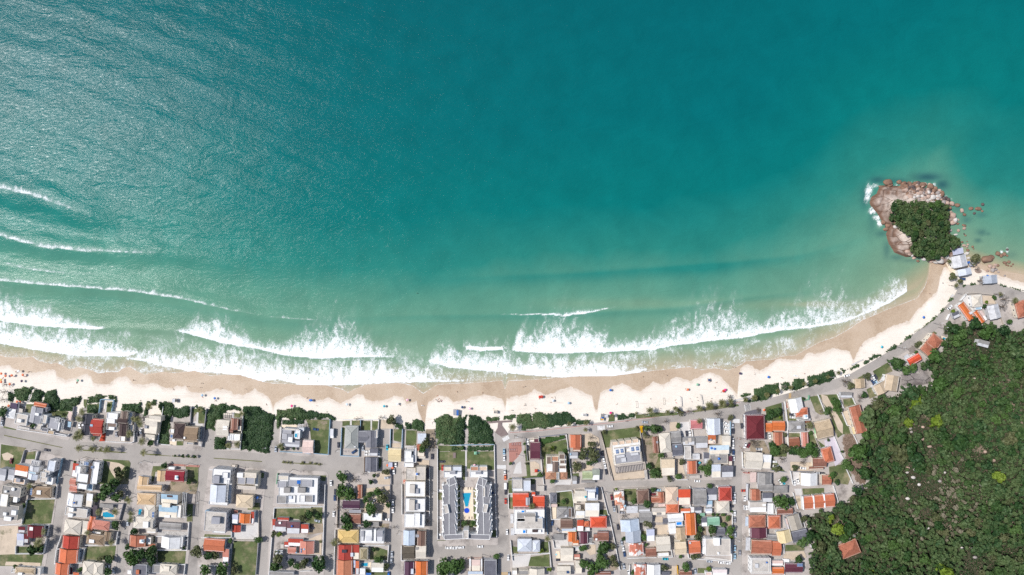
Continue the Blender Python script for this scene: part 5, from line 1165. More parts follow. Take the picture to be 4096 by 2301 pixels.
van 885 30 90 wh;car 890 118 90 bk;car 890 265 90 rd;car 655 133 0 nv;car 63 1008 2 wh;car 178 1003 2 wh;car 482 990 2 wh;car 912 758 90 wh;car 932 1170 90 wh;car 1740 730 40 gr;car 1635 610 95 nv;car 1742 1205 0 bk;car 945 1440 90 sv
palm 1315 345 12;palm 1555 865 11
tree 745 1140 55 g;tree 1830 275 50 g;tree 1460 1060 45 y;tree 2130 1030 60 g;tree 2170 1270 90 g;tree 2300 1330 100 g;tree 2400 1270 90 g;tree 2450 1040 110 d;tree 2420 1150 70 g;tree 1590 1360 45 y;tree 60 1330 120 g;tree 170 1280 90 g;tree 230 620 50 d;tree 370 620 50 g;tree 2510 980 80 d;tree 2260 1410 60 g
lawn 930 0 1000 0 1000 140 940 140;lawn 1700 120 1950 100 1980 350 1720 380;lawn 1470 910 1570 910 1580 1090 1400 1100;lawn 990 980 1080 1000 1090 1100 1000 1090;lawn 1250 1160 1590 1110 1590 1310 1260 1300;lawn 945 200 1000 200 1010 390 945 380;lawn 2370 400 2510 400 2530 480 2400 500;lawn 110 0 160 0 160 680 100 690;lawn 380 60 420 80 430 650 380 680;lawn 180 570 430 570 430 680 180 680;lawn 640 725 740 725 740 835 630 830
concrete 1000 1150 1300 1110 1250 1300 1000 1330;soil 2150 960 2330 960 2330 1100 2240 1130 2180 1060
deck 165 40 365 40 380 560 165 560
pool 190 130 340 125 290 350 245 350;roundpool 270 410 45
deck 180 690 360 680 370 740 190 750
lounger 220 60 90;lounger 290 60 90;lounger 330 60 90;lounger 235 530 90;lounger 305 530 90;lounger 350 530 90;lounger 200 60 90
paving 1150 390 1500 390 1520 780 1050 800 1020 400;deck 1610 360 1700 360 1700 540 1620 560;concrete 1650 880 1880 800 1900 990 1680 1010;concrete 1730 1250 1980 1240 2000 1400 1720 1300;deck 1690 1060 1750 1060 1770 1230 1700 1220
roundpool 1698 1113 17
wall 720 0 745 840 wh;wall 940 390 930 150 1000 145 wh;wall 1520 380 1560 800 lb;wall 980 1130 1590 1100 wh;wall 970 900 1000 1220 wh;wall 1580 920 1620 1330 wh;wall 1590 150 1620 560 1990 540 wh;wall 1950 90 2010 540 wh;wall 1700 120 1940 95 wh;wall 2420 40 2530 480 wh;wall 1650 900 1670 1020 2070 990 wh;wall 2060 750 2080 960 2300 945 wh;wall 280 1180 520 1175 pk;wall 530 1200 530 1447 pk;wall 770 1190 780 1447 gr
pole 750 470;pole 520 1110;pole 2470 100
hatch 880 1425 130 50
C 2400 1577 4
car 160 513 -2 wh;car 720 450 3 sv;car 1390 632 82 bk;car 1435 618 78 wh;car 1315 670 88 sv;car 2022 470 30 wh;car 2018 533 15 wh;car 2035 598 5 wh;car 2122 503 90 sv;car 2131 593 90 bk;car 2127 757 88 wh;car 2131 828 88 wh;car 2135 930 88 nv;car 2137 1022 88 wh;car 1560 1390 3 wh;car 2325 820 110 wh;car 2380 818 115 mr;car 2545 878 0 sv;car 2545 930 0 bk;car 2315 1112 130 wh;car 2272 510 85 bk;motorcycle 428 433 -5 bk
palm 190 340 8;palm 580 310 7;palm 800 265 13;palm 1085 285 9;palm 1205 230 10;palm 1590 220 11;palm 1755 185 14;palm 1960 150 14;palm 2330 90 10;palm 2475 60 10;palm 1590 430 10;palm 1750 1090 11
tree 740 540 60 d;tree 860 550 100 d;tree 950 560 60 d;tree 720 650 50 o;tree 1050 440 70 b;tree 1280 290 60 o;tree 1420 280 80 b;tree 1880 320 90 b;tree 2090 380 50 o;tree 60 610 40 o;tree 980 980 55 g;tree 800 1150 60 d;tree 880 1270 90 d;tree 1310 1080 60 o;tree 1640 1190 70 g;tree 1710 1230 80 g;tree 1740 1160 60 g;tree 1250 1330 60 g;tree 1110 1350 50 o;tree 2080 50 60 b;tree 2440 760 80 b;tree 2500 830 60 b;tree 2540 270 50 b;tree 2110 170 50 o;tree 600 550 40 o;tree 1250 500 45 g
shrubbery 280 340 530 310 560 380 280 415 1.1;clipped_hedge 1230 440 1270 440 1275 565 1235 565 2;clipped_hedge 215 1375 700 1350 700 1375 220 1390 1.2;shrubbery 1180 1020 1210 1100 1220 1350 1190 1200 1
lawn 20 590 630 520 660 740 640 760 160 760 150 850 70 850;lawn 570 330 900 290 1100 300 1240 270 1240 330 570 390;lawn 1450 270 1700 220 2200 160 2220 190 1500 290;lawn 800 1000 960 980 1000 1340 800 1340;lawn 150 340 230 330 230 430 130 440
soil 90 860 180 860 250 1260 720 1200 740 1330 210 1380;dirt 680 640 840 660 960 950 850 1200 760 1100 700 900;soil 1200 1020 1300 1060 1380 1350 1250 1330;soil 1110 450 1230 440 1230 590 1120 610;paving 1480 570 1680 560 1710 690 1500 690;concrete 1275 450 1420 440 1460 690 1300 700;concrete 1930 440 2090 470 2090 650 1940 640;paving 1450 830 1720 890 1740 960 1600 1110 1600 960 1480 950
charcoal 2280 330 2330 280 2500 240 2574 240 2574 320 2345 320 2335 700 2300 700
zebra 2360 215 80 7 90;zebra 2182 430 0 7 65;zebra 20 535 0 3 60
umbrella 178 305 hp;umbrella 1595 1100 tq;umbrella 1497 993 tq
goalframe 595 165 85 100;goalframe 1030 110 80 100;net 1285 40 1300 195;net 1605 10 1640 160
person 805 75;person 1213 97;person 1228 143;person 1440 75;person 1467 123;person 1550 50;person 1563 102;person 1783 70;person 1778 108;person 275 163;person 965 230;person 1165 345;person 2190 705;person 2230 720;person 2250 725;person 2230 830;person 2260 860;person 2260 1200;person 2285 1220
wall 10 600 210 1390 700 1360 be;wall 630 510 760 1360 be;wall 1280 560 1350 1050 wh;wall 1450 420 1490 680 wh;wall 1680 390 1720 650 wh;wall 2090 440 2090 660 lb;wall 2280 930 2290 1180 2574 1200 wh;wall 1150 620 1170 1010 wh;wall 1200 1040 1230 1370 1400 1370 wh;wall 2300 1260 2510 1270 ro
yellowslide 663 568
pole 700 310;pole 1150 270;pole 2230 690;pole 2250 1210;pole 915 250;pole 595 290
C 2400 1939 4
car 187 205 82 mr;car 212 305 84 bk;car 229 390 85 sv;car 290 682 82 bk;car 347 928 82 sv;car 372 1025 82 wh;car 391 1112 82 nv;car 380 1310 80 sv;car 459 1415 80 wh;car 355 448 5 gr;car 932 85 5 lb;car 850 155 0 mr;car 1048 1190 3 tq;car 1755 1228 3 sv;car 1940 1247 5 wh;car 2045 1258 3 wh;car 1525 1383 80 sv;car 2151 168 90 wh;car 2153 260 90 wh;car 2155 455 88 wh;car 2157 565 88 gr;car 2162 800 88 sv;car 2157 1018 90 lb;car 2157 1150 90 lb;car 2235 1090 90 gr;car 2308 97 0 rd;car 2348 348 0 wh;car 2350 388 0 wh;car 2100 335 30 bk;car 1602 1005 85 wh;car 2318 222 90 wh
tree 755 300 75 d;tree 850 90 50 d;tree 490 340 50 b;tree 380 520 80 b;tree 770 640 70 o;tree 380 860 40 d;tree 740 970 30 g;tree 700 840 50 g;tree 1305 380 35 d;tree 1580 520 50 d;tree 1590 590 45 d;tree 1600 710 50 g;tree 1790 740 90 d;tree 1980 640 50 g;tree 2090 750 80 g;tree 2050 550 45 g;tree 1970 480 35 g;tree 1880 480 30 g;tree 1810 480 30 g;tree 1760 20 50 d;tree 1560 840 80 o;tree 1530 1150 70 o;tree 60 1000 90 d;tree 60 1250 100 g;tree 200 1000 60 o;tree 200 1190 60 o;tree 250 1270 60 o;tree 1040 1330 60 o;tree 1390 1330 80 g;tree 1740 1350 45 y;tree 1290 1150 35 g;tree 530 1400 45 g;tree 450 140 40 o;tree 540 270 50 g;tree 2110 430 25 g;tree 2100 850 40 y;tree 260 70 25 y;tree 60 370 40 b
lawn 380 70 590 60 590 300 400 250;lawn 0 430 110 410 130 490 0 490;lawn 1560 1330 1790 1340 1790 1410 1560 1410;lawn 600 60 770 60 770 90 600 90;lawn 670 740 740 740 760 900 670 900
soil 880 640 1090 640 1100 790 890 800;soil 880 510 1000 510 1000 600 880 600;dirt 1620 800 1680 640 1700 820;soil 990 1290 1230 1300 1220 1447 1110 1447 1100 1350;paving 1130 870 1220 870 1200 1160 1150 1160;dirt 100 1130 250 1150 280 1350 180 1380;dirt 1700 480 2110 480 2120 700 1900 600 1700 500;concrete 1640 1180 2110 1240 2100 1200 1700 1150
pole 75 100;pole 170 590;pole 240 910;pole 330 1240;pole 2130 850
kayak 1080 750 80
wall 210 80 270 460 be;wall 205 70 1240 40 be;wall 1440 30 1450 460 wh;wall 1380 880 1420 1170 wh;wall 900 890 930 1160 1160 1160 wh;wall 1120 880 1160 1160 wh;wall 600 60 600 330 wh;wall 140 470 230 880 320 1370 wh;wall 2120 470 2120 800 wh;wall 2110 940 2110 1240 1420 1175 wh;wall 440 1180 900 1165 wh;wall 480 1290 470 1447 wh;wall 1240 1300 1250 1447 yw;wall 340 760 320 560 be
C 3000 1577 4
car 317 672 80 wh;car 672 327 5 bk;car 686 370 3 wh;car 155 882 3 wh;car 385 1080 3 wh;car 415 1153 5 wh;car 857 1185 8 wh;car 770 1392 78 wh;car 712 1420 80 wh;car 487 1412 60 wh;car 1075 1262 5 wh;car 1155 1268 5 bk;car 530 1410 50 tq
palm 80 50 9;palm 275 20 9;palm 950 500 15;palm 870 90 6
tree 340 310 90 d;tree 450 300 80 d;tree 290 370 60 d;tree 480 370 30 y;tree 845 80 35 d;tree 1370 140 80 g;tree 1400 240 80 g;tree 1240 260 70 d;tree 1310 370 60 b;tree 1780 60 90 b;tree 80 780 100 b;tree 360 820 60 d;tree 400 900 90 g;tree 560 880 90 o;tree 680 930 80 d;tree 780 920 90 g;tree 870 970 90 g;tree 960 890 100 g;tree 1040 930 80 g;tree 1470 920 30 d;tree 1530 1120 80 g;tree 1600 1180 60 g;tree 730 1180 60 o;tree 850 1100 80 b;tree 520 1050 80 b;tree 1320 1310 60 g;tree 1390 1410 50 d;tree 540 1380 60 g;tree 970 620 40 g;tree 560 650 40 o;tree 1255 735 28 d;tree 130 240 50 b;tree 430 1200 60 o;tree 900 380 30 o;tree 1140 270 50 b
lawn 240 210 520 130 530 430 270 430;lawn 590 240 700 240 740 420 600 420;lawn 620 620 810 625 810 690 620 690;lawn 940 630 1020 640 1110 850 950 830;lawn 950 40 1080 20 1180 230 1200 320 1080 330 1010 230;lawn 1100 10 1400 0 1480 300 1640 600 1600 650 1480 640 1400 700 1340 560 1300 400 1200 200;lawn 1260 1160 1500 1110 1620 1300 1560 1447 1270 1400;lawn 340 1000 560 1240 340 1220;lawn 1480 80 1640 60 1690 180 1510 210;lawn 1080 740 1200 830 1130 860;lawn 290 770 600 800 580 1000 330 1000
soil 1130 0 1230 30 1480 480 1480 640 1400 560 1300 300 1160 130
paving 900 120 980 120 1040 280 1120 330 1250 390 1060 420 1000 450 980 330 900 200;lavender 1180 740 1350 680 1500 1040 1360 1150 1330 1060 1280 850 1200 830;soil 1460 280 1600 250 1700 480 1550 510;dirt 0 740 220 740 320 950 0 920;soil 640 1080 1000 1090 1000 1220 650 1230;concrete 680 1240 820 1250 820 1447 700 1447
brush 1500 620 1640 600 1740 820 1880 980 1930 1200 1840 1447 1700 1400 1560 1150 1480 880 1.0
redpave 580 110 620 110 620 220 580 220
hatch 640 30 40 90;umbrella 230 255 or
wall 520 140 550 430 gr;wall 560 120 600 430 610 820 wh;wall 1090 10 1200 290 wh;wall 1400 0 1500 220 wh;wall 1470 280 1560 500 1610 510 1650 640 wh;wall 1350 680 1440 900 wh;wall 1450 950 1500 1040 wh;wall 1640 40 1690 160 wh;wall 650 1230 690 1447 wh;wall 650 1235 1030 1250 gr;wall 330 1220 580 1250 gr;wall 950 20 940 90 860 100 gn;wall 1660 650 1740 820 wh;wall 1020 640 1120 880 be;wall 1550 1210 1650 1430 wh;wall 620 610 1020 600 wh
C 3000 1939 4
van 583 1212 5 wh
tree 490 260 120 g;tree 560 330 80 g;tree 650 280 70 d;tree 850 930 95 g;tree 770 1200 75 d;tree 1430 730 120 y;tree 1300 530 60 y;tree 1270 590 50 y;tree 1950 1380 70 y;tree 1900 870 90 g
deadtree 1680 790 70;deadtree 2400 1290 60
lawn 560 960 750 960 870 1020 860 1050 560 1060;lawn 830 60 1180 50 1180 150 850 160
soil 560 1070 860 1060 900 1160 720 1200 520 1180;soil 720 180 820 190 850 390 780 380 730 260;concrete 700 60 820 60 830 160 730 160
wall 690 130 770 390 wh;wall 1340 20 1420 290 wh;wall 850 560 950 900 1000 1040 wh;wall 380 310 430 490 wh;wall 540 960 550 1100 wh;wall 550 1240 550 1447 wh
C 3452 1300 4
car 207 835 60 bk;car 170 852 65 wh;car 165 925 60 nv;car 212 918 60 lb
tree 545 610 140 d;tree 700 720 90 g;tree 820 700 80 g;tree 70 830 70 o;tree 890 310 60 o;tree 860 1260 130 y;tree 30 1130 60 d;tree 850 440 30 g
lawn 150 740 390 600 470 740 330 790 240 900;lawn 940 250 1130 100 1180 130 1000 290;lawn 50 1030 150 980 230 1120 100 1180
outcrop 480 760 700 770 880 760 940 690 1040 760 1110 850 1100 950 950 980 800 990 560 1000 590 830 1.5
outcrop 1740 100 1820 80 1830 180 1760 150 1
outcrop 1720 860 1790 850 1790 910 1720 900 1
pergolahut 780 400;pool 1270 195 1320 205 1300 240 1260 230;deck 1240 170 1340 200 1360 250 1260 255
umbrella 308 352 tq
shrubbery 10 590 150 500 300 440 290 500 140 590 30 630 2;shrubbery 320 440 430 370 560 300 560 340 480 390 330 460 2;shrubbery 570 290 620 270 630 300 580 310 1.5;shrubbery 640 230 770 160 780 200 640 280 2
pole 530 350;pole 1200 40
C 3452 990 4
car 1393 960 -45 wh;car 1600 505 0 nv
palm 1380 230 9;palm 1490 610 9;palm 2430 850 12;palm 2200 750 9
tree 1800 180 90 o;tree 1450 470 70 o;tree 1550 540 50 o;tree 1900 530 90 b;tree 1840 350 60 b;tree 2280 830 100 b;tree 2260 950 90 b;tree 2100 800 40 g;tree 1980 880 30 y;tree 1950 950 40 d;tree 1440 1020 40 y;tree 2350 1180 50 g
shrubbery 690 1440 780 1380 830 1340 850 1350 720 1447 2;shrubbery 850 1330 960 1270 1080 1150 1190 1080 1200 1110 980 1280 860 1350 1.8;shrubbery 1195 1060 1320 950 1330 970 1200 1085 1.6;shrubbery 1330 890 1400 800 1440 810 1340 915 1.6;shrubbery 2200 580 2574 690 2574 720 2190 610 1.6;shrubbery 1600 590 1820 570 1800 600 1600 620 1.4
deck 1310 240 1400 230 1500 420 1400 420;walk 1380 790 1420 740 1460 770 1400 800;concrete 1640 760 1740 760 1800 1010 1760 1030 1580 840;soil 1900 770 2110 780 2110 900 1920 900
boat 1730 275;umbrella 978 1118 bl
person 1060 735;person 1078 740;person 1280 570;person 1375 605
wall 1670 740 1810 730 2100 760 be;wall 1660 745 1570 850 wh;wall 2120 850 2270 1260 be;wall 1350 1160 1390 1070 wh;wall 1490 960 1610 1090 wh
pole 1510 735;pole 2090 740;pole 2490 690;pole 1120 1210
C 2808 1340 4
car 2322 650 -15 wh;jetski 1500 655 15
palm 845 1005 9;palm 1040 955 9;palm 1215 900 9;palm 1640 785 9;palm 1810 740 9;palm 2015 670 8;palm 2185 605 9;palm 700 1040 9;palm 1420 840 9;palm 120 1150 13;palm 320 1090 13;palm 460 1060 10
tree 2300 750 110 b;tree 1320 830 60 b;tree 450 1000 60 b;tree 2380 820 70 o
shrubbery 620 970 760 920 780 960 640 1000 1;shrubbery 830 850 1080 790 1220 780 1230 900 1200 950 830 1010 1.6;shrubbery 690 1060 820 1010 1200 960 960 1040 720 1090 0.7;shrubbery 1260 780 1390 760 1400 860 1330 910 1270 880 2;shrubbery 1400 870 1480 720 1640 690 1650 850 1430 900 2.5;shrubbery 1660 660 1850 630 2100 570 2140 660 2050 730 1700 840 2.5;shrubbery 2210 540 2350 520 2540 460 2540 500 2260 600 2
walk 500 1040 650 1000 800 960 810 985 640 1030 500 1060;walk 2370 470 2574 380 2574 400 2400 490
lawn 190 1150 280 1130 290 1160 190 1185;lawn 2480 690 2574 640 2574 700 2500 700
umbrella 615 618 pu;umbrella 1068 675 bl;umbrella 350 900 rd;umbrella 374 880 hp;umbrella 120 725 nv
person 225 457;person 505 522;person 535 520;person 845 610;person 845 635;person 1270 680;person 1290 692;person 1640 620;person 150 1018;person 147 1055;person 240 760;person 210 840;person 205 850;person 315 915;person 100 740;person 150 745;person 130 755;person 95 710;person 145 705;person 2550 175
zebra 735 1160 80 7 85;zebra 2545 1000 80 1 10
pole 1980 660;pole 1350 870
C 0 1400 4
umbrella 10 380 or;umbrella 80 417 or;umbrella 180 410 or;umbrella 358 402 or;umbrella 290 340 wh;umbrella 340 500 pu;umbrella 5 480 ye;umbrella 10 515 or;umbrella 147 550 or;umbrella 1238 490 gn;umbrella 265 830 or;umbrella 312 835 or;umbrella 130 895 or;umbrella 828 1272 wh
person 30 455;person 90 560;person 240 355;person 260 370;person 1210 530;person 1225 520;person 2120 487;person 2140 492;person 445 355;person 465 350;person 400 430;person 385 425;person 215 430
shrubbery 240 640 380 580 545 600 430 840 260 800 2.2;shrubbery 470 830 560 620 690 650 705 700 660 850 2.2;shrubbery 690 840 740 660 880 640 960 780 960 960 820 960 760 860 2.4;shrubbery 965 790 1280 740 1310 790 1180 980 970 960 2.2;shrubbery 1410 740 1600 710 1720 740 1600 800 1590 830 1400 860 2;shrubbery 1400 880 1580 870 1580 1010 1400 1000 1.5;shrubbery 1730 700 1870 730 1890 830 1820 800 1740 790 2;shrubbery 1960 860 2180 860 2250 800 2290 860 2260 1060 2180 1000 1960 960 2;shrubbery 2350 830 2520 800 2510 890 2400 900 2330 1050 2280 1080 2350 900 2;shrubbery 120 650 240 720 210 830 110 830 2
tree 40 680 80 b;tree 20 800 70 b;tree 60 560 60 b;tree 30 1000 90 d
C 600 1577 4
umbrella 832 20 lb;umbrella 1032 68 bl;umbrella 2265 190 hp;umbrella 2562 100 bl;tower 375 105
person 832 50;person 1040 110;person 1858 170;person 1045 100;person 2510 65
C 1200 1577 4
umbrella 178 100 bl;umbrella 748 165 wb;umbrella 1345 195 tq;umbrella 1555 158 wh;umbrella 1715 95 pk;umbrella 1480 1180 or;umbrella 1400 1140 or
person 110 65;person 260 188;person 230 110;person 780 190;person 1600 182;person 1750 115;person 2165 85;person 2180 100;person 2195 118;person 2205 125;person 2220 118;person 2235 105;person 2250 120;person 2265 110;person 2245 95;person 2200 30;person 2220 80;person 1960 183
surfboard 1960 183 10;surfboard 1440 475 60
C 1900 1000 1.2578
umbrella 682 706 bl;umbrella 1072 703 or;umbrella 1120 678 gn
person 845 638;person 965 632;person 240 690;person 250 687;person 1210 572;person 1060 700;person 1068 708
C 0 1100 1.2578
person 870 577;person 945 562;person 1013 545;person 1008 567;person 1110 570;person 1232 574;person 2318 548;person 2300 590;person 2427 595;person 2097 92
C 3452 690 4
boulder 410 155 75 50 br;boulder 580 155 40 32 br;boulder 660 175 40 32 br;boulder 745 185 45 38 br;boulder 835 195 38 50 br;boulder 890 180 30 40 dk;boulder 950 195 60 38 br;boulder 1080 225 50 45 br;boulder 1160 265 35 45 br;boulder 690 215 50 28 br;boulder 600 235 50 25 br;boulder 680 285 50 40 pk;boulder 790 230 40 26 dk;boulder 880 235 34 28 br;boulder 820 265 36 26 dk;boulder 920 285 50 30 br;boulder 990 270 34 28 dk;boulder 730 340 40 30 pk;boulder 760 390 45 36 pk;boulder 890 340 42 32 pk;boulder 830 330 26 26 br;boulder 960 330 36 24 gr;boulder 1020 320 38 24 pk;boulder 1070 300 34 30 dk;boulder 1115 330 34 26 pk;boulder 1200 325 36 28 gr;boulder 1265 350 34 42 br;boulder 1110 400 56 40 wg;boulder 1190 380 50 28 wg;boulder 1195 425 30 18 wg;boulder 1030 450 38 20 wg;boulder 1110 465 40 20 wg;boulder 1230 400 30 26 gr;boulder 1300 420 32 34 dk;boulder 1365 435 30 30 dk;boulder 1290 475 34 36 gr;boulder 1350 490 34 36 pk;boulder 1425 500 38 38 pk;boulder 1515 525 44 28 br;boulder 1585 610 28 38 pk;boulder 1730 580 36 28 br;boulder 1845 580 50 28 br;boulder 1920 510 26 24 dk;boulder 1625 675 28 24 br;boulder 1400 635 32 20 pk;boulder 1910 620 20 16 br;boulder 1785 655 24 18 dk;boulder 1480 760 32 36 wg;boulder 1440 690 50 50 pk;boulder 1450 800 60 40 pk;boulder 1620 848 36 18 br;boulder 1620 895 26 24 pk;boulder 1530 930 24 24 pk;boulder 1400 930 30 22 gr;boulder 1485 995 34 16 wg;boulder 1640 1010 16 14 br;boulder 1620 985 12 12 dk;boulder 1680 1155 18 16 pk;boulder 1755 1190 18 18 br;boulder 1770 1220 12 12 br;boulder 1665 1105 10 10 br;boulder 1620 1170 34 22 pk;boulder 1665 1190 20 16 pk;boulder 1680 1245 28 20 br;boulder 1585 1115 22 16 br;boulder 975 1385 40 28 wg;boulder 820 1370 30 24 pk;boulder 750 1310 30 24 pk;boulder 790 1330 24 20 wg;boulder 720 1270 50 34 pk;boulder 880 1420 24 20 br;boulder 1120 1410 24 18 wg;boulder 1060 1420 30 18 pk;boulder 370 910 46 28 br;boulder 520 865 34 30 wg;boulder 400 850 44 36 br;boulder 330 800 34 40 br;boulder 300 230 50 20 br;boulder 440 210 50 16 br;boulder 1530 760 10 20 pk;boulder 840 400 40 22 gr;boulder 930 400 24 20 dk;boulder 990 370 30 20 dk;boulder 860 300 22 18 dk;boulder 900 380 20 16 gr;boulder 1150 300 26 22 br;boulder 1220 470 26 22 dk;boulder 1330 400 22 18 dk;boulder 1520 820 30 16 br
boulder 1990 1390 90 60 br;boulder 2060 1360 46 36 br;boulder 2160 1300 36 36 br;boulder 2215 1335 26 30 br;boulder 2265 1310 30 30 br;boulder 2310 1335 16 16 br;boulder 2310 1235 20 20 dk
C 3452 990 4
boulder 2275 245 36 22 br;boulder 2335 235 26 24 br;boulder 2325 290 20 14 br;boulder 2370 300 18 14 br;boulder 2400 270 14 14 br;boulder 2290 280 18 14 br;boulder 2035 300 36 30 pk;boulder 2095 320 34 26 pk;boulder 2075 365 34 34 gr;boulder 2130 355 24 18 gr;boulder 2165 395 26 12 gr;boulder 1990 375 26 20 pk;boulder 2270 450 20 14 gr;boulder 2160 290 26 20 br;boulder 2120 280 30 20 pk;boulder 1240 215 70 40 wg;boulder 1180 235 50 28 wg;boulder 1100 225 40 20 pk;boulder 1350 150 36 36 wg;boulder 1660 100 40 26 wg;boulder 1690 170 30 20 wg;boulder 1850 380 50 30 pk
'''
ox = oy = 0; s = 4; ang = 0
for ln in DATA_B.strip().split('\n'):
    t, r = ln[0], ln[2:]
    if t == 'C': ox, oy, s = (float(q) for q in r.split())
    elif t == 'A': ang = float(r)
    elif t == 'B': building(r, ox, oy, s, ang)

# the pool condominium: saw-toothed wings round the court
def condo():
    o = P(1865, 2030, 0); root = empty('apartment_building', (o.x, o.y, 0))
    reg(root, 'white condominium with saw toothed grey wings round the pool', 'apartment building', 1865, 2030)
    wm, rm = wallmat('wh'), roofmat('cg'); W_ = MB(); Z = 7.5
    def piece(u, v, w, h, a, z=Z, flat=None, trim=None):
        M, hx, hy = block_frame(u, v, w, h, z, a, o)
        W_.box(-hx+.1, -hy+.1, 0, hx-.1, hy-.1, z-.1, 0, M)
        m = MB(); D = [(-hx, -hy), (hx, -hy), (hx, hy), (-hx, hy)]
        m.face(tf(M, [(x, y, z) for x, y in D]), 0, D); m.obj('roof_deck', [roofmat(flat) if flat else rm], root)
        p = MB(); zz = z+.45
        L4 = ((-hx, -hy, hx, -hy+.25), (-hx, hy-.25, hx, hy), (-hx, -hy+.25, -hx+.25, hy-.25), (hx-.25, -hy+.25, hx, hy-.25))
        for x0, y0, x1, y1 in (L4 if z != Z and abs(z-Z) > .03 else L4[2:]):
            p.box(x0, y0, z-.6, x1, y1, zz, 0, M)
        p.obj('parapet', [wm], root)
    for i in range(9):                       # left and right wings, one dwelling bay each
        v = 1948+i*23.5
        piece(1798+(i % 2)*0, v, 48 if i % 2 else 54, 23, -14, Z+.02*(i % 2))
        piece(1934+(0 if i < 5 else 3), v, 48 if i % 2 else 55, 23, 14, Z+.02*(i % 2))
        for uu, sg in ((1824, 1), (1907, -1), (1773, -1), (1961, 1)):   # slanted bay walls of the saw teeth
            M, hx, hy = block_frame(uu+(3 if i >= 5 and uu > 1880 else 0), v, 8, 22, Z-1, -14*(1 if uu < 1860 else -1), o)
            W_.box(-hx, -hy, 0, hx, hy, Z-1, 0, M)
    piece(1806, 1926, 34, 30, -22, Z+.1); piece(1928, 1928, 34, 30, 22, Z+.1)
    piece(1815, 2147, 75, 20, -3, Z+.05); piece(1912, 2147, 95, 20, 2, Z+.07); piece(1863, 2137, 22, 34, 0, 9.5, 'cw')
    piece(1784, 2037, 20, 34, -12, 9.5, 'cw'); piece(1941, 2033, 18, 34, 12, 9.5, 'cw')
    piece(1936, 1968, 10, 38, 0, 8.2, 'be')
    m = MB()                                  # white ridge lines along both wings
    for u0, v0, u1, v1 in ((1797, 1916, 1797, 2138), (1931, 1916, 1936, 2138)):
        a = P(u0, v0, Z)-o; b = P(u1, v1, Z)-o; m.bar((a.x, a.y, Z+.25), (b.x, b.y, Z+.25), .2)
    m.obj('roof_ridge', [wm], root); W_.obj('wall', [wm], root)
    # garden fins between court and wings
    m = MB()
    for i in range(6):
        for u0, u1 in ((1824, 1841), (1893, 1908)):
            a = P(u0, 1962+i*29+(6 if u0 < 1860 else 0), .3); b = P(u1, 1962+i*29+(0 if u0 < 1860 else 6), .3)
            m.bar((a.x-o.x, a.y-o.y, .3), (b.x-o.x, b.y-o.y, .3), .45)
    m.obj('garden_path', [M_CONC], root)
condo()

# ---------------------------------------------------------------- vegetation meshes
def ico(sub=1):
    bm = bmesh.new(); bmesh.ops.create_icosphere(bm, subdivisions=sub, radius=1); v = np.array([x.co[:] for x in bm.verts]); f = np.array([[l.index for l in x.verts] for x in bm.faces]); bm.free(); return v, f
def leafcloud(C, N, size, rs, flat=.75):
    """quads centred at C, facing roughly N"""
    n = len(C); r = rs.normal(size=(n, 3)); n_ = N*flat+r*.42; n_ /= np.linalg.norm(n_, axis=1)[:, None]
    t = np.cross(n_, rs.normal(size=(n, 3))); t /= np.linalg.norm(t, axis=1)[:, None]; b = np.cross(n_, t)
    s = (size*(.6+.8*rs.rand(n)))[:, None]
    return np.stack([C-t*s-b*s*.6, C+t*s-b*s*.6, C+t*s*.8+b*s*.7, C-t*s*.8+b*s*.7], 1)
def crown_proto(seed, nb=9, nl=34, lsize=.13, squash=.75):
    rs = np.random.RandomState(seed); Q = []; T = []
    for k in range(nb):
        th = rs.rand()*6.283; rr = (.62*math.sqrt(rs.rand())) if k else 0; br = .34+.22*rs.rand()
        c = np.array([rr*math.cos(th), rr*math.sin(th), .35+.35*rs.rand()-rr*.3])
        d = rs.normal(size=(nl, 3)); d[:, 2] = np.abs(d[:, 2])*1.1-.2; d /= np.linalg.norm(d, axis=1)[:, None]
        C = c+d*br*(.82+.25*rs.rand(nl)[:, None]); C[:, 2] *= squash
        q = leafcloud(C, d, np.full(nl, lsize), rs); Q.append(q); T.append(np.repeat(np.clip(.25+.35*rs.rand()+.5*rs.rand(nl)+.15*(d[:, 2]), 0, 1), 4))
    q = np.concatenate(Q).reshape(-1, 3); t = np.concatenate(T)
    v, f = ico(1); v2 = v*np.array([.60, .60, .30])+np.array([0, 0, .26])
    return q, t, v2, f
def proto_arrays(seed, **k):
    q, t, v2, f = crown_proto(seed, **k); nq = len(q)//4
    quads = np.arange(len(q)).reshape(-1, 4)
    f4 = np.concatenate([f, f[:, 2:3]], 1)          # core triangles written as degenerate-free tris below
    return q, t, v2, f
def crown_mesh(name, seed, mat, **k):
    q, t, v2, f = proto_arrays(seed, **k)
    V = np.concatenate([q, v2]); me = bpy.data.meshes.new(name); nq = len(q)//4
    loops = np.concatenate([np.arange(len(q)), (f+len(q)).ravel()]); starts = np.concatenate([np.arange(0, nq*4, 4), nq*4+np.arange(0, len(f)*3, 3)])
    me.vertices.add(len(V)); me.vertices.foreach_set('co', V.astype(np.float32).ravel()); me.loops.add(len(loops)); me.loops.foreach_set('vertex_index', loops.astype(np.int32))
    me.polygons.add(len(starts)); me.polygons.foreach_set('loop_start', starts.astype(np.int32)); me.materials.append(mat)
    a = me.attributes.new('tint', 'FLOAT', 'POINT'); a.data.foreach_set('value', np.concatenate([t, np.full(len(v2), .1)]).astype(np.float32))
    me.update(calc_edges=True); return me
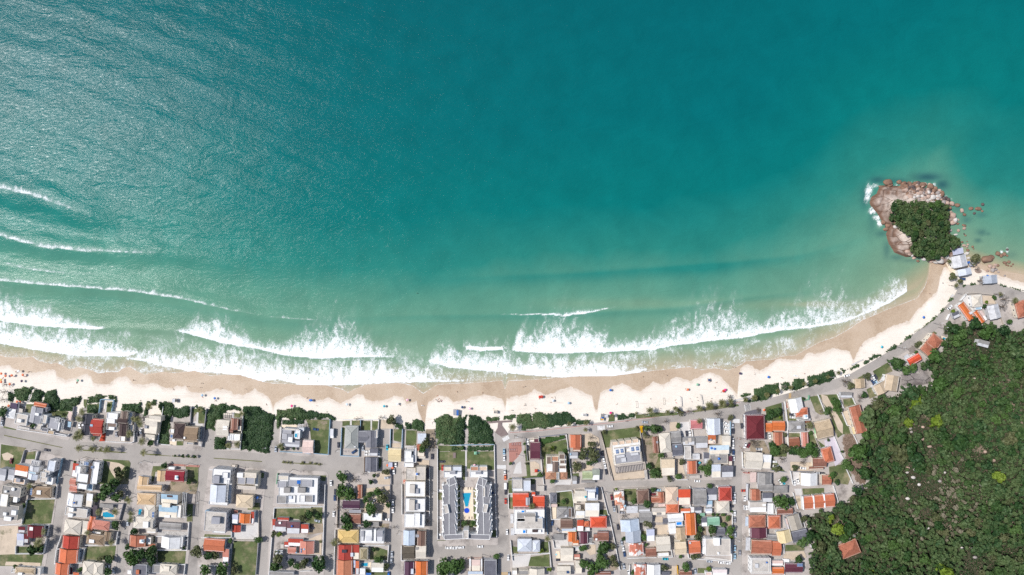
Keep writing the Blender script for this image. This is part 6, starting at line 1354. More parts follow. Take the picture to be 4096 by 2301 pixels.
def bare_mesh(name, seed, mat, leaves=40, n0=9):
    rs = random.Random(seed); m = MB()
    def br(p, d, L, w, dep):
        q = p+d*L; m.bar(p, q, w, 0, w*.6)
        if dep == 0: return
        for i in range(3):
            r = Vector((rs.gauss(0, 1), rs.gauss(0, 1), rs.gauss(0, .7))); nd = (d+r*.55).normalized()
            br(q, nd, L*.68, w*.6, dep-1)
    for i in range(n0):
        a = i/n0*6.283+rs.random(); br(Vector((0, 0, -.1)), Vector((math.cos(a), math.sin(a), .35+.5*rs.random())).normalized(), .42, .022, 2)
    me = m.mesh(name, [mat]); n = len(me.vertices); a = me.attributes.new('tint', 'FLOAT', 'POINT'); a.data.foreach_set('value', np.random.RandomState(seed).rand(n).astype(np.float32)); return me
CROWN = {k: [crown_mesh('crown', 40+i*7+ord(k), LEAF[k]) for i in range(4)] for k in 'dgoym'}
CROWN['b'] = [bare_mesh('crown', 3+i, LEAF['b']) for i in range(3)]
CROWN['w'] = [bare_mesh('crown', 23+i, LEAF['w'], n0=7) for i in range(2)]
def trunk_mesh():
    m = MB(); m.cyl((0, 0), .09, .06, 0, 1, 7)
    for a in range(4):
        t = a*1.57+.4; m.bar((0, 0, .75), (.42*math.cos(t), .42*math.sin(t), 1.15), .035, 0, .02)
    return m.mesh('trunk', [M_TRUNK])
TRUNK = trunk_mesh()
KD = dict(d='dark green round tree', g='green bushy tree', o='olive green tree', y='yellow green tree', b='bare grey branched tree', w='white leafless dead tree')
def tree(u, v, r, kind, zg=.1, single=False, group=None, desc=None):
    h = min(1.5+r*1.0, 7) if kind != 'b' else 1.5+r*.7
    p = P(u, v, zg+h)
    if single:
        o = link(bpy.data.objects.new('forest_tree', rng.choice(CROWN[kind]))); o.location = p-Vector((0, 0, .3*r)); o.scale = (r, r, r*1.25); o.rotation_euler = (0, 0, rng.random()*6.28)
        return o
    root = empty('tree', (p.x, p.y, zg)); 
    t = link(bpy.data.objects.new('trunk', TRUNK), root); t.scale = (r*.7, r*.7, h)
    c = link(bpy.data.objects.new('crown', rng.choice(CROWN[kind])), root); c.location = (0, 0, h-.45*r); c.scale = (r, r, r*(.85+.3*rng.random())); c.rotation_euler = (0, 0, rng.random()*6.28)
    reg(root, desc or KD[kind], 'tree', u, v, group or 'trees in the gardens and streets')
    return root
def frond_mesh():
    m = MB(); n = 9; pts = []
    for i in range(n+1):
        t = i/n; pts.append(Vector((t*1.0, 0, .34*math.sin(t*2.5)*.8-.42*t*t)))
    for i in range(n):
        p, q = pts[i], pts[i+1]; w = .21*math.sin(math.pi*(.12+.86*(i+.5)/n))+.02
        for sg in (-1, 1):
            for k in (0, .5):
                a = p.lerp(q, k); b = p.lerp(q, k+.34); tip = a.lerp(b, .5)+Vector((.09, sg*w*1.25, -.05))
                m.face([a, b, tip+Vector((.03, 0, 0)), tip] if sg < 0 else [b, a, tip, tip+Vector((.03, 0, 0))], 0)
    me = m.mesh('frond', [LEAF['palm']]); a = me.attributes.new('tint', 'FLOAT', 'POINT'); a.data.foreach_set('value', np.random.RandomState(1).rand(len(me.vertices)).astype(np.float32)*.8+.1); return me
t = NT('foliage_palm'); f = t.math('ADD', t.math('MULTIPLY', t.attr('tint'), .6), t.math('MULTIPLY', t.n.new('ShaderNodeObjectInfo').outputs['Random'], .4))
t.out(t.ramp(f, [(.1, (.045, .060, .018)), (.5, (.105, .110, .035)), (.95, (.22, .19, .08))]), .5, .3); LEAF['palm'] = t.m
FROND = frond_mesh()
m = MB(); m.cyl((0, 0), .2, .13, 0, 1, 8); PTRUNK = m.mesh('trunk', [M_PALMTRUNK])
def palm(u, v, r):
    r = r*MPP; h = 2.2+r*1.9 if r > 1.7 else .9; p = P(u, v, h); root = empty('palm_tree', (p.x, p.y, .1))
    reg(root, 'feathery palm tree' if r > 1.7 else 'small feathery palm', 'palm tree', u, v, 'palms along streets and beach')
    t = link(bpy.data.objects.new('trunk', PTRUNK), root); t.scale = (.9, .9, h)
    n = 13 if r > 1.7 else 9
    for i in range(n):
        o = link(bpy.data.objects.new('frond', FROND), root); o.location = (0, 0, h); L = r*(.8+.3*rng.random())
        o.scale = (L, L, L); o.rotation_euler = (0, rng.uniform(-.55, .35), i/n*6.283+rng.uniform(-.2, .2))
def veg_mass(poly, hmax, kind, name='shrubbery', dens=3.4, lsize=.34, clip=False, label=None, zb=-.1):
    """a planted mass: a low mound under many leaf faces spread through the top of it"""
    xy = np.array(px(poly)); x0, y0 = xy.min(0); x1, y1 = xy.max(0); o = np.array([(x0+x1)/2, (y0+y1)/2])
    rs = np.random.RandomState(int(abs(o[0]*31+o[1]*17)) % 9999)
    st = 1.0; gx, gy = np.meshgrid(np.arange(x0-st, x1+2*st, st), np.arange(y0-st, y1+2*st, st))
    sh = max(1.2, hmax)
    def H(x, y, d):
        if clip: return hmax*sstep(0, .7, d)
        return hmax*sstep(-.3, sh*1.1, d)*(.45+.75*fbm(x/3.6, y/3.6, 3, 3))
    def Dn(x, y):
        return polyd(x, y, xy)+(0 if clip else 3.4*(fbm(x/3.0, y/3.0, 8, 3)-.45))
    d = Dn(gx, gy); z = zb+H(gx, gy, d)*.8
    idx = np.arange(gx.size).reshape(gx.shape); q = np.stack([idx[:-1, :-1], idx[:-1, 1:], idx[1:, 1:], idx[1:, :-1]], -1).reshape(-1, 4)
    dm = d.ravel(); q = q[(dm[q] > -.2).all(1)]
    V = np.stack([gx.ravel()-o[0], gy.ravel()-o[1], z.ravel()], 1)
    A = float(np.sum(d > 0))*st*st; n = int(A*dens)
    X = rs.uniform(x0-.5, x1+.5, int(n*((x1-x0)*(y1-y0))/max(A, 1))+8); Y = rs.uniform(y0-.5, y1+.5, len(X))
    X, Y = X[:60000], Y[:60000]
    dd = Dn(X, Y); k = dd > .05; X, Y, dd = X[k], Y[k], dd[k]
    Zt = zb+H(X, Y, dd)*(.82+.3*rs.rand(len(X)))+.05
    e = .4; gxn = -(H(X+e, Y, dd)-H(X-e, Y, dd))/(2*e); gyn = -(H(X, Y+e, dd)-H(X, Y-e, dd))/(2*e)
    N = np.stack([gxn, gyn, np.ones(len(X))], 1); N /= np.linalg.norm(N, axis=1)[:, None]
    Q = leafcloud(np.stack([X-o[0], Y-o[1], Zt], 1), N, np.full(len(X), lsize*(.6 if clip else 1)), rs, .9 if clip else .6).reshape(-1, 3)
    tint = np.repeat(np.clip(.15+.5*rs.rand(len(X))+.5*(fbm(X/5, Y/5, 2)-.3), 0, 1), 4)
    VV = np.concatenate([V, Q]); QQ = np.concatenate([q, np.arange(len(Q)).reshape(-1, 4)+len(V)])
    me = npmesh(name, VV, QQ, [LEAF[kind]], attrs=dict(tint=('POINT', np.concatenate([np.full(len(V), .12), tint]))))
    ob = link(bpy.data.objects.new(name, me)); ob.location = (o[0], o[1], 0); ob['kind'] = 'stuff'
    c = np.mean(np.array(poly), 0)
    ob['category'] = 'shrubs'; REG.append((ob, label or ('clipped green hedge' if clip else 'dry brown scrub' if kind == 'r' else 'dense green coastal shrubs'), c[0], c[1], None))
def height_mesh(poly, st, fn, mat, name, cut=-.3):
    xy = np.array(px(poly)); x0, y0 = xy.min(0)-3; x1, y1 = xy.max(0)+3
    gx, gy = np.meshgrid(np.arange(x0, x1+st, st), np.arange(y0, y1+st, st)); d = polyd(gx, gy, xy)
    z = fn(gx, gy, d); idx = np.arange(gx.size).reshape(gx.shape); q = np.stack([idx[:-1, :-1], idx[:-1, 1:], idx[1:, 1:], idx[1:, :-1]], -1).reshape(-1, 4)
    q = q[(d.ravel()[q] > cut).any(1)]; V = np.stack([gx.ravel(), gy.ravel(), z.ravel()], 1)
    return link(bpy.data.objects.new(name, npmesh(name, V, q, [mat], smooth=True)))

# ---------------------------------------------------------------- islet
ISL = [(100, 480), (130, 380), (220, 330), (260, 220), (330, 190), (440, 200), (560, 200), (700, 190), (860, 200), (1000, 220), (1100, 230), (1180, 290), (1280, 360), (1350, 440), (1400, 500), (1400, 560), (1380, 620), (1480, 700), (1510, 790), (1400, 830), (1380, 900), (1420, 970), (1530, 1060), (1580, 1180), (1500, 1320), (1400, 1420), (1300, 1500), (1100, 1460), (1000, 1400), (860, 1360), (700, 1370), (500, 1290), (400, 1130), (362, 980), (400, 890), (310, 810), (220, 650), (120, 540)]
ISLP = [(3452+a/4, 690+b/4) for a, b in ISL]
ISF = [(500, 440), (560, 410), (640, 440), (720, 470), (850, 440), (1000, 470), (1240, 450), (1360, 560), (1370, 700), (1400, 850), (1360, 980), (1530, 1030), (1560, 1140), (1480, 1220), (1380, 1300), (1150, 1400), (1000, 1390), (840, 1330), (730, 1220), (800, 1140), (760, 1040), (590, 930), (420, 790), (420, 680), (480, 600), (420, 550)]
ISFP = [(3452+a/4, 690+b/4) for a, b in ISF]
def isl_h(x, y, d):
    n = fbm(x/9, y/9, 4, 4); r = np.abs(fbm(x/7, y/7, 6, 3)-.5)*2
    b = -1.6+ (2.6*sstep(-.5, 3, d)+4.5*sstep(2, 22, d))*(.75+.5*n)+.9*(sstep(0, .22, r)-.5)*sstep(0, 2, d)
    return b
def isl_hat(u, v):
    xy = np.array(px(ISLP)); p = P(u, v, 4); x = np.array([p.x]); y = np.array([p.y]); return float(isl_h(x, y, polyd(x, y, xy))[0])
io = height_mesh(ISLP, .8, isl_h, M_ROCK, 'islet_rock', cut=-1.5)
tag(io, 'pale pink cracked granite of the islet in the bay', None, None, 'structure')

# ---------------------------------------------------------------- hill and forest
xs = np.arange(3160, 4700, 14.); vs = np.arange(1240, 2800, 14.)
UU, VV_ = np.meshgrid(xs, vs); dd = polyd(UU, VV_, HILLPOLY); hh = hill(UU, VV_)
idx = np.arange(UU.size).reshape(UU.shape); q = np.stack([idx[1:, :-1], idx[1:, 1:], idx[:-1, 1:], idx[:-1, :-1]], -1).reshape(-1, 4)
q = q[(dd.ravel()[q] > -2).all(1)]
M_FOR = surf('forest_floor', (.055, .055, .032), var=.4, scale=.08, fine=.9, bump=.8, blotch=(.22, .17, .13), bl=(.56, .66))
me = npmesh('hill', np.stack([(UU.ravel()-CX)*MPP, (CY-VV_.ravel())*MPP, hh.ravel()+.34], 1), q, [M_FOR], smooth=True)
tag(link(bpy.data.objects.new('hill', me)), None, None, None, 'structure')
BARE = [(3668, 1929, 38), (3818, 1808, 16), (3890, 2254, 44), (3905, 1812, 22), (3945, 1805, 14), (3640, 1725, 14), (3840, 1875, 16), (3700, 1700, 10), (3600, 2020, 14), (3680, 2225, 14), (3725, 1960, 30), (3640, 1900, 20), (3405, 2200, 46), (3934, 1375, 30), (3895, 1345, 14), (3775, 1340, 12), (3810, 2010, 18), (3340, 2075, 20), (3260, 2060, 14)]
def scrub(u, v): return 1-.5*math.exp(-((u-3760)/150)**2-((v-2010)/150)**2)
HR = [(3440+x/2.064, 1600+y/2.064) for x, y in ((415, 235), (425, 265), (520, 225), (520, 325), (575, 385), (1035, 430), (1105, 500), (400, 560), (460, 575), (390, 600), (660, 670), (1005, 705), (490, 700), (395, 815), (840, 1225), (680, 1265), (950, 1300), (1180, 640), (560, 1060), (700, 600), (440, 640), (820, 820), (930, 1230))]
BARE += [(a, b, 7) for a, b in HR]+[(3700, 2050, 24), (3790, 2100, 16), (3660, 1985, 14), (3860, 2300, 26), (3960, 2260, 20), (4050, 2210, 18), (3900, 1800, 16), (3500, 1800, 12), (3560, 2120, 10)]
pts = []
cell = {}
for _ in range(26000):
    u, v = rng.uniform(3200, 4180), rng.uniform(1290, 2360)
    g = (int(u//16), int(v//16)); ok = True
    big = float(vnoise(u/120, v/120, 77)); r = (7+25*rng.random()**2.2)*(.70+.65*big)*scrub(u, v)
    for a in (-2, -1, 0, 1, 2):
        for b in (-2, -1, 0, 1, 2):
            for (uu, vv, rr) in cell.get((g[0]+a, g[1]+b), ()):
                if (uu-u)**2+(vv-v)**2 < (.69*(rr+r))**2: ok = False; break
            if not ok: break
        if not ok: break
    if ok: pts.append((u, v, r)); cell.setdefault(g, []).append((u, v, r))
P_ = np.array(pts); dn = polyd(P_[:, 0], P_[:, 1], HILLPOLY)
keep = dn > 5-24*vnoise(P_[:, 0]/22, P_[:, 1]/22, 5)
for a, b, r in BARE:
    keep &= ~((np.hypot(P_[:, 0]-a, P_[:, 1]-b) < r+P_[:, 2]*.4))
HT_PTS = P_[keep]
ip = []
cell = {}
for _ in range(5000):
    u, v = rng.uniform(3545, 3850), rng.uniform(790, 1045); r = 6+9*rng.random()
    if all((a-u)**2+(b-v)**2 > (.56*(c+r))**2 for a, b, c in ip): ip.append((u, v, r))
I_ = np.array(ip); I_ = I_[polyd(I_[:, 0], I_[:, 1], ISFP) > 3]
allp = [(u, v, r, 0) for u, v, r in HT_PTS if u < 4120 and v < 2330]+[(u, v, r, 1) for u, v, r in I_]
rest = [(u, v, r, 0) for u, v, r in HT_PTS if not (u < 4120 and v < 2330)]
allp.sort(key=lambda p: -p[2])
def ground_at(u, v, isl):
    return isl_hat(u, v)-.3 if isl else float(hill(np.array([u]), np.array([v]))[0])+.3
hz = hill(np.array([p[0] for p in allp+rest]), np.array([p[1] for p in allp+rest]))+.3
def kind_at(u, v, isl):
    if isl: return rng.choices('dgom', (3, 2, 1, 5))[0]
    w = float(fbm(u/140, v/140, 31)); 
    if v < 1500: return rng.choices('dgom', (4, 2, 1, 4))[0]
    if scrub(u, v) < .75: return rng.choices('dobm', (1, 3, 2, 3))[0]
    return rng.choices('dgomyb', (4, 2.0, .8+1.2*w, 6, .10, .3))[0]
big = allp[:290]; small = allp[290:]+rest
for i, (u, v, r, isl) in enumerate(big):
    z = isl_hat(u, v)-.3 if isl else float(hz[i])
    k = kind_at(u, v, isl); o = tree(u, v, r*MPP*1.12, k if k != 'b' else 'o', z, single=True)
    kn = dict(d='dark green', g='bright green', o='olive', m='mixed green', y='yellow green', b='olive')[k]
    if isl: reg(o, f'{kn} crown', 'tree', u, v, 'trees of the islet wood', f'the islet wood, {"upper" if v < 880 else "lower"} half')
    else:
        rw = 'top slope' if v < 1500 else 'upper slope' if v < 1680 else 'middle slope' if v < 1880 else 'lower middle slope' if v < 2080 else 'bottom slope'
        reg(o, f'{kn} crown', 'tree', u, v, 'trees of the hillside forest', f'the hill forest {rw} {"town side" if u < 3560 else "centre" if u < 3830 else "edge side"}')
def forest_mass(lst, zs, name, label, mk='m'):
    PR = [crown_proto(900+i, nb=6, nl=26, lsize=.19) for i in range(6)]
    VQ = []; TQ = []; VT = []; FT = []; nt = 0
    for (u, v, r, isl), z in zip(lst, zs):
        q, t, v2, f = PR[rng.randrange(6)]; rr = r*MPP*1.15; h = min(1.0+rr*.8, 4.5)+1.8*rng.random(); p = P(u, v, z+h); a = rng.random()*6.28
        ca, sa = math.cos(a), math.sin(a); Rm = np.array([[ca, -sa, 0], [sa, ca, 0], [0, 0, 1.35]])*rr
        VQ.append(q @ Rm.T+np.array([p.x, p.y, p.z-.3*rr])); sft = rng.random()*.8-.5+(1-scrub(u, v))*.7; TQ.append(np.clip(t+sft, 0, 1))
        VT.append(v2 @ Rm.T+np.array([p.x, p.y, p.z-.3*rr])); FT.append(f+nt); nt += len(v2)
    VQ = np.concatenate(VQ); TQ = np.concatenate(TQ); VT = np.concatenate(VT); FT = np.concatenate(FT)
    me = npmesh(name, VQ, np.arange(len(VQ)).reshape(-1, 4), [LEAF[mk]], attrs=dict(tint=('POINT', TQ)))
    o = link(bpy.data.objects.new(name, me)); tag(o, label, None, None, 'stuff')
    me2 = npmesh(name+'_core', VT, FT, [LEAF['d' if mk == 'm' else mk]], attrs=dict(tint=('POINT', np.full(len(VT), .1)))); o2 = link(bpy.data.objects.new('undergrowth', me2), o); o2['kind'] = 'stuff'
sz = [isl_hat(p[0], p[1])-.3 if p[3] else float(z) for p, z in zip(small, hz[290:])]
dryk = [not p[3] and rng.random() < 1.5*(1-scrub(p[0], p[1]))-.12 for p in small]
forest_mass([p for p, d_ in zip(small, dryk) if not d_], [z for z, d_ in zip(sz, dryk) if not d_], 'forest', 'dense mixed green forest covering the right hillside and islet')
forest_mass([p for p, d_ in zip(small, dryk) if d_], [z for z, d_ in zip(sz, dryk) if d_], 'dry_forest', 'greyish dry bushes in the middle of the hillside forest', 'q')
# low scrub fills the gaps of the forest floor
def undergrowth(poly, n, hfn, name, kind, label, r0=.5):
    xy = np.array(poly); us = nr.uniform(xy[:, 0].min(), min(4150, xy[:, 0].max()), n); vs_ = nr.uniform(xy[:, 1].min(), min(2350, xy[:, 1].max()), n)
    k = polyd(us, vs_, poly) > 1; us, vs_ = us[k], vs_[k]; z = hfn(us, vs_)+.3+.35*nr.rand(len(us))
    f = (HT-z)/HT; C = np.stack([(us-CX)*MPP*f, (CY-vs_)*MPP*f, z], 1); N = np.tile([0, 0, 1.], (len(us), 1))
    Q = leafcloud(C, N, np.full(len(us), r0), nr, .6).reshape(-1, 3)
    t = np.repeat(np.clip(nr.rand(len(us))*.7+.5*(fbm(us/30, vs_/30, 12)-.3), 0, 1), 4)
    tag(link(bpy.data.objects.new(name, npmesh(name, Q, np.arange(len(Q)).reshape(-1, 4), [LEAF[kind]], attrs=dict(tint=('POINT', t))))), label, None, None, 'stuff')
undergrowth(HILLPOLY, 46000, hill, 'undergrowth', 'd', 'low green undergrowth between the hillside trees', .36)
undergrowth(HILLPOLY, 16000, hill, 'dry_scrub', 'r', 'dry brown twigs and scrub on the hillside', .30)
ixy = np.array(px(ISLP))
undergrowth(ISFP, 5200, lambda u, v: isl_h((u-CX)*MPP, (CY-v)*MPP, polyd((u-CX)*MPP, (CY-v)*MPP, ixy)), 'islet_scrub', 'm', 'low green scrub on the rocky islet', .5)

# ---------------------------------------------------------------- small things
def car_protos():
    body = MB(); prof = [(-2.1, .35), (-2.15, .62), (-1.95, .86), (-1.2, .92), (1.0, .92), (1.85, .80), (2.12, .60), (2.12, .34)]
    W = .86
    for i in range(len(prof)):
        a, b = prof[i], prof[(i+1) % len(prof)]; body.face([(a[0], -W, a[1]), (a[0], W, a[1]), (b[0], W, b[1]), (b[0], -W, b[1])], 0)
    body.face([(x, -W, z) for x, z in prof], 0); body.face([(x, W, z) for x, z in prof[::-1]], 0)
    body.box(-1.15, -.62, 1.42, .35, .62, 1.47, 0)
    gl = MB(); lo = [(-1.75, -.80), (.98, -.80), (.98, .80), (-1.75, .80)]; hi = [(-1.2, -.64), (.38, -.64), (.38, .64), (-1.2, .64)]
    for i in range(4):
        j = (i+1) % 4; gl.face([(*lo[i], .925), (*lo[j], .925), (*hi[j], 1.42), (*hi[i], 1.42)], 0)
    gl.face([(*p, 1.42) for p in hi], 0)
    wh = MB(); n = 10
    ring = [(.32*math.cos(i*2*math.pi/n), .32*math.sin(i*2*math.pi/n)) for i in range(n)]
    for i in range(n):
        j = (i+1) % n; wh.face([(ring[i][0], -.1, ring[i][1]), (ring[j][0], -.1, ring[j][1]), (ring[j][0], .1, ring[j][1]), (ring[i][0], .1, ring[i][1])], 0)
    wh.face([(x, -.1, z) for x, z in ring], 0); wh.face([(x, .1, z) for x, z in ring[::-1]], 0)
    hl = MB(); hl.box(-.05, -.16, -.07, .05, .16, .07)
    return body, gl.mesh('cabin_glass', [M_GLASS]), wh.mesh('wheel', [M_TYRE]), hl.mesh('headlight', [M_WHITE])
CB, CG, CW_, CH = car_protos(); CBM = {}
def car(u, v, a, c, kind='car'):
    p = P(u, v, 1.0); root = empty('parked_car', (p.x, p.y, .14), R(-a)); s = 1.0
    if c not in CBM: CBM[c] = CB.mesh('body', [paint(c)])
    link(bpy.data.objects.new('body', CBM[c]), root); link(bpy.data.objects.new('cabin_glass', CG), root)
    for x in (-1.35, 1.35):
        for y in (-.80, .80): o = link(bpy.data.objects.new('wheel', CW_), root); o.location = (x, y, .32)
    for y in (-.6, .6): o = link(bpy.data.objects.new('headlight', CH), root); o.location = (2.09, y, .66)
    reg(root, f'{cname(c)} parked car', 'car', u, v, 'cars in streets and yards')
def truck(u, v, a, c, kind):
    p = P(u, v, 2); root = empty({'van': 'van', 'truck': 'pickup_truck', 'boxtruck': 'box_truck'}[kind], (p.x, p.y, .14), R(-a)); L = {'van': 2.6, 'truck': 2.3, 'boxtruck': 3.4}[kind]
    pm = paint(c); m = MB()
    if kind == 'van':
        m.box(-L, -.95, .4, L-.7, .95, 2.3); m.box(L-.7, -.93, .4, L, .93, 1.3); m.obj('body', [pm], root)
        g = MB(); g.face([(L-.69, -.85, 2.25), (L-.69, .85, 2.25), (L-.1, .85, 1.31), (L-.1, -.85, 1.31)][::-1]); g.obj('windscreen', [M_GLASS], root)
    elif kind == 'truck':
        m.box(-L, -.9, .5, 0, .9, .8); m.box(-L, -.9, .8, 0, -.8, 1.2); m.box(-L, .8, .8, 0, .9, 1.2); m.box(-L, -.8, .8, -L+.1, .8, 1.2); m.obj('cargo_bed', [pm], root)
        b = MB(); b.box(.02, -.88, .5, L, .88, 1.2); b.box(.1, -.8, 1.2, 1.3, .8, 1.75); b.obj('cab', [pm], root); g = MB(); g.face([(1.32, -.75, 1.7), (1.75, -.78, 1.21), (1.75, .78, 1.21), (1.32, .75, 1.7)]); g.obj('windscreen', [M_GLASS], root)
    else:
        m.box(-L, -1.2, .9, L-1.8, 1.2, 3.3); m.obj('cargo_box', [pm], root); b = MB(); b.box(L-1.7, -1.1, .5, L, 1.1, 2.4); b.obj('cab', [paint('wh')], root)
        g = MB(); g.box(L, -1.0, 1.5, L+.02, 1.0, 2.3); g.obj('windscreen', [M_GLASS], root)
    for x in (-L*.62, L*.62):
        for y in (-.9, .9): o = link(bpy.data.objects.new('wheel', CW_), root); o.location = (x, y, .34); o.scale = (1.2, 1.2, 1.2)
    reg(root, {'van': 'tall white van', 'truck': 'small beige pickup truck', 'boxtruck': 'long pale grey box truck'}[kind], 'truck' if kind != 'van' else 'van', u, v)
def umbrella(u, v, c):
    p = P(u, v, 2.1); root = empty('beach_umbrella', (p.x, p.y, -.1 if v < 1700 else .15)); m = MB(); n = 8; r = .95 if c != 'rd' else 1.15
    for i in range(n):
        a, b = i*2*math.pi/n, (i+1)*2*math.pi/n
        A = (r*math.cos(a), r*math.sin(a)); B = (r*math.cos(b), r*math.sin(b)); k = 1 if (c in ('wb', 'pk') and i % 2) else 0
        m.face([(A[0], A[1], 1.85), (B[0], B[1], 1.85), (B[0]*.5, B[1]*.5, 2.15), (A[0]*.5, A[1]*.5, 2.15)], k); m.face([(A[0]*.5, A[1]*.5, 2.15), (B[0]*.5, B[1]*.5, 2.15), (0, 0, 2.28)], k)
        m.face([(A[0], A[1], 1.85), (B[0], B[1], 1.85), (B[0], B[1], 1.7), (A[0], A[1], 1.7)], k)
    cc = {'wb': 'lb', 'pk': 'hp'}.get(c, c); m.obj('canopy', [paint(cc, .8, .2), paint('wh', .8, .2)], root)
    q = MB(); q.cyl((0, 0), .03, .03, 0, 2.35, 6); q.obj('pole', [M_WHITE], root)
    reg(root, f'{cname(c)} beach umbrella', 'umbrella', u, v, 'umbrellas on sand and terraces')
def person_meshes():
    skin = surf('skin', (.42, .24, .16), var=.1); hair = surf('hair', (.03, .02, .015)); out = []
    poses = dict(stand=dict(hip=(0, 0, .93), kL=(.02, .12, .5), fL=(0, .14, .05), kR=(.08, -.12, .5), fR=(-.1, -.14, .05), ch=(0, 0, 1.36), sL=(0, .19, 1.42), sR=(0, -.19, 1.42), eL=(.02, .27, 1.14), hL=(.12, .29, .9), eR=(-.04, -.27, 1.14), hR=(.05, -.3, .88), nk=(0, 0, 1.5), hd=(.02, 0, 1.66), hp=(.02, 0, 1.76)),
                 sit=dict(hip=(0, 0, .16), kL=(.42, .14, .42), fL=(.72, .15, .06), kR=(.42, -.14, .40), fR=(.75, -.15, .06), ch=(-.1, 0, .6), sL=(-.1, .19, .66), sR=(-.1, -.19, .66), eL=(.08, .26, .42), hL=(.3, .2, .42), eR=(-.25, -.26, .4), hR=(-.3, -.28, .1), nk=(-.1, 0, .74), hd=(-.06, 0, .9), hp=(-.05, 0, 1.0)),
                 lie=dict(hip=(0, 0, .12), kL=(.45, .12, .13), fL=(.88, .14, .08), kR=(.45, -.12, .2), fR=(.85, -.16, .08), ch=(-.45, 0, .13), sL=(-.5, .19, .12), sR=(-.5, -.19, .12), eL=(-.3, .34, .1), hL=(-.05, .36, .08), eR=(-.62, -.38, .1), hR=(-.82, -.3, .08), nk=(-.6, 0, .13), hd=(-.76, 0, .14), hp=(-.86, 0, .15)))
    for nm, J in poses.items():
        ks = list(J); ed = [('hip', 'kL'), ('kL', 'fL'), ('hip', 'kR'), ('kR', 'fR'), ('hip', 'ch'), ('ch', 'sL'), ('ch', 'sR'), ('sL', 'eL'), ('eL', 'hL'), ('sR', 'eR'), ('eR', 'hR'), ('ch', 'nk'), ('nk', 'hd'), ('hd', 'hp')]
        me = bpy.data.meshes.new('person'); me.from_pydata([J[k] for k in ks], [(ks.index(a), ks.index(b)) for a, b in ed], [])
        ob = bpy.data.objects.new('tmp', me); COL.objects.link(ob); md = ob.modifiers.new('s', 'SKIN'); sv_ = me.skin_vertices[0].data
        rad = dict(hip=.15, kL=.07, fL=.045, kR=.07, fR=.045, ch=.15, sL=.07, sR=.07, eL=.045, hL=.035, eR=.045, hR=.035, nk=.06, hd=.10, hp=.08)
        for i, k in enumerate(ks): sv_[i].radius = (rad[k], rad[k]); sv_[i].use_root = (k == 'hip')
        sb = ob.modifiers.new('u', 'SUBSURF'); sb.levels = 1
        dg = bpy.context.evaluated_depsgraph_get(); ev = ob.evaluated_get(dg); m2 = bpy.data.meshes.new_from_object(ev); bpy.data.objects.remove(ob)
        out.append((nm, m2, Vector(J['hip']), Vector(J['hp'])))
    res = []
    for nm, m2, hip, hp in out:
        for c in ('rd', 'nv', 'wh', 'bk', 'tq', 'hp'):
            m3 = m2.copy(); m3.name = 'person'; m3.materials.clear()
            for q in (skin, paint(c, .8, .2), hair): m3.materials.append(q)
            for f in m3.polygons:
                f.use_smooth = True; ctr = f.center
                if (ctr-hip).length < .24: f.material_index = 1
                elif (ctr-hp).length < .12: f.material_index = 2
                else: f.material_index = 0
            res.append((nm, c, m3))
    return res
PM = person_meshes()
def person(u, v):
    z = float(np.interp((v-float(curve(YW, u)))*MPP, [0, 38], [-.84, -.02])) if v < 1700 else .14
    near = any(abs(u-a)+abs(v-b) < 22 for a, b in UMB)
    nm, c, me = rng.choice([x for x in PM if (x[0] != 'stand') == near or rng.random() < .3] or PM)
    p = P(u, v, .5); o = link(bpy.data.objects.new('person', me)); o.location = (p.x, p.y, z); o.rotation_euler = (0, 0, rng.random()*6.28)
    reg(o, f"{dict(stand='standing', sit='sitting', lie='lying')[nm]} person in {dict(rd='red', nv='dark blue', wh='white', bk='black', tq='turquoise', hp='pink')[c]} swimwear", 'person', u, v, 'people at the beach')
def wall_line(pts, c, h=2.0, th=.11):
    a0 = P(*pts[0], h); root = bpy.data.objects.new; m = MB()
    W = [P(u, v, h) for u, v in pts]; o = W[0].copy(); o.z = 0
    for i in range(len(W)-1):
        a, b = W[i], W[i+1]; d = (b-a); L = d.length; ang_ = math.atan2(d.y, d.x)
        M = Matrix.Translation((a.x, a.y, 0)) @ Matrix.Rotation(ang_, 4, 'Z'); e = th if i else 0
        m.box(e+.003*i, -th, -.3, L+th-.003, th, h-.003*i, 0, M); m.box(e+.003*i, -th-.05, h-.003*i, L+th+.04, th+.05, h+.07-.004*i, 0, M)
    ob = m.obj('garden_wall', [wallmat(c)], None, off=o); ob.location = o; mid = pts[len(pts)//2]
    reg(ob, f'{cname(c)} garden wall', 'wall', (pts[0][0]+pts[-1][0])/2, (pts[0][1]+pts[-1][1])/2, 'garden walls between plots')
def pole(u, v):
    g = P(u, v, 0); root = empty('utility_pole', (g.x, g.y, .1)); m = MB(); m.cyl((0, 0), .16, .11, 0, 8.5, 8); m.obj('post', [wallmat('cn')], root)
    q = MB(); q.bar((0, -1.1, 8.2), (0, 1.1, 8.2), .07); q.obj('crossarm', [M_TRUNK], root)
    l = MB(); l.bar((0, 0, 7.6), (1.9, .4, 8.1), .04); l.box(1.7, .25, 8.08, 2.4, .6, 8.2); l.obj('street_lamp', [wallmat('wg')], root)
    reg(root, 'concrete utility pole with lamp arm', 'utility pole', u, v, 'utility poles along the streets')
def boulder_meshes():
    out = []
    for s_ in range(6):
        v, f = ico(2); rs = np.random.RandomState(s_); k = rs.normal(size=(7, 3)); k /= np.linalg.norm(k, axis=1)[:, None]
        for d in k: # planar cuts give facets
            t = v @ d; lim = .72+.12*rs.rand(); v = v-np.outer(np.clip(t-lim, 0, None)*.8, d)
        v = v*(1+.05*rs.normal(size=(len(v), 1))); out.append((v, f))
    return out
BM_ = boulder_meshes(); BCM = {}
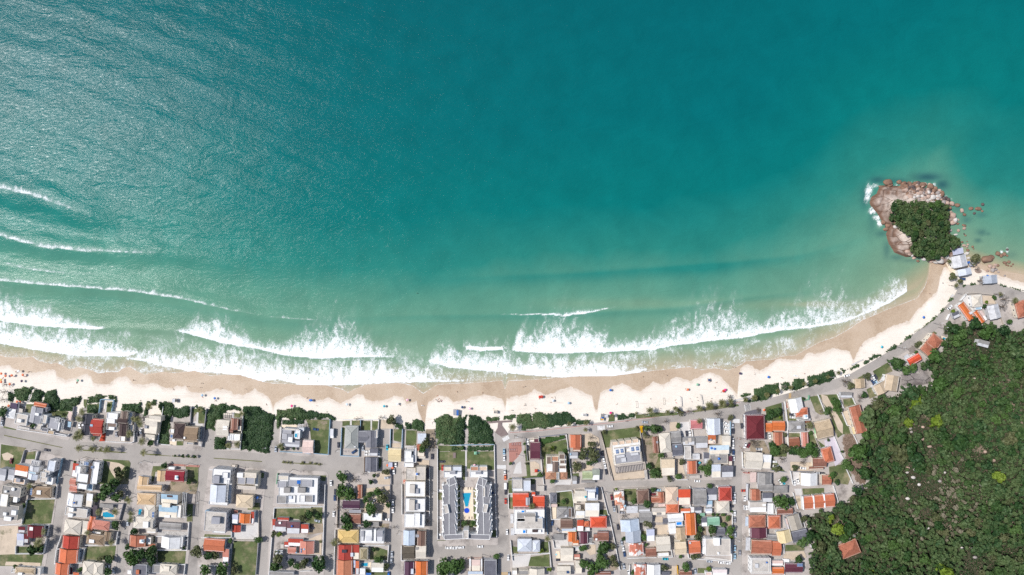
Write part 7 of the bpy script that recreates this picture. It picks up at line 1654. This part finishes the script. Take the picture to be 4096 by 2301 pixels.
def boulder(u, v, rx, ry, c, hillz=None):
    z = isl_hat(u, v)*.6 if (polyd(np.array([u]), np.array([v]), ISLP)[0] > 0) else -.9
    z = min(z, 3.5); i = rng.randrange(6)
    if hillz is not None: z = hillz
    if (i, c) not in BCM: BCM[(i, c)] = npmesh('boulder', BM_[i][0], BM_[i][1], [BOUL[c]], smooth=True)
    o = link(bpy.data.objects.new('boulder', BCM[(i, c)])); h = min(rx, ry)*MPP*.95; p = P(u, v, z+h*.5)
    o.location = (p.x, p.y, z+h*.3); o.scale = (rx*MPP*1.12, ry*MPP*1.12, h); o.rotation_euler = (0, 0, rng.uniform(-.35, .35))
    d = dict(br='reddish brown', pk='pinkish', gr='grey', dk='dark wet', wg='pale')[c]
    sz_ = 'large' if rx*ry > 80 else 'small' if rx*ry < 30 else 'medium'
    reg(o, f'{sz_} {d} granite boulder', 'boulder', u, v, 'boulders round the islet')
PNM = dict(lawn='green lawn patch', soil='pale sandy yard ground')
def patch(kind, pts):
    z = nextz(); m = MB(); sandzone = np.mean([p[1] for p in pts])
    m.prism(px(pts), z, z); tag(m.obj(PNAME[kind], [PATCH[kind]]), None, None, None, 'structure')
def poolpoly(pts, c='tq'):
    z = nextz()+.02; m = MB(); m.prism(px(pts), z-.1, z); cu, cv = np.mean(pts, 0); o = P(cu, cv); root = empty('swimming_pool', (o.x, o.y, 0))
    m.obj('water', [poolmat(c)], root, off=o); e = MB(); q = px(pts)
    for i in range(len(q)):
        a, b = Vector((*q[i], z+.03)), Vector((*q[(i+1) % len(q)], z+.03)); e.bar(a, b, .14)
    e.obj('coping', [M_CONC], root, off=o); reg(root, f'{"round" if len(pts) > 12 else "turquoise"} swimming pool', 'pool', cu, cv)
UMB = []
items = []
ox = oy = 0; s = 4
for ln in DATA_I.strip().split('\n'):
    ln = ln.strip()
    if ln.startswith('C '): ox, oy, s = (float(q) for q in ln[2:].split()); continue
    for it in ln.split(';'):
        q = it.split()
        if not q: continue
        nums = [x for x in q[1:] if x.lstrip('-').replace('.', '', 1).isdigit()]; strs = [x for x in q[1:] if x not in nums]
        items.append((q[0], [float(x) for x in nums], strs, ox, oy, s))
for k, n, st_, ox, oy, s in items:
    if k == 'umbrella': UMB.append((ox+n[0]/s, oy+n[1]/s))
for k, n, st_, ox, oy, s in items:
    U = lambda i: ox+n[i]/s
    V = lambda i: oy+n[i]/s
    def PTS(m=None):
        a = n if len(n) % 2 == 0 else n[:-1]
        return [(ox+a[i]/s, oy+a[i+1]/s) for i in range(0, len(a), 2)]
    if k == 'car': car(U(0), V(1), n[2], st_[0])
    elif k in ('van', 'truck', 'boxtruck'): truck(U(0), V(1), n[2], st_[0], k)
    elif k == 'palm': palm(U(0), V(1), n[2]*1.25 if len(n) > 2 else 17)
    elif k == 'tree': tree(U(0), V(1), max(1.2, n[2]/s*MPP*1.05), st_[0])
    elif k == 'deadtree': tree(U(0), V(1), n[2]/s*MPP, 'w', 2, desc='white leafless dead tree in the forest')
    elif k in PATCH: patch(k, PTS())
    elif k == 'wall': wall_line(PTS(), st_[0])
    elif k == 'pole': pole(U(0), V(1))
    elif k in ('shrubbery', 'clipped_hedge', 'brush'):
        pp = PTS(); veg_mass(pp, n[-1], 'r' if k == 'brush' else 'g' if k == 'clipped_hedge' else 'h', {'shrubbery': 'shrubbery', 'clipped_hedge': 'hedge', 'brush': 'dry_scrub'}[k], clip=(k == 'clipped_hedge'))
    elif k == 'umbrella': umbrella(U(0), V(1), st_[0])
    elif k == 'person': person(U(0), V(1))
    elif k == 'boulder': boulder(U(0), V(1), n[2]/s, n[3]/s, st_[0])
    elif k == 'pool': poolpoly(PTS())
    elif k == 'roundpool':
        r = n[2]/s; poolpoly([(U(0)+r*math.cos(i*.314), V(1)+r*math.sin(i*.314)) for i in range(20)], 'bl' if r > 8 else 'lb')
    elif k == 'outcrop':
        pp = PTS(); o = height_mesh(pp, .8, lambda x, y, d, h=n[-1]: -.2+h*sstep(-.5, 4, d)*(.6+.6*fbm(x/5, y/5, 9)), M_OUTC if len(pp) > 6 else M_ROCK, 'rock_outcrop', cut=-.6)
        c_ = np.mean(pp, 0)
        if len(pp) <= 6: o.location.z = ground_at(c_[0], c_[1], False)
        reg(o, 'streaked dark rock outcrop' if len(pp) > 6 else 'pale rock outcrop', 'rock', c_[0], c_[1])
    elif k == 'zebra':      # crossing: bars long = n[4], count n[3], across direction angle n[2]
        cnt = int(n[3]); L = n[4]/s*MPP; a = R(-n[2]); c = P(U(0), V(1)); dx, dy = math.cos(a), math.sin(a); m = MB(); gap = 15/s*MPP
        if n[4] < 20: gap = 0
        for i in range(cnt):
            t = (i-(cnt-1)/2)*gap; M = Matrix.Translation((c.x+dx*t, c.y+dy*t, .006)) @ Matrix.Rotation(a, 4, 'Z')
            if n[4] >= 20: m.face([M @ Vector(p) for p in ((-.19, -L/2, 0), (.19, -L/2, 0), (.19, L/2, 0), (-.19, L/2, 0))])
            else: m.face([M @ Vector(p) for p in ((-.2, -2, 0), (.2, -2, 0), (.2, 2, 0), (-.2, 2, 0))])
        tag(m.obj('crosswalk_marking', [M_WHITE]), None, None, None, 'structure')
    elif k == 'hatch':
        c = P(U(0), V(1)); m = MB(); w, h = n[2]/s*MPP, n[3]/s*MPP
        for i in range(7): m.face([(c.x-w/2+i*w/7+dx_, c.y+dy_, .006) for dx_, dy_ in ((0, -h/2), (w/18, -h/2), (w/18+w/12, h/2), (w/12, h/2))])
        tag(m.obj('yellow_road_marking', [M_YEL]), None, None, None, 'structure')
    elif k == 'playset':
        c = P(U(0), V(1), 1.5); root = empty('playset', (c.x, c.y, .15)); m = MB(); m.box(-1, -1, 1.2, 1, 1, 1.35)
        for sx in (-.9, .9):
            for sy in (-.9, .9): m.box(sx-.07, sy-.07, 0, sx+.07, sy+.07, 1.2)
        m.obj('platform', [M_TRUNK], root); q = MB(); q.face([(-1.1, -1.1, 2), (1.1, -1.1, 2), (0, 0, 2.8)]); q.face([(1.1, -1.1, 2), (1.1, 1.1, 2), (0, 0, 2.8)]); q.face([(1.1, 1.1, 2), (-1.1, 1.1, 2), (0, 0, 2.8)]); q.face([(-1.1, 1.1, 2), (-1.1, -1.1, 2), (0, 0, 2.8)])
        q.obj('roof', [paint('gn' if st_[0] == 'gn' else 'rd')], root); sl = MB(); sl.bar((1, 0, 1.25), (3, -.2, .1), .28); sl.obj('slide', [paint('gn' if st_[0] == 'gn' else 'bl')], root)
        reg(root, f'{cname(st_[0])} roofed playground set with slide', 'playground', U(0), V(1))
    elif k == 'gym':
        c = P(U(0), V(1), 1); root = empty('outdoor_gym', (c.x, c.y, .15)); m = MB()
        for i in range(5):
            x = (i-2)*1.7; m.bar((x, -1.2, 0), (x, -1.2, 1.9), .06); m.bar((x, 1.2, 0), (x, 1.2, 1.9), .06); m.bar((x, -1.2, 1.9), (x, 1.2, 1.9), .05)
        m.obj('bar_frame', [paint('bk')], root); b = MB()
        for i in range(4): b.box((i-1.5)*1.7-.25, -.4, .4, (i-1.5)*1.7+.25, .4, .5)
        b.obj('bench_pad', [paint('gr')], root); reg(root, 'dark metal exercise frames', 'gym equipment', U(0), V(1))
    elif k == 'benches':
        c = P(U(0), V(1), 1); root = empty('picnic_table', (c.x, c.y, .15)); m = MB(); m.box(-1, -2, .7, 1, 2, .78); m.obj('table_top', [M_BOARD], root); l = MB(); l.box(-.8, -1.6, 0, -.6, 1.6, .7); l.box(.6, -1.6, 0, .8, 1.6, .7); l.obj('leg', [M_BOARD], root)
        reg(root, 'brown timber garden pavilion table', 'table', U(0), V(1))
    elif k == 'lounger':
        c = P(U(0), V(1), .5); root = empty('sun_lounger', (c.x, c.y, .2), R(90)); m = MB(); m.box(-.9, -.33, .25, .4, .33, .32); m.obj('seat', [M_BOARD], root); b = MB(); b.face([(.4, -.33, .32), (.9, -.33, .7), (.9, .33, .7), (.4, .33, .32)]); b.obj('backrest', [M_BOARD], root)
        reg(root, 'brown sun lounger', 'sun lounger', U(0), V(1), 'loungers by the condominium pool')
    elif k == 'motorcycle':
        c = P(U(0), V(1), .6); root = empty('motorcycle', (c.x, c.y, .01), R(5)); b = MB(); b.box(-.6, -.14, .45, .5, .14, .8); b.bar((.5, 0, .75), (.75, 0, .35), .05); b.bar((.45, -.35, 1), (.45, .35, 1), .03); b.obj('body', [paint('bk')], root)
        for x in (-.7, .75): o = link(bpy.data.objects.new('wheel', CW_), root); o.location = (x, 0, .32)
        reg(root, 'black motorcycle riding the beach road', 'motorcycle', U(0), V(1))
    elif k == 'goalframe':
        a, b = n[2]/s*MPP/2, n[3]/s*MPP/2; c = P(U(0), V(1), 1); root = empty('goal_frame', (c.x, c.y, -.08), R(5)); m = MB(); w = .8
        m.bar((-w, -b, 0), (-w, -b, 2.1), .06); m.bar((-w, b, 0), (-w, b, 2.1), .06); m.bar((-w, -b, 2.1), (-w, b, 2.1), .06); m.obj('goal_post', [M_TRUNK], root)
        q = MB(); q.bar((-w, -b, 2.1), (w, -b, 0), .035); q.bar((-w, b, 2.1), (w, b, 0), .035); q.bar((w, -b, 0), (w, b, 0), .035); q.obj('net_frame', [M_DECK], root)
        reg(root, 'slim wooden football goal on the sand', 'goal', U(0), V(1))
    elif k == 'net':
        a = P(U(0), V(1), 1.5); b = P(U(2), V(3), 1.5); root = empty('volleyball_net', (a.x, a.y, -.08)); m = MB(); d = b-a
        m.bar((0, 0, 0), (0, 0, 2.5), .06); m.bar((d.x, d.y, 0), (d.x, d.y, 2.5), .06); m.obj('net_post', [M_TRUNK], root); q = MB(); q.box(0, -.01, 1.5, d.length, .01, 2.4, 0, Matrix.Rotation(math.atan2(d.y, d.x), 4, 'Z'))
        q.obj('net_mesh', [paint('gr')], root); reg(root, 'beach volleyball net between two posts', 'net', U(0), V(1))
    elif k == 'tower':
        c = P(U(0), V(1), 3); root = empty('lifeguard_tower', (c.x, c.y, -.1)); m = MB(); m.box(-1.1, -1.3, 2.9, 1.1, 1.3, 3.0); m.obj('roof', [wallmat('wg')], root); q = MB(); q.box(-1, -1.1, 1.5, 1, 1.1, 1.6)
        for sx in (-1, 1):
            for sy in (-1, 1): q.bar((sx*1.3, sy*1.3, 0), (sx*.95, sy*1.1, 2.9), .06)
        q.obj('frame', [M_TRUNK], root); r_ = MB(); r_.bar((1, 0, 1.5), (3, -.6, 0), .25, 0, .25); r_.obj('ramp', [M_BOARD], root); reg(root, 'grey roofed lifeguard tower with ramp', 'lifeguard tower', U(0), V(1))
    elif k in ('surfboard', 'kayak', 'jetski', 'boat'):
        L, Wd, c_ = dict(surfboard=(1.2, .27, 'wh'), kayak=(2.6, .45, 'yw'), jetski=(1.7, .55, 'wh'), boat=(1.9, 1.6, 'wg'))[k]
        c = P(U(0), V(1), .3); root = empty({'jetski': 'rigid_dinghy'}.get(k, k), (c.x, c.y, -.05 if v_ < 0 else .1) if False else (c.x, c.y, .1), R(-(n[2] if len(n) > 2 else 0))); m = MB(); N_ = 14
        ring = [(L*math.cos(i*2*math.pi/N_), Wd*math.sin(i*2*math.pi/N_)*(1-.25*math.cos(i*2*math.pi/N_))) for i in range(N_)]
        for i in range(N_):
            j = (i+1) % N_; m.face([(ring[i][0]*.8, ring[i][1]*.6, 0), (ring[j][0]*.8, ring[j][1]*.6, 0), (*ring[j], .35 if k != 'surfboard' else .08), (*ring[i], .35 if k != 'surfboard' else .08)])
        m.face([(*p_, .35 if k != 'surfboard' else .08) for p_ in ring]); m.obj('hull', [paint(c_)], root)
        if k != 'surfboard': q = MB(); q.box(-L*.45, -Wd*.4, .352, L*.3, Wd*.4, .42); q.obj('cockpit', [paint('gr')], root)
        reg(root, dict(surfboard='white surfboard lying on the sand', kayak='yellow kayak standing by the yard', jetski='white inflatable dinghy drawn up on sand', boat='round upturned grey boat by the restaurant')[k], 'boat' if k != 'surfboard' else 'surfboard', U(0), V(1))
    elif k == 'yellowslide':
        c = P(U(0), V(1), 1.5); root = empty('yellow_water_slide', (c.x, c.y, .15), R(8)); m = MB(); m.bar((-.4, 2.4, 2.8), (0, -2, .3), .8); m.obj('slide', [paint('yw')], root); q = MB(); q.box(-1.2, 1.6, 0, 1.2, 2.8, 2.6); q.obj('platform', [paint('yw')], root)
        reg(root, 'bright yellow slide frame by the wall', 'slide', U(0), V(1))
    elif k == 'pergolahut':
        c = P(U(0), V(1), 2.6); root = empty('pergola', (c.x, c.y, .15), R(30)); m = MB()
        for i in range(9): m.box((i-4)*.55-.07, -2.2, 2.5, (i-4)*.55+.07, 2.2, 2.65)
        for sx in (-2.2, 2.2):
            for sy in (-2, 2): m.box(sx-.08, sy-.08, 0, sx+.08, sy+.08, 2.5)
        m.obj('beam_frame', [M_TRUNK], root); reg(root, 'brown timber pergola beside the terracotta villa', 'pergola', U(0), V(1))
for a, b in HR: boulder(a, b, 5+4*rng.random(), 4+2*rng.random(), rng.choice(('pk', 'gr', 'wg')), hillz=float(hill(np.array([a]), np.array([b]))[0])+1.2)
BAND = [(560, 140), (860, 150), (1100, 190), (1300, 330), (1460, 500), (1390, 580), (1260, 440), (1000, 450), (740, 430), (620, 260)]
BANDP = [(3452+a/4, 690+b/4) for a, b in BAND]; nb_ = 0; placed = []
while nb_ < 95:
    u, v = rng.uniform(3590, 3820), rng.uniform(722, 840)
    if polyd(np.array([u]), np.array([v]), BANDP)[0] < 0: continue
    r = 3+5*rng.random()
    if any((a-u)**2+(b-v)**2 < (.6*(r+c))**2 for a, b, c in placed): nb_ += .25; continue
    placed.append((u, v, r)); nb_ += 1
    edge_ = polyd(np.array([u]), np.array([v]), BANDP)[0]; up = v < 765 or u > 3780
    boulder(u, v, r*1.25, r, rng.choice(['br', 'br', 'dk', 'br', 'pk'] if up else ['pk', 'gr', 'dk', 'br', 'wg', 'pk']))
finish_labels()
print('OBJECTS', len(bpy.data.objects))
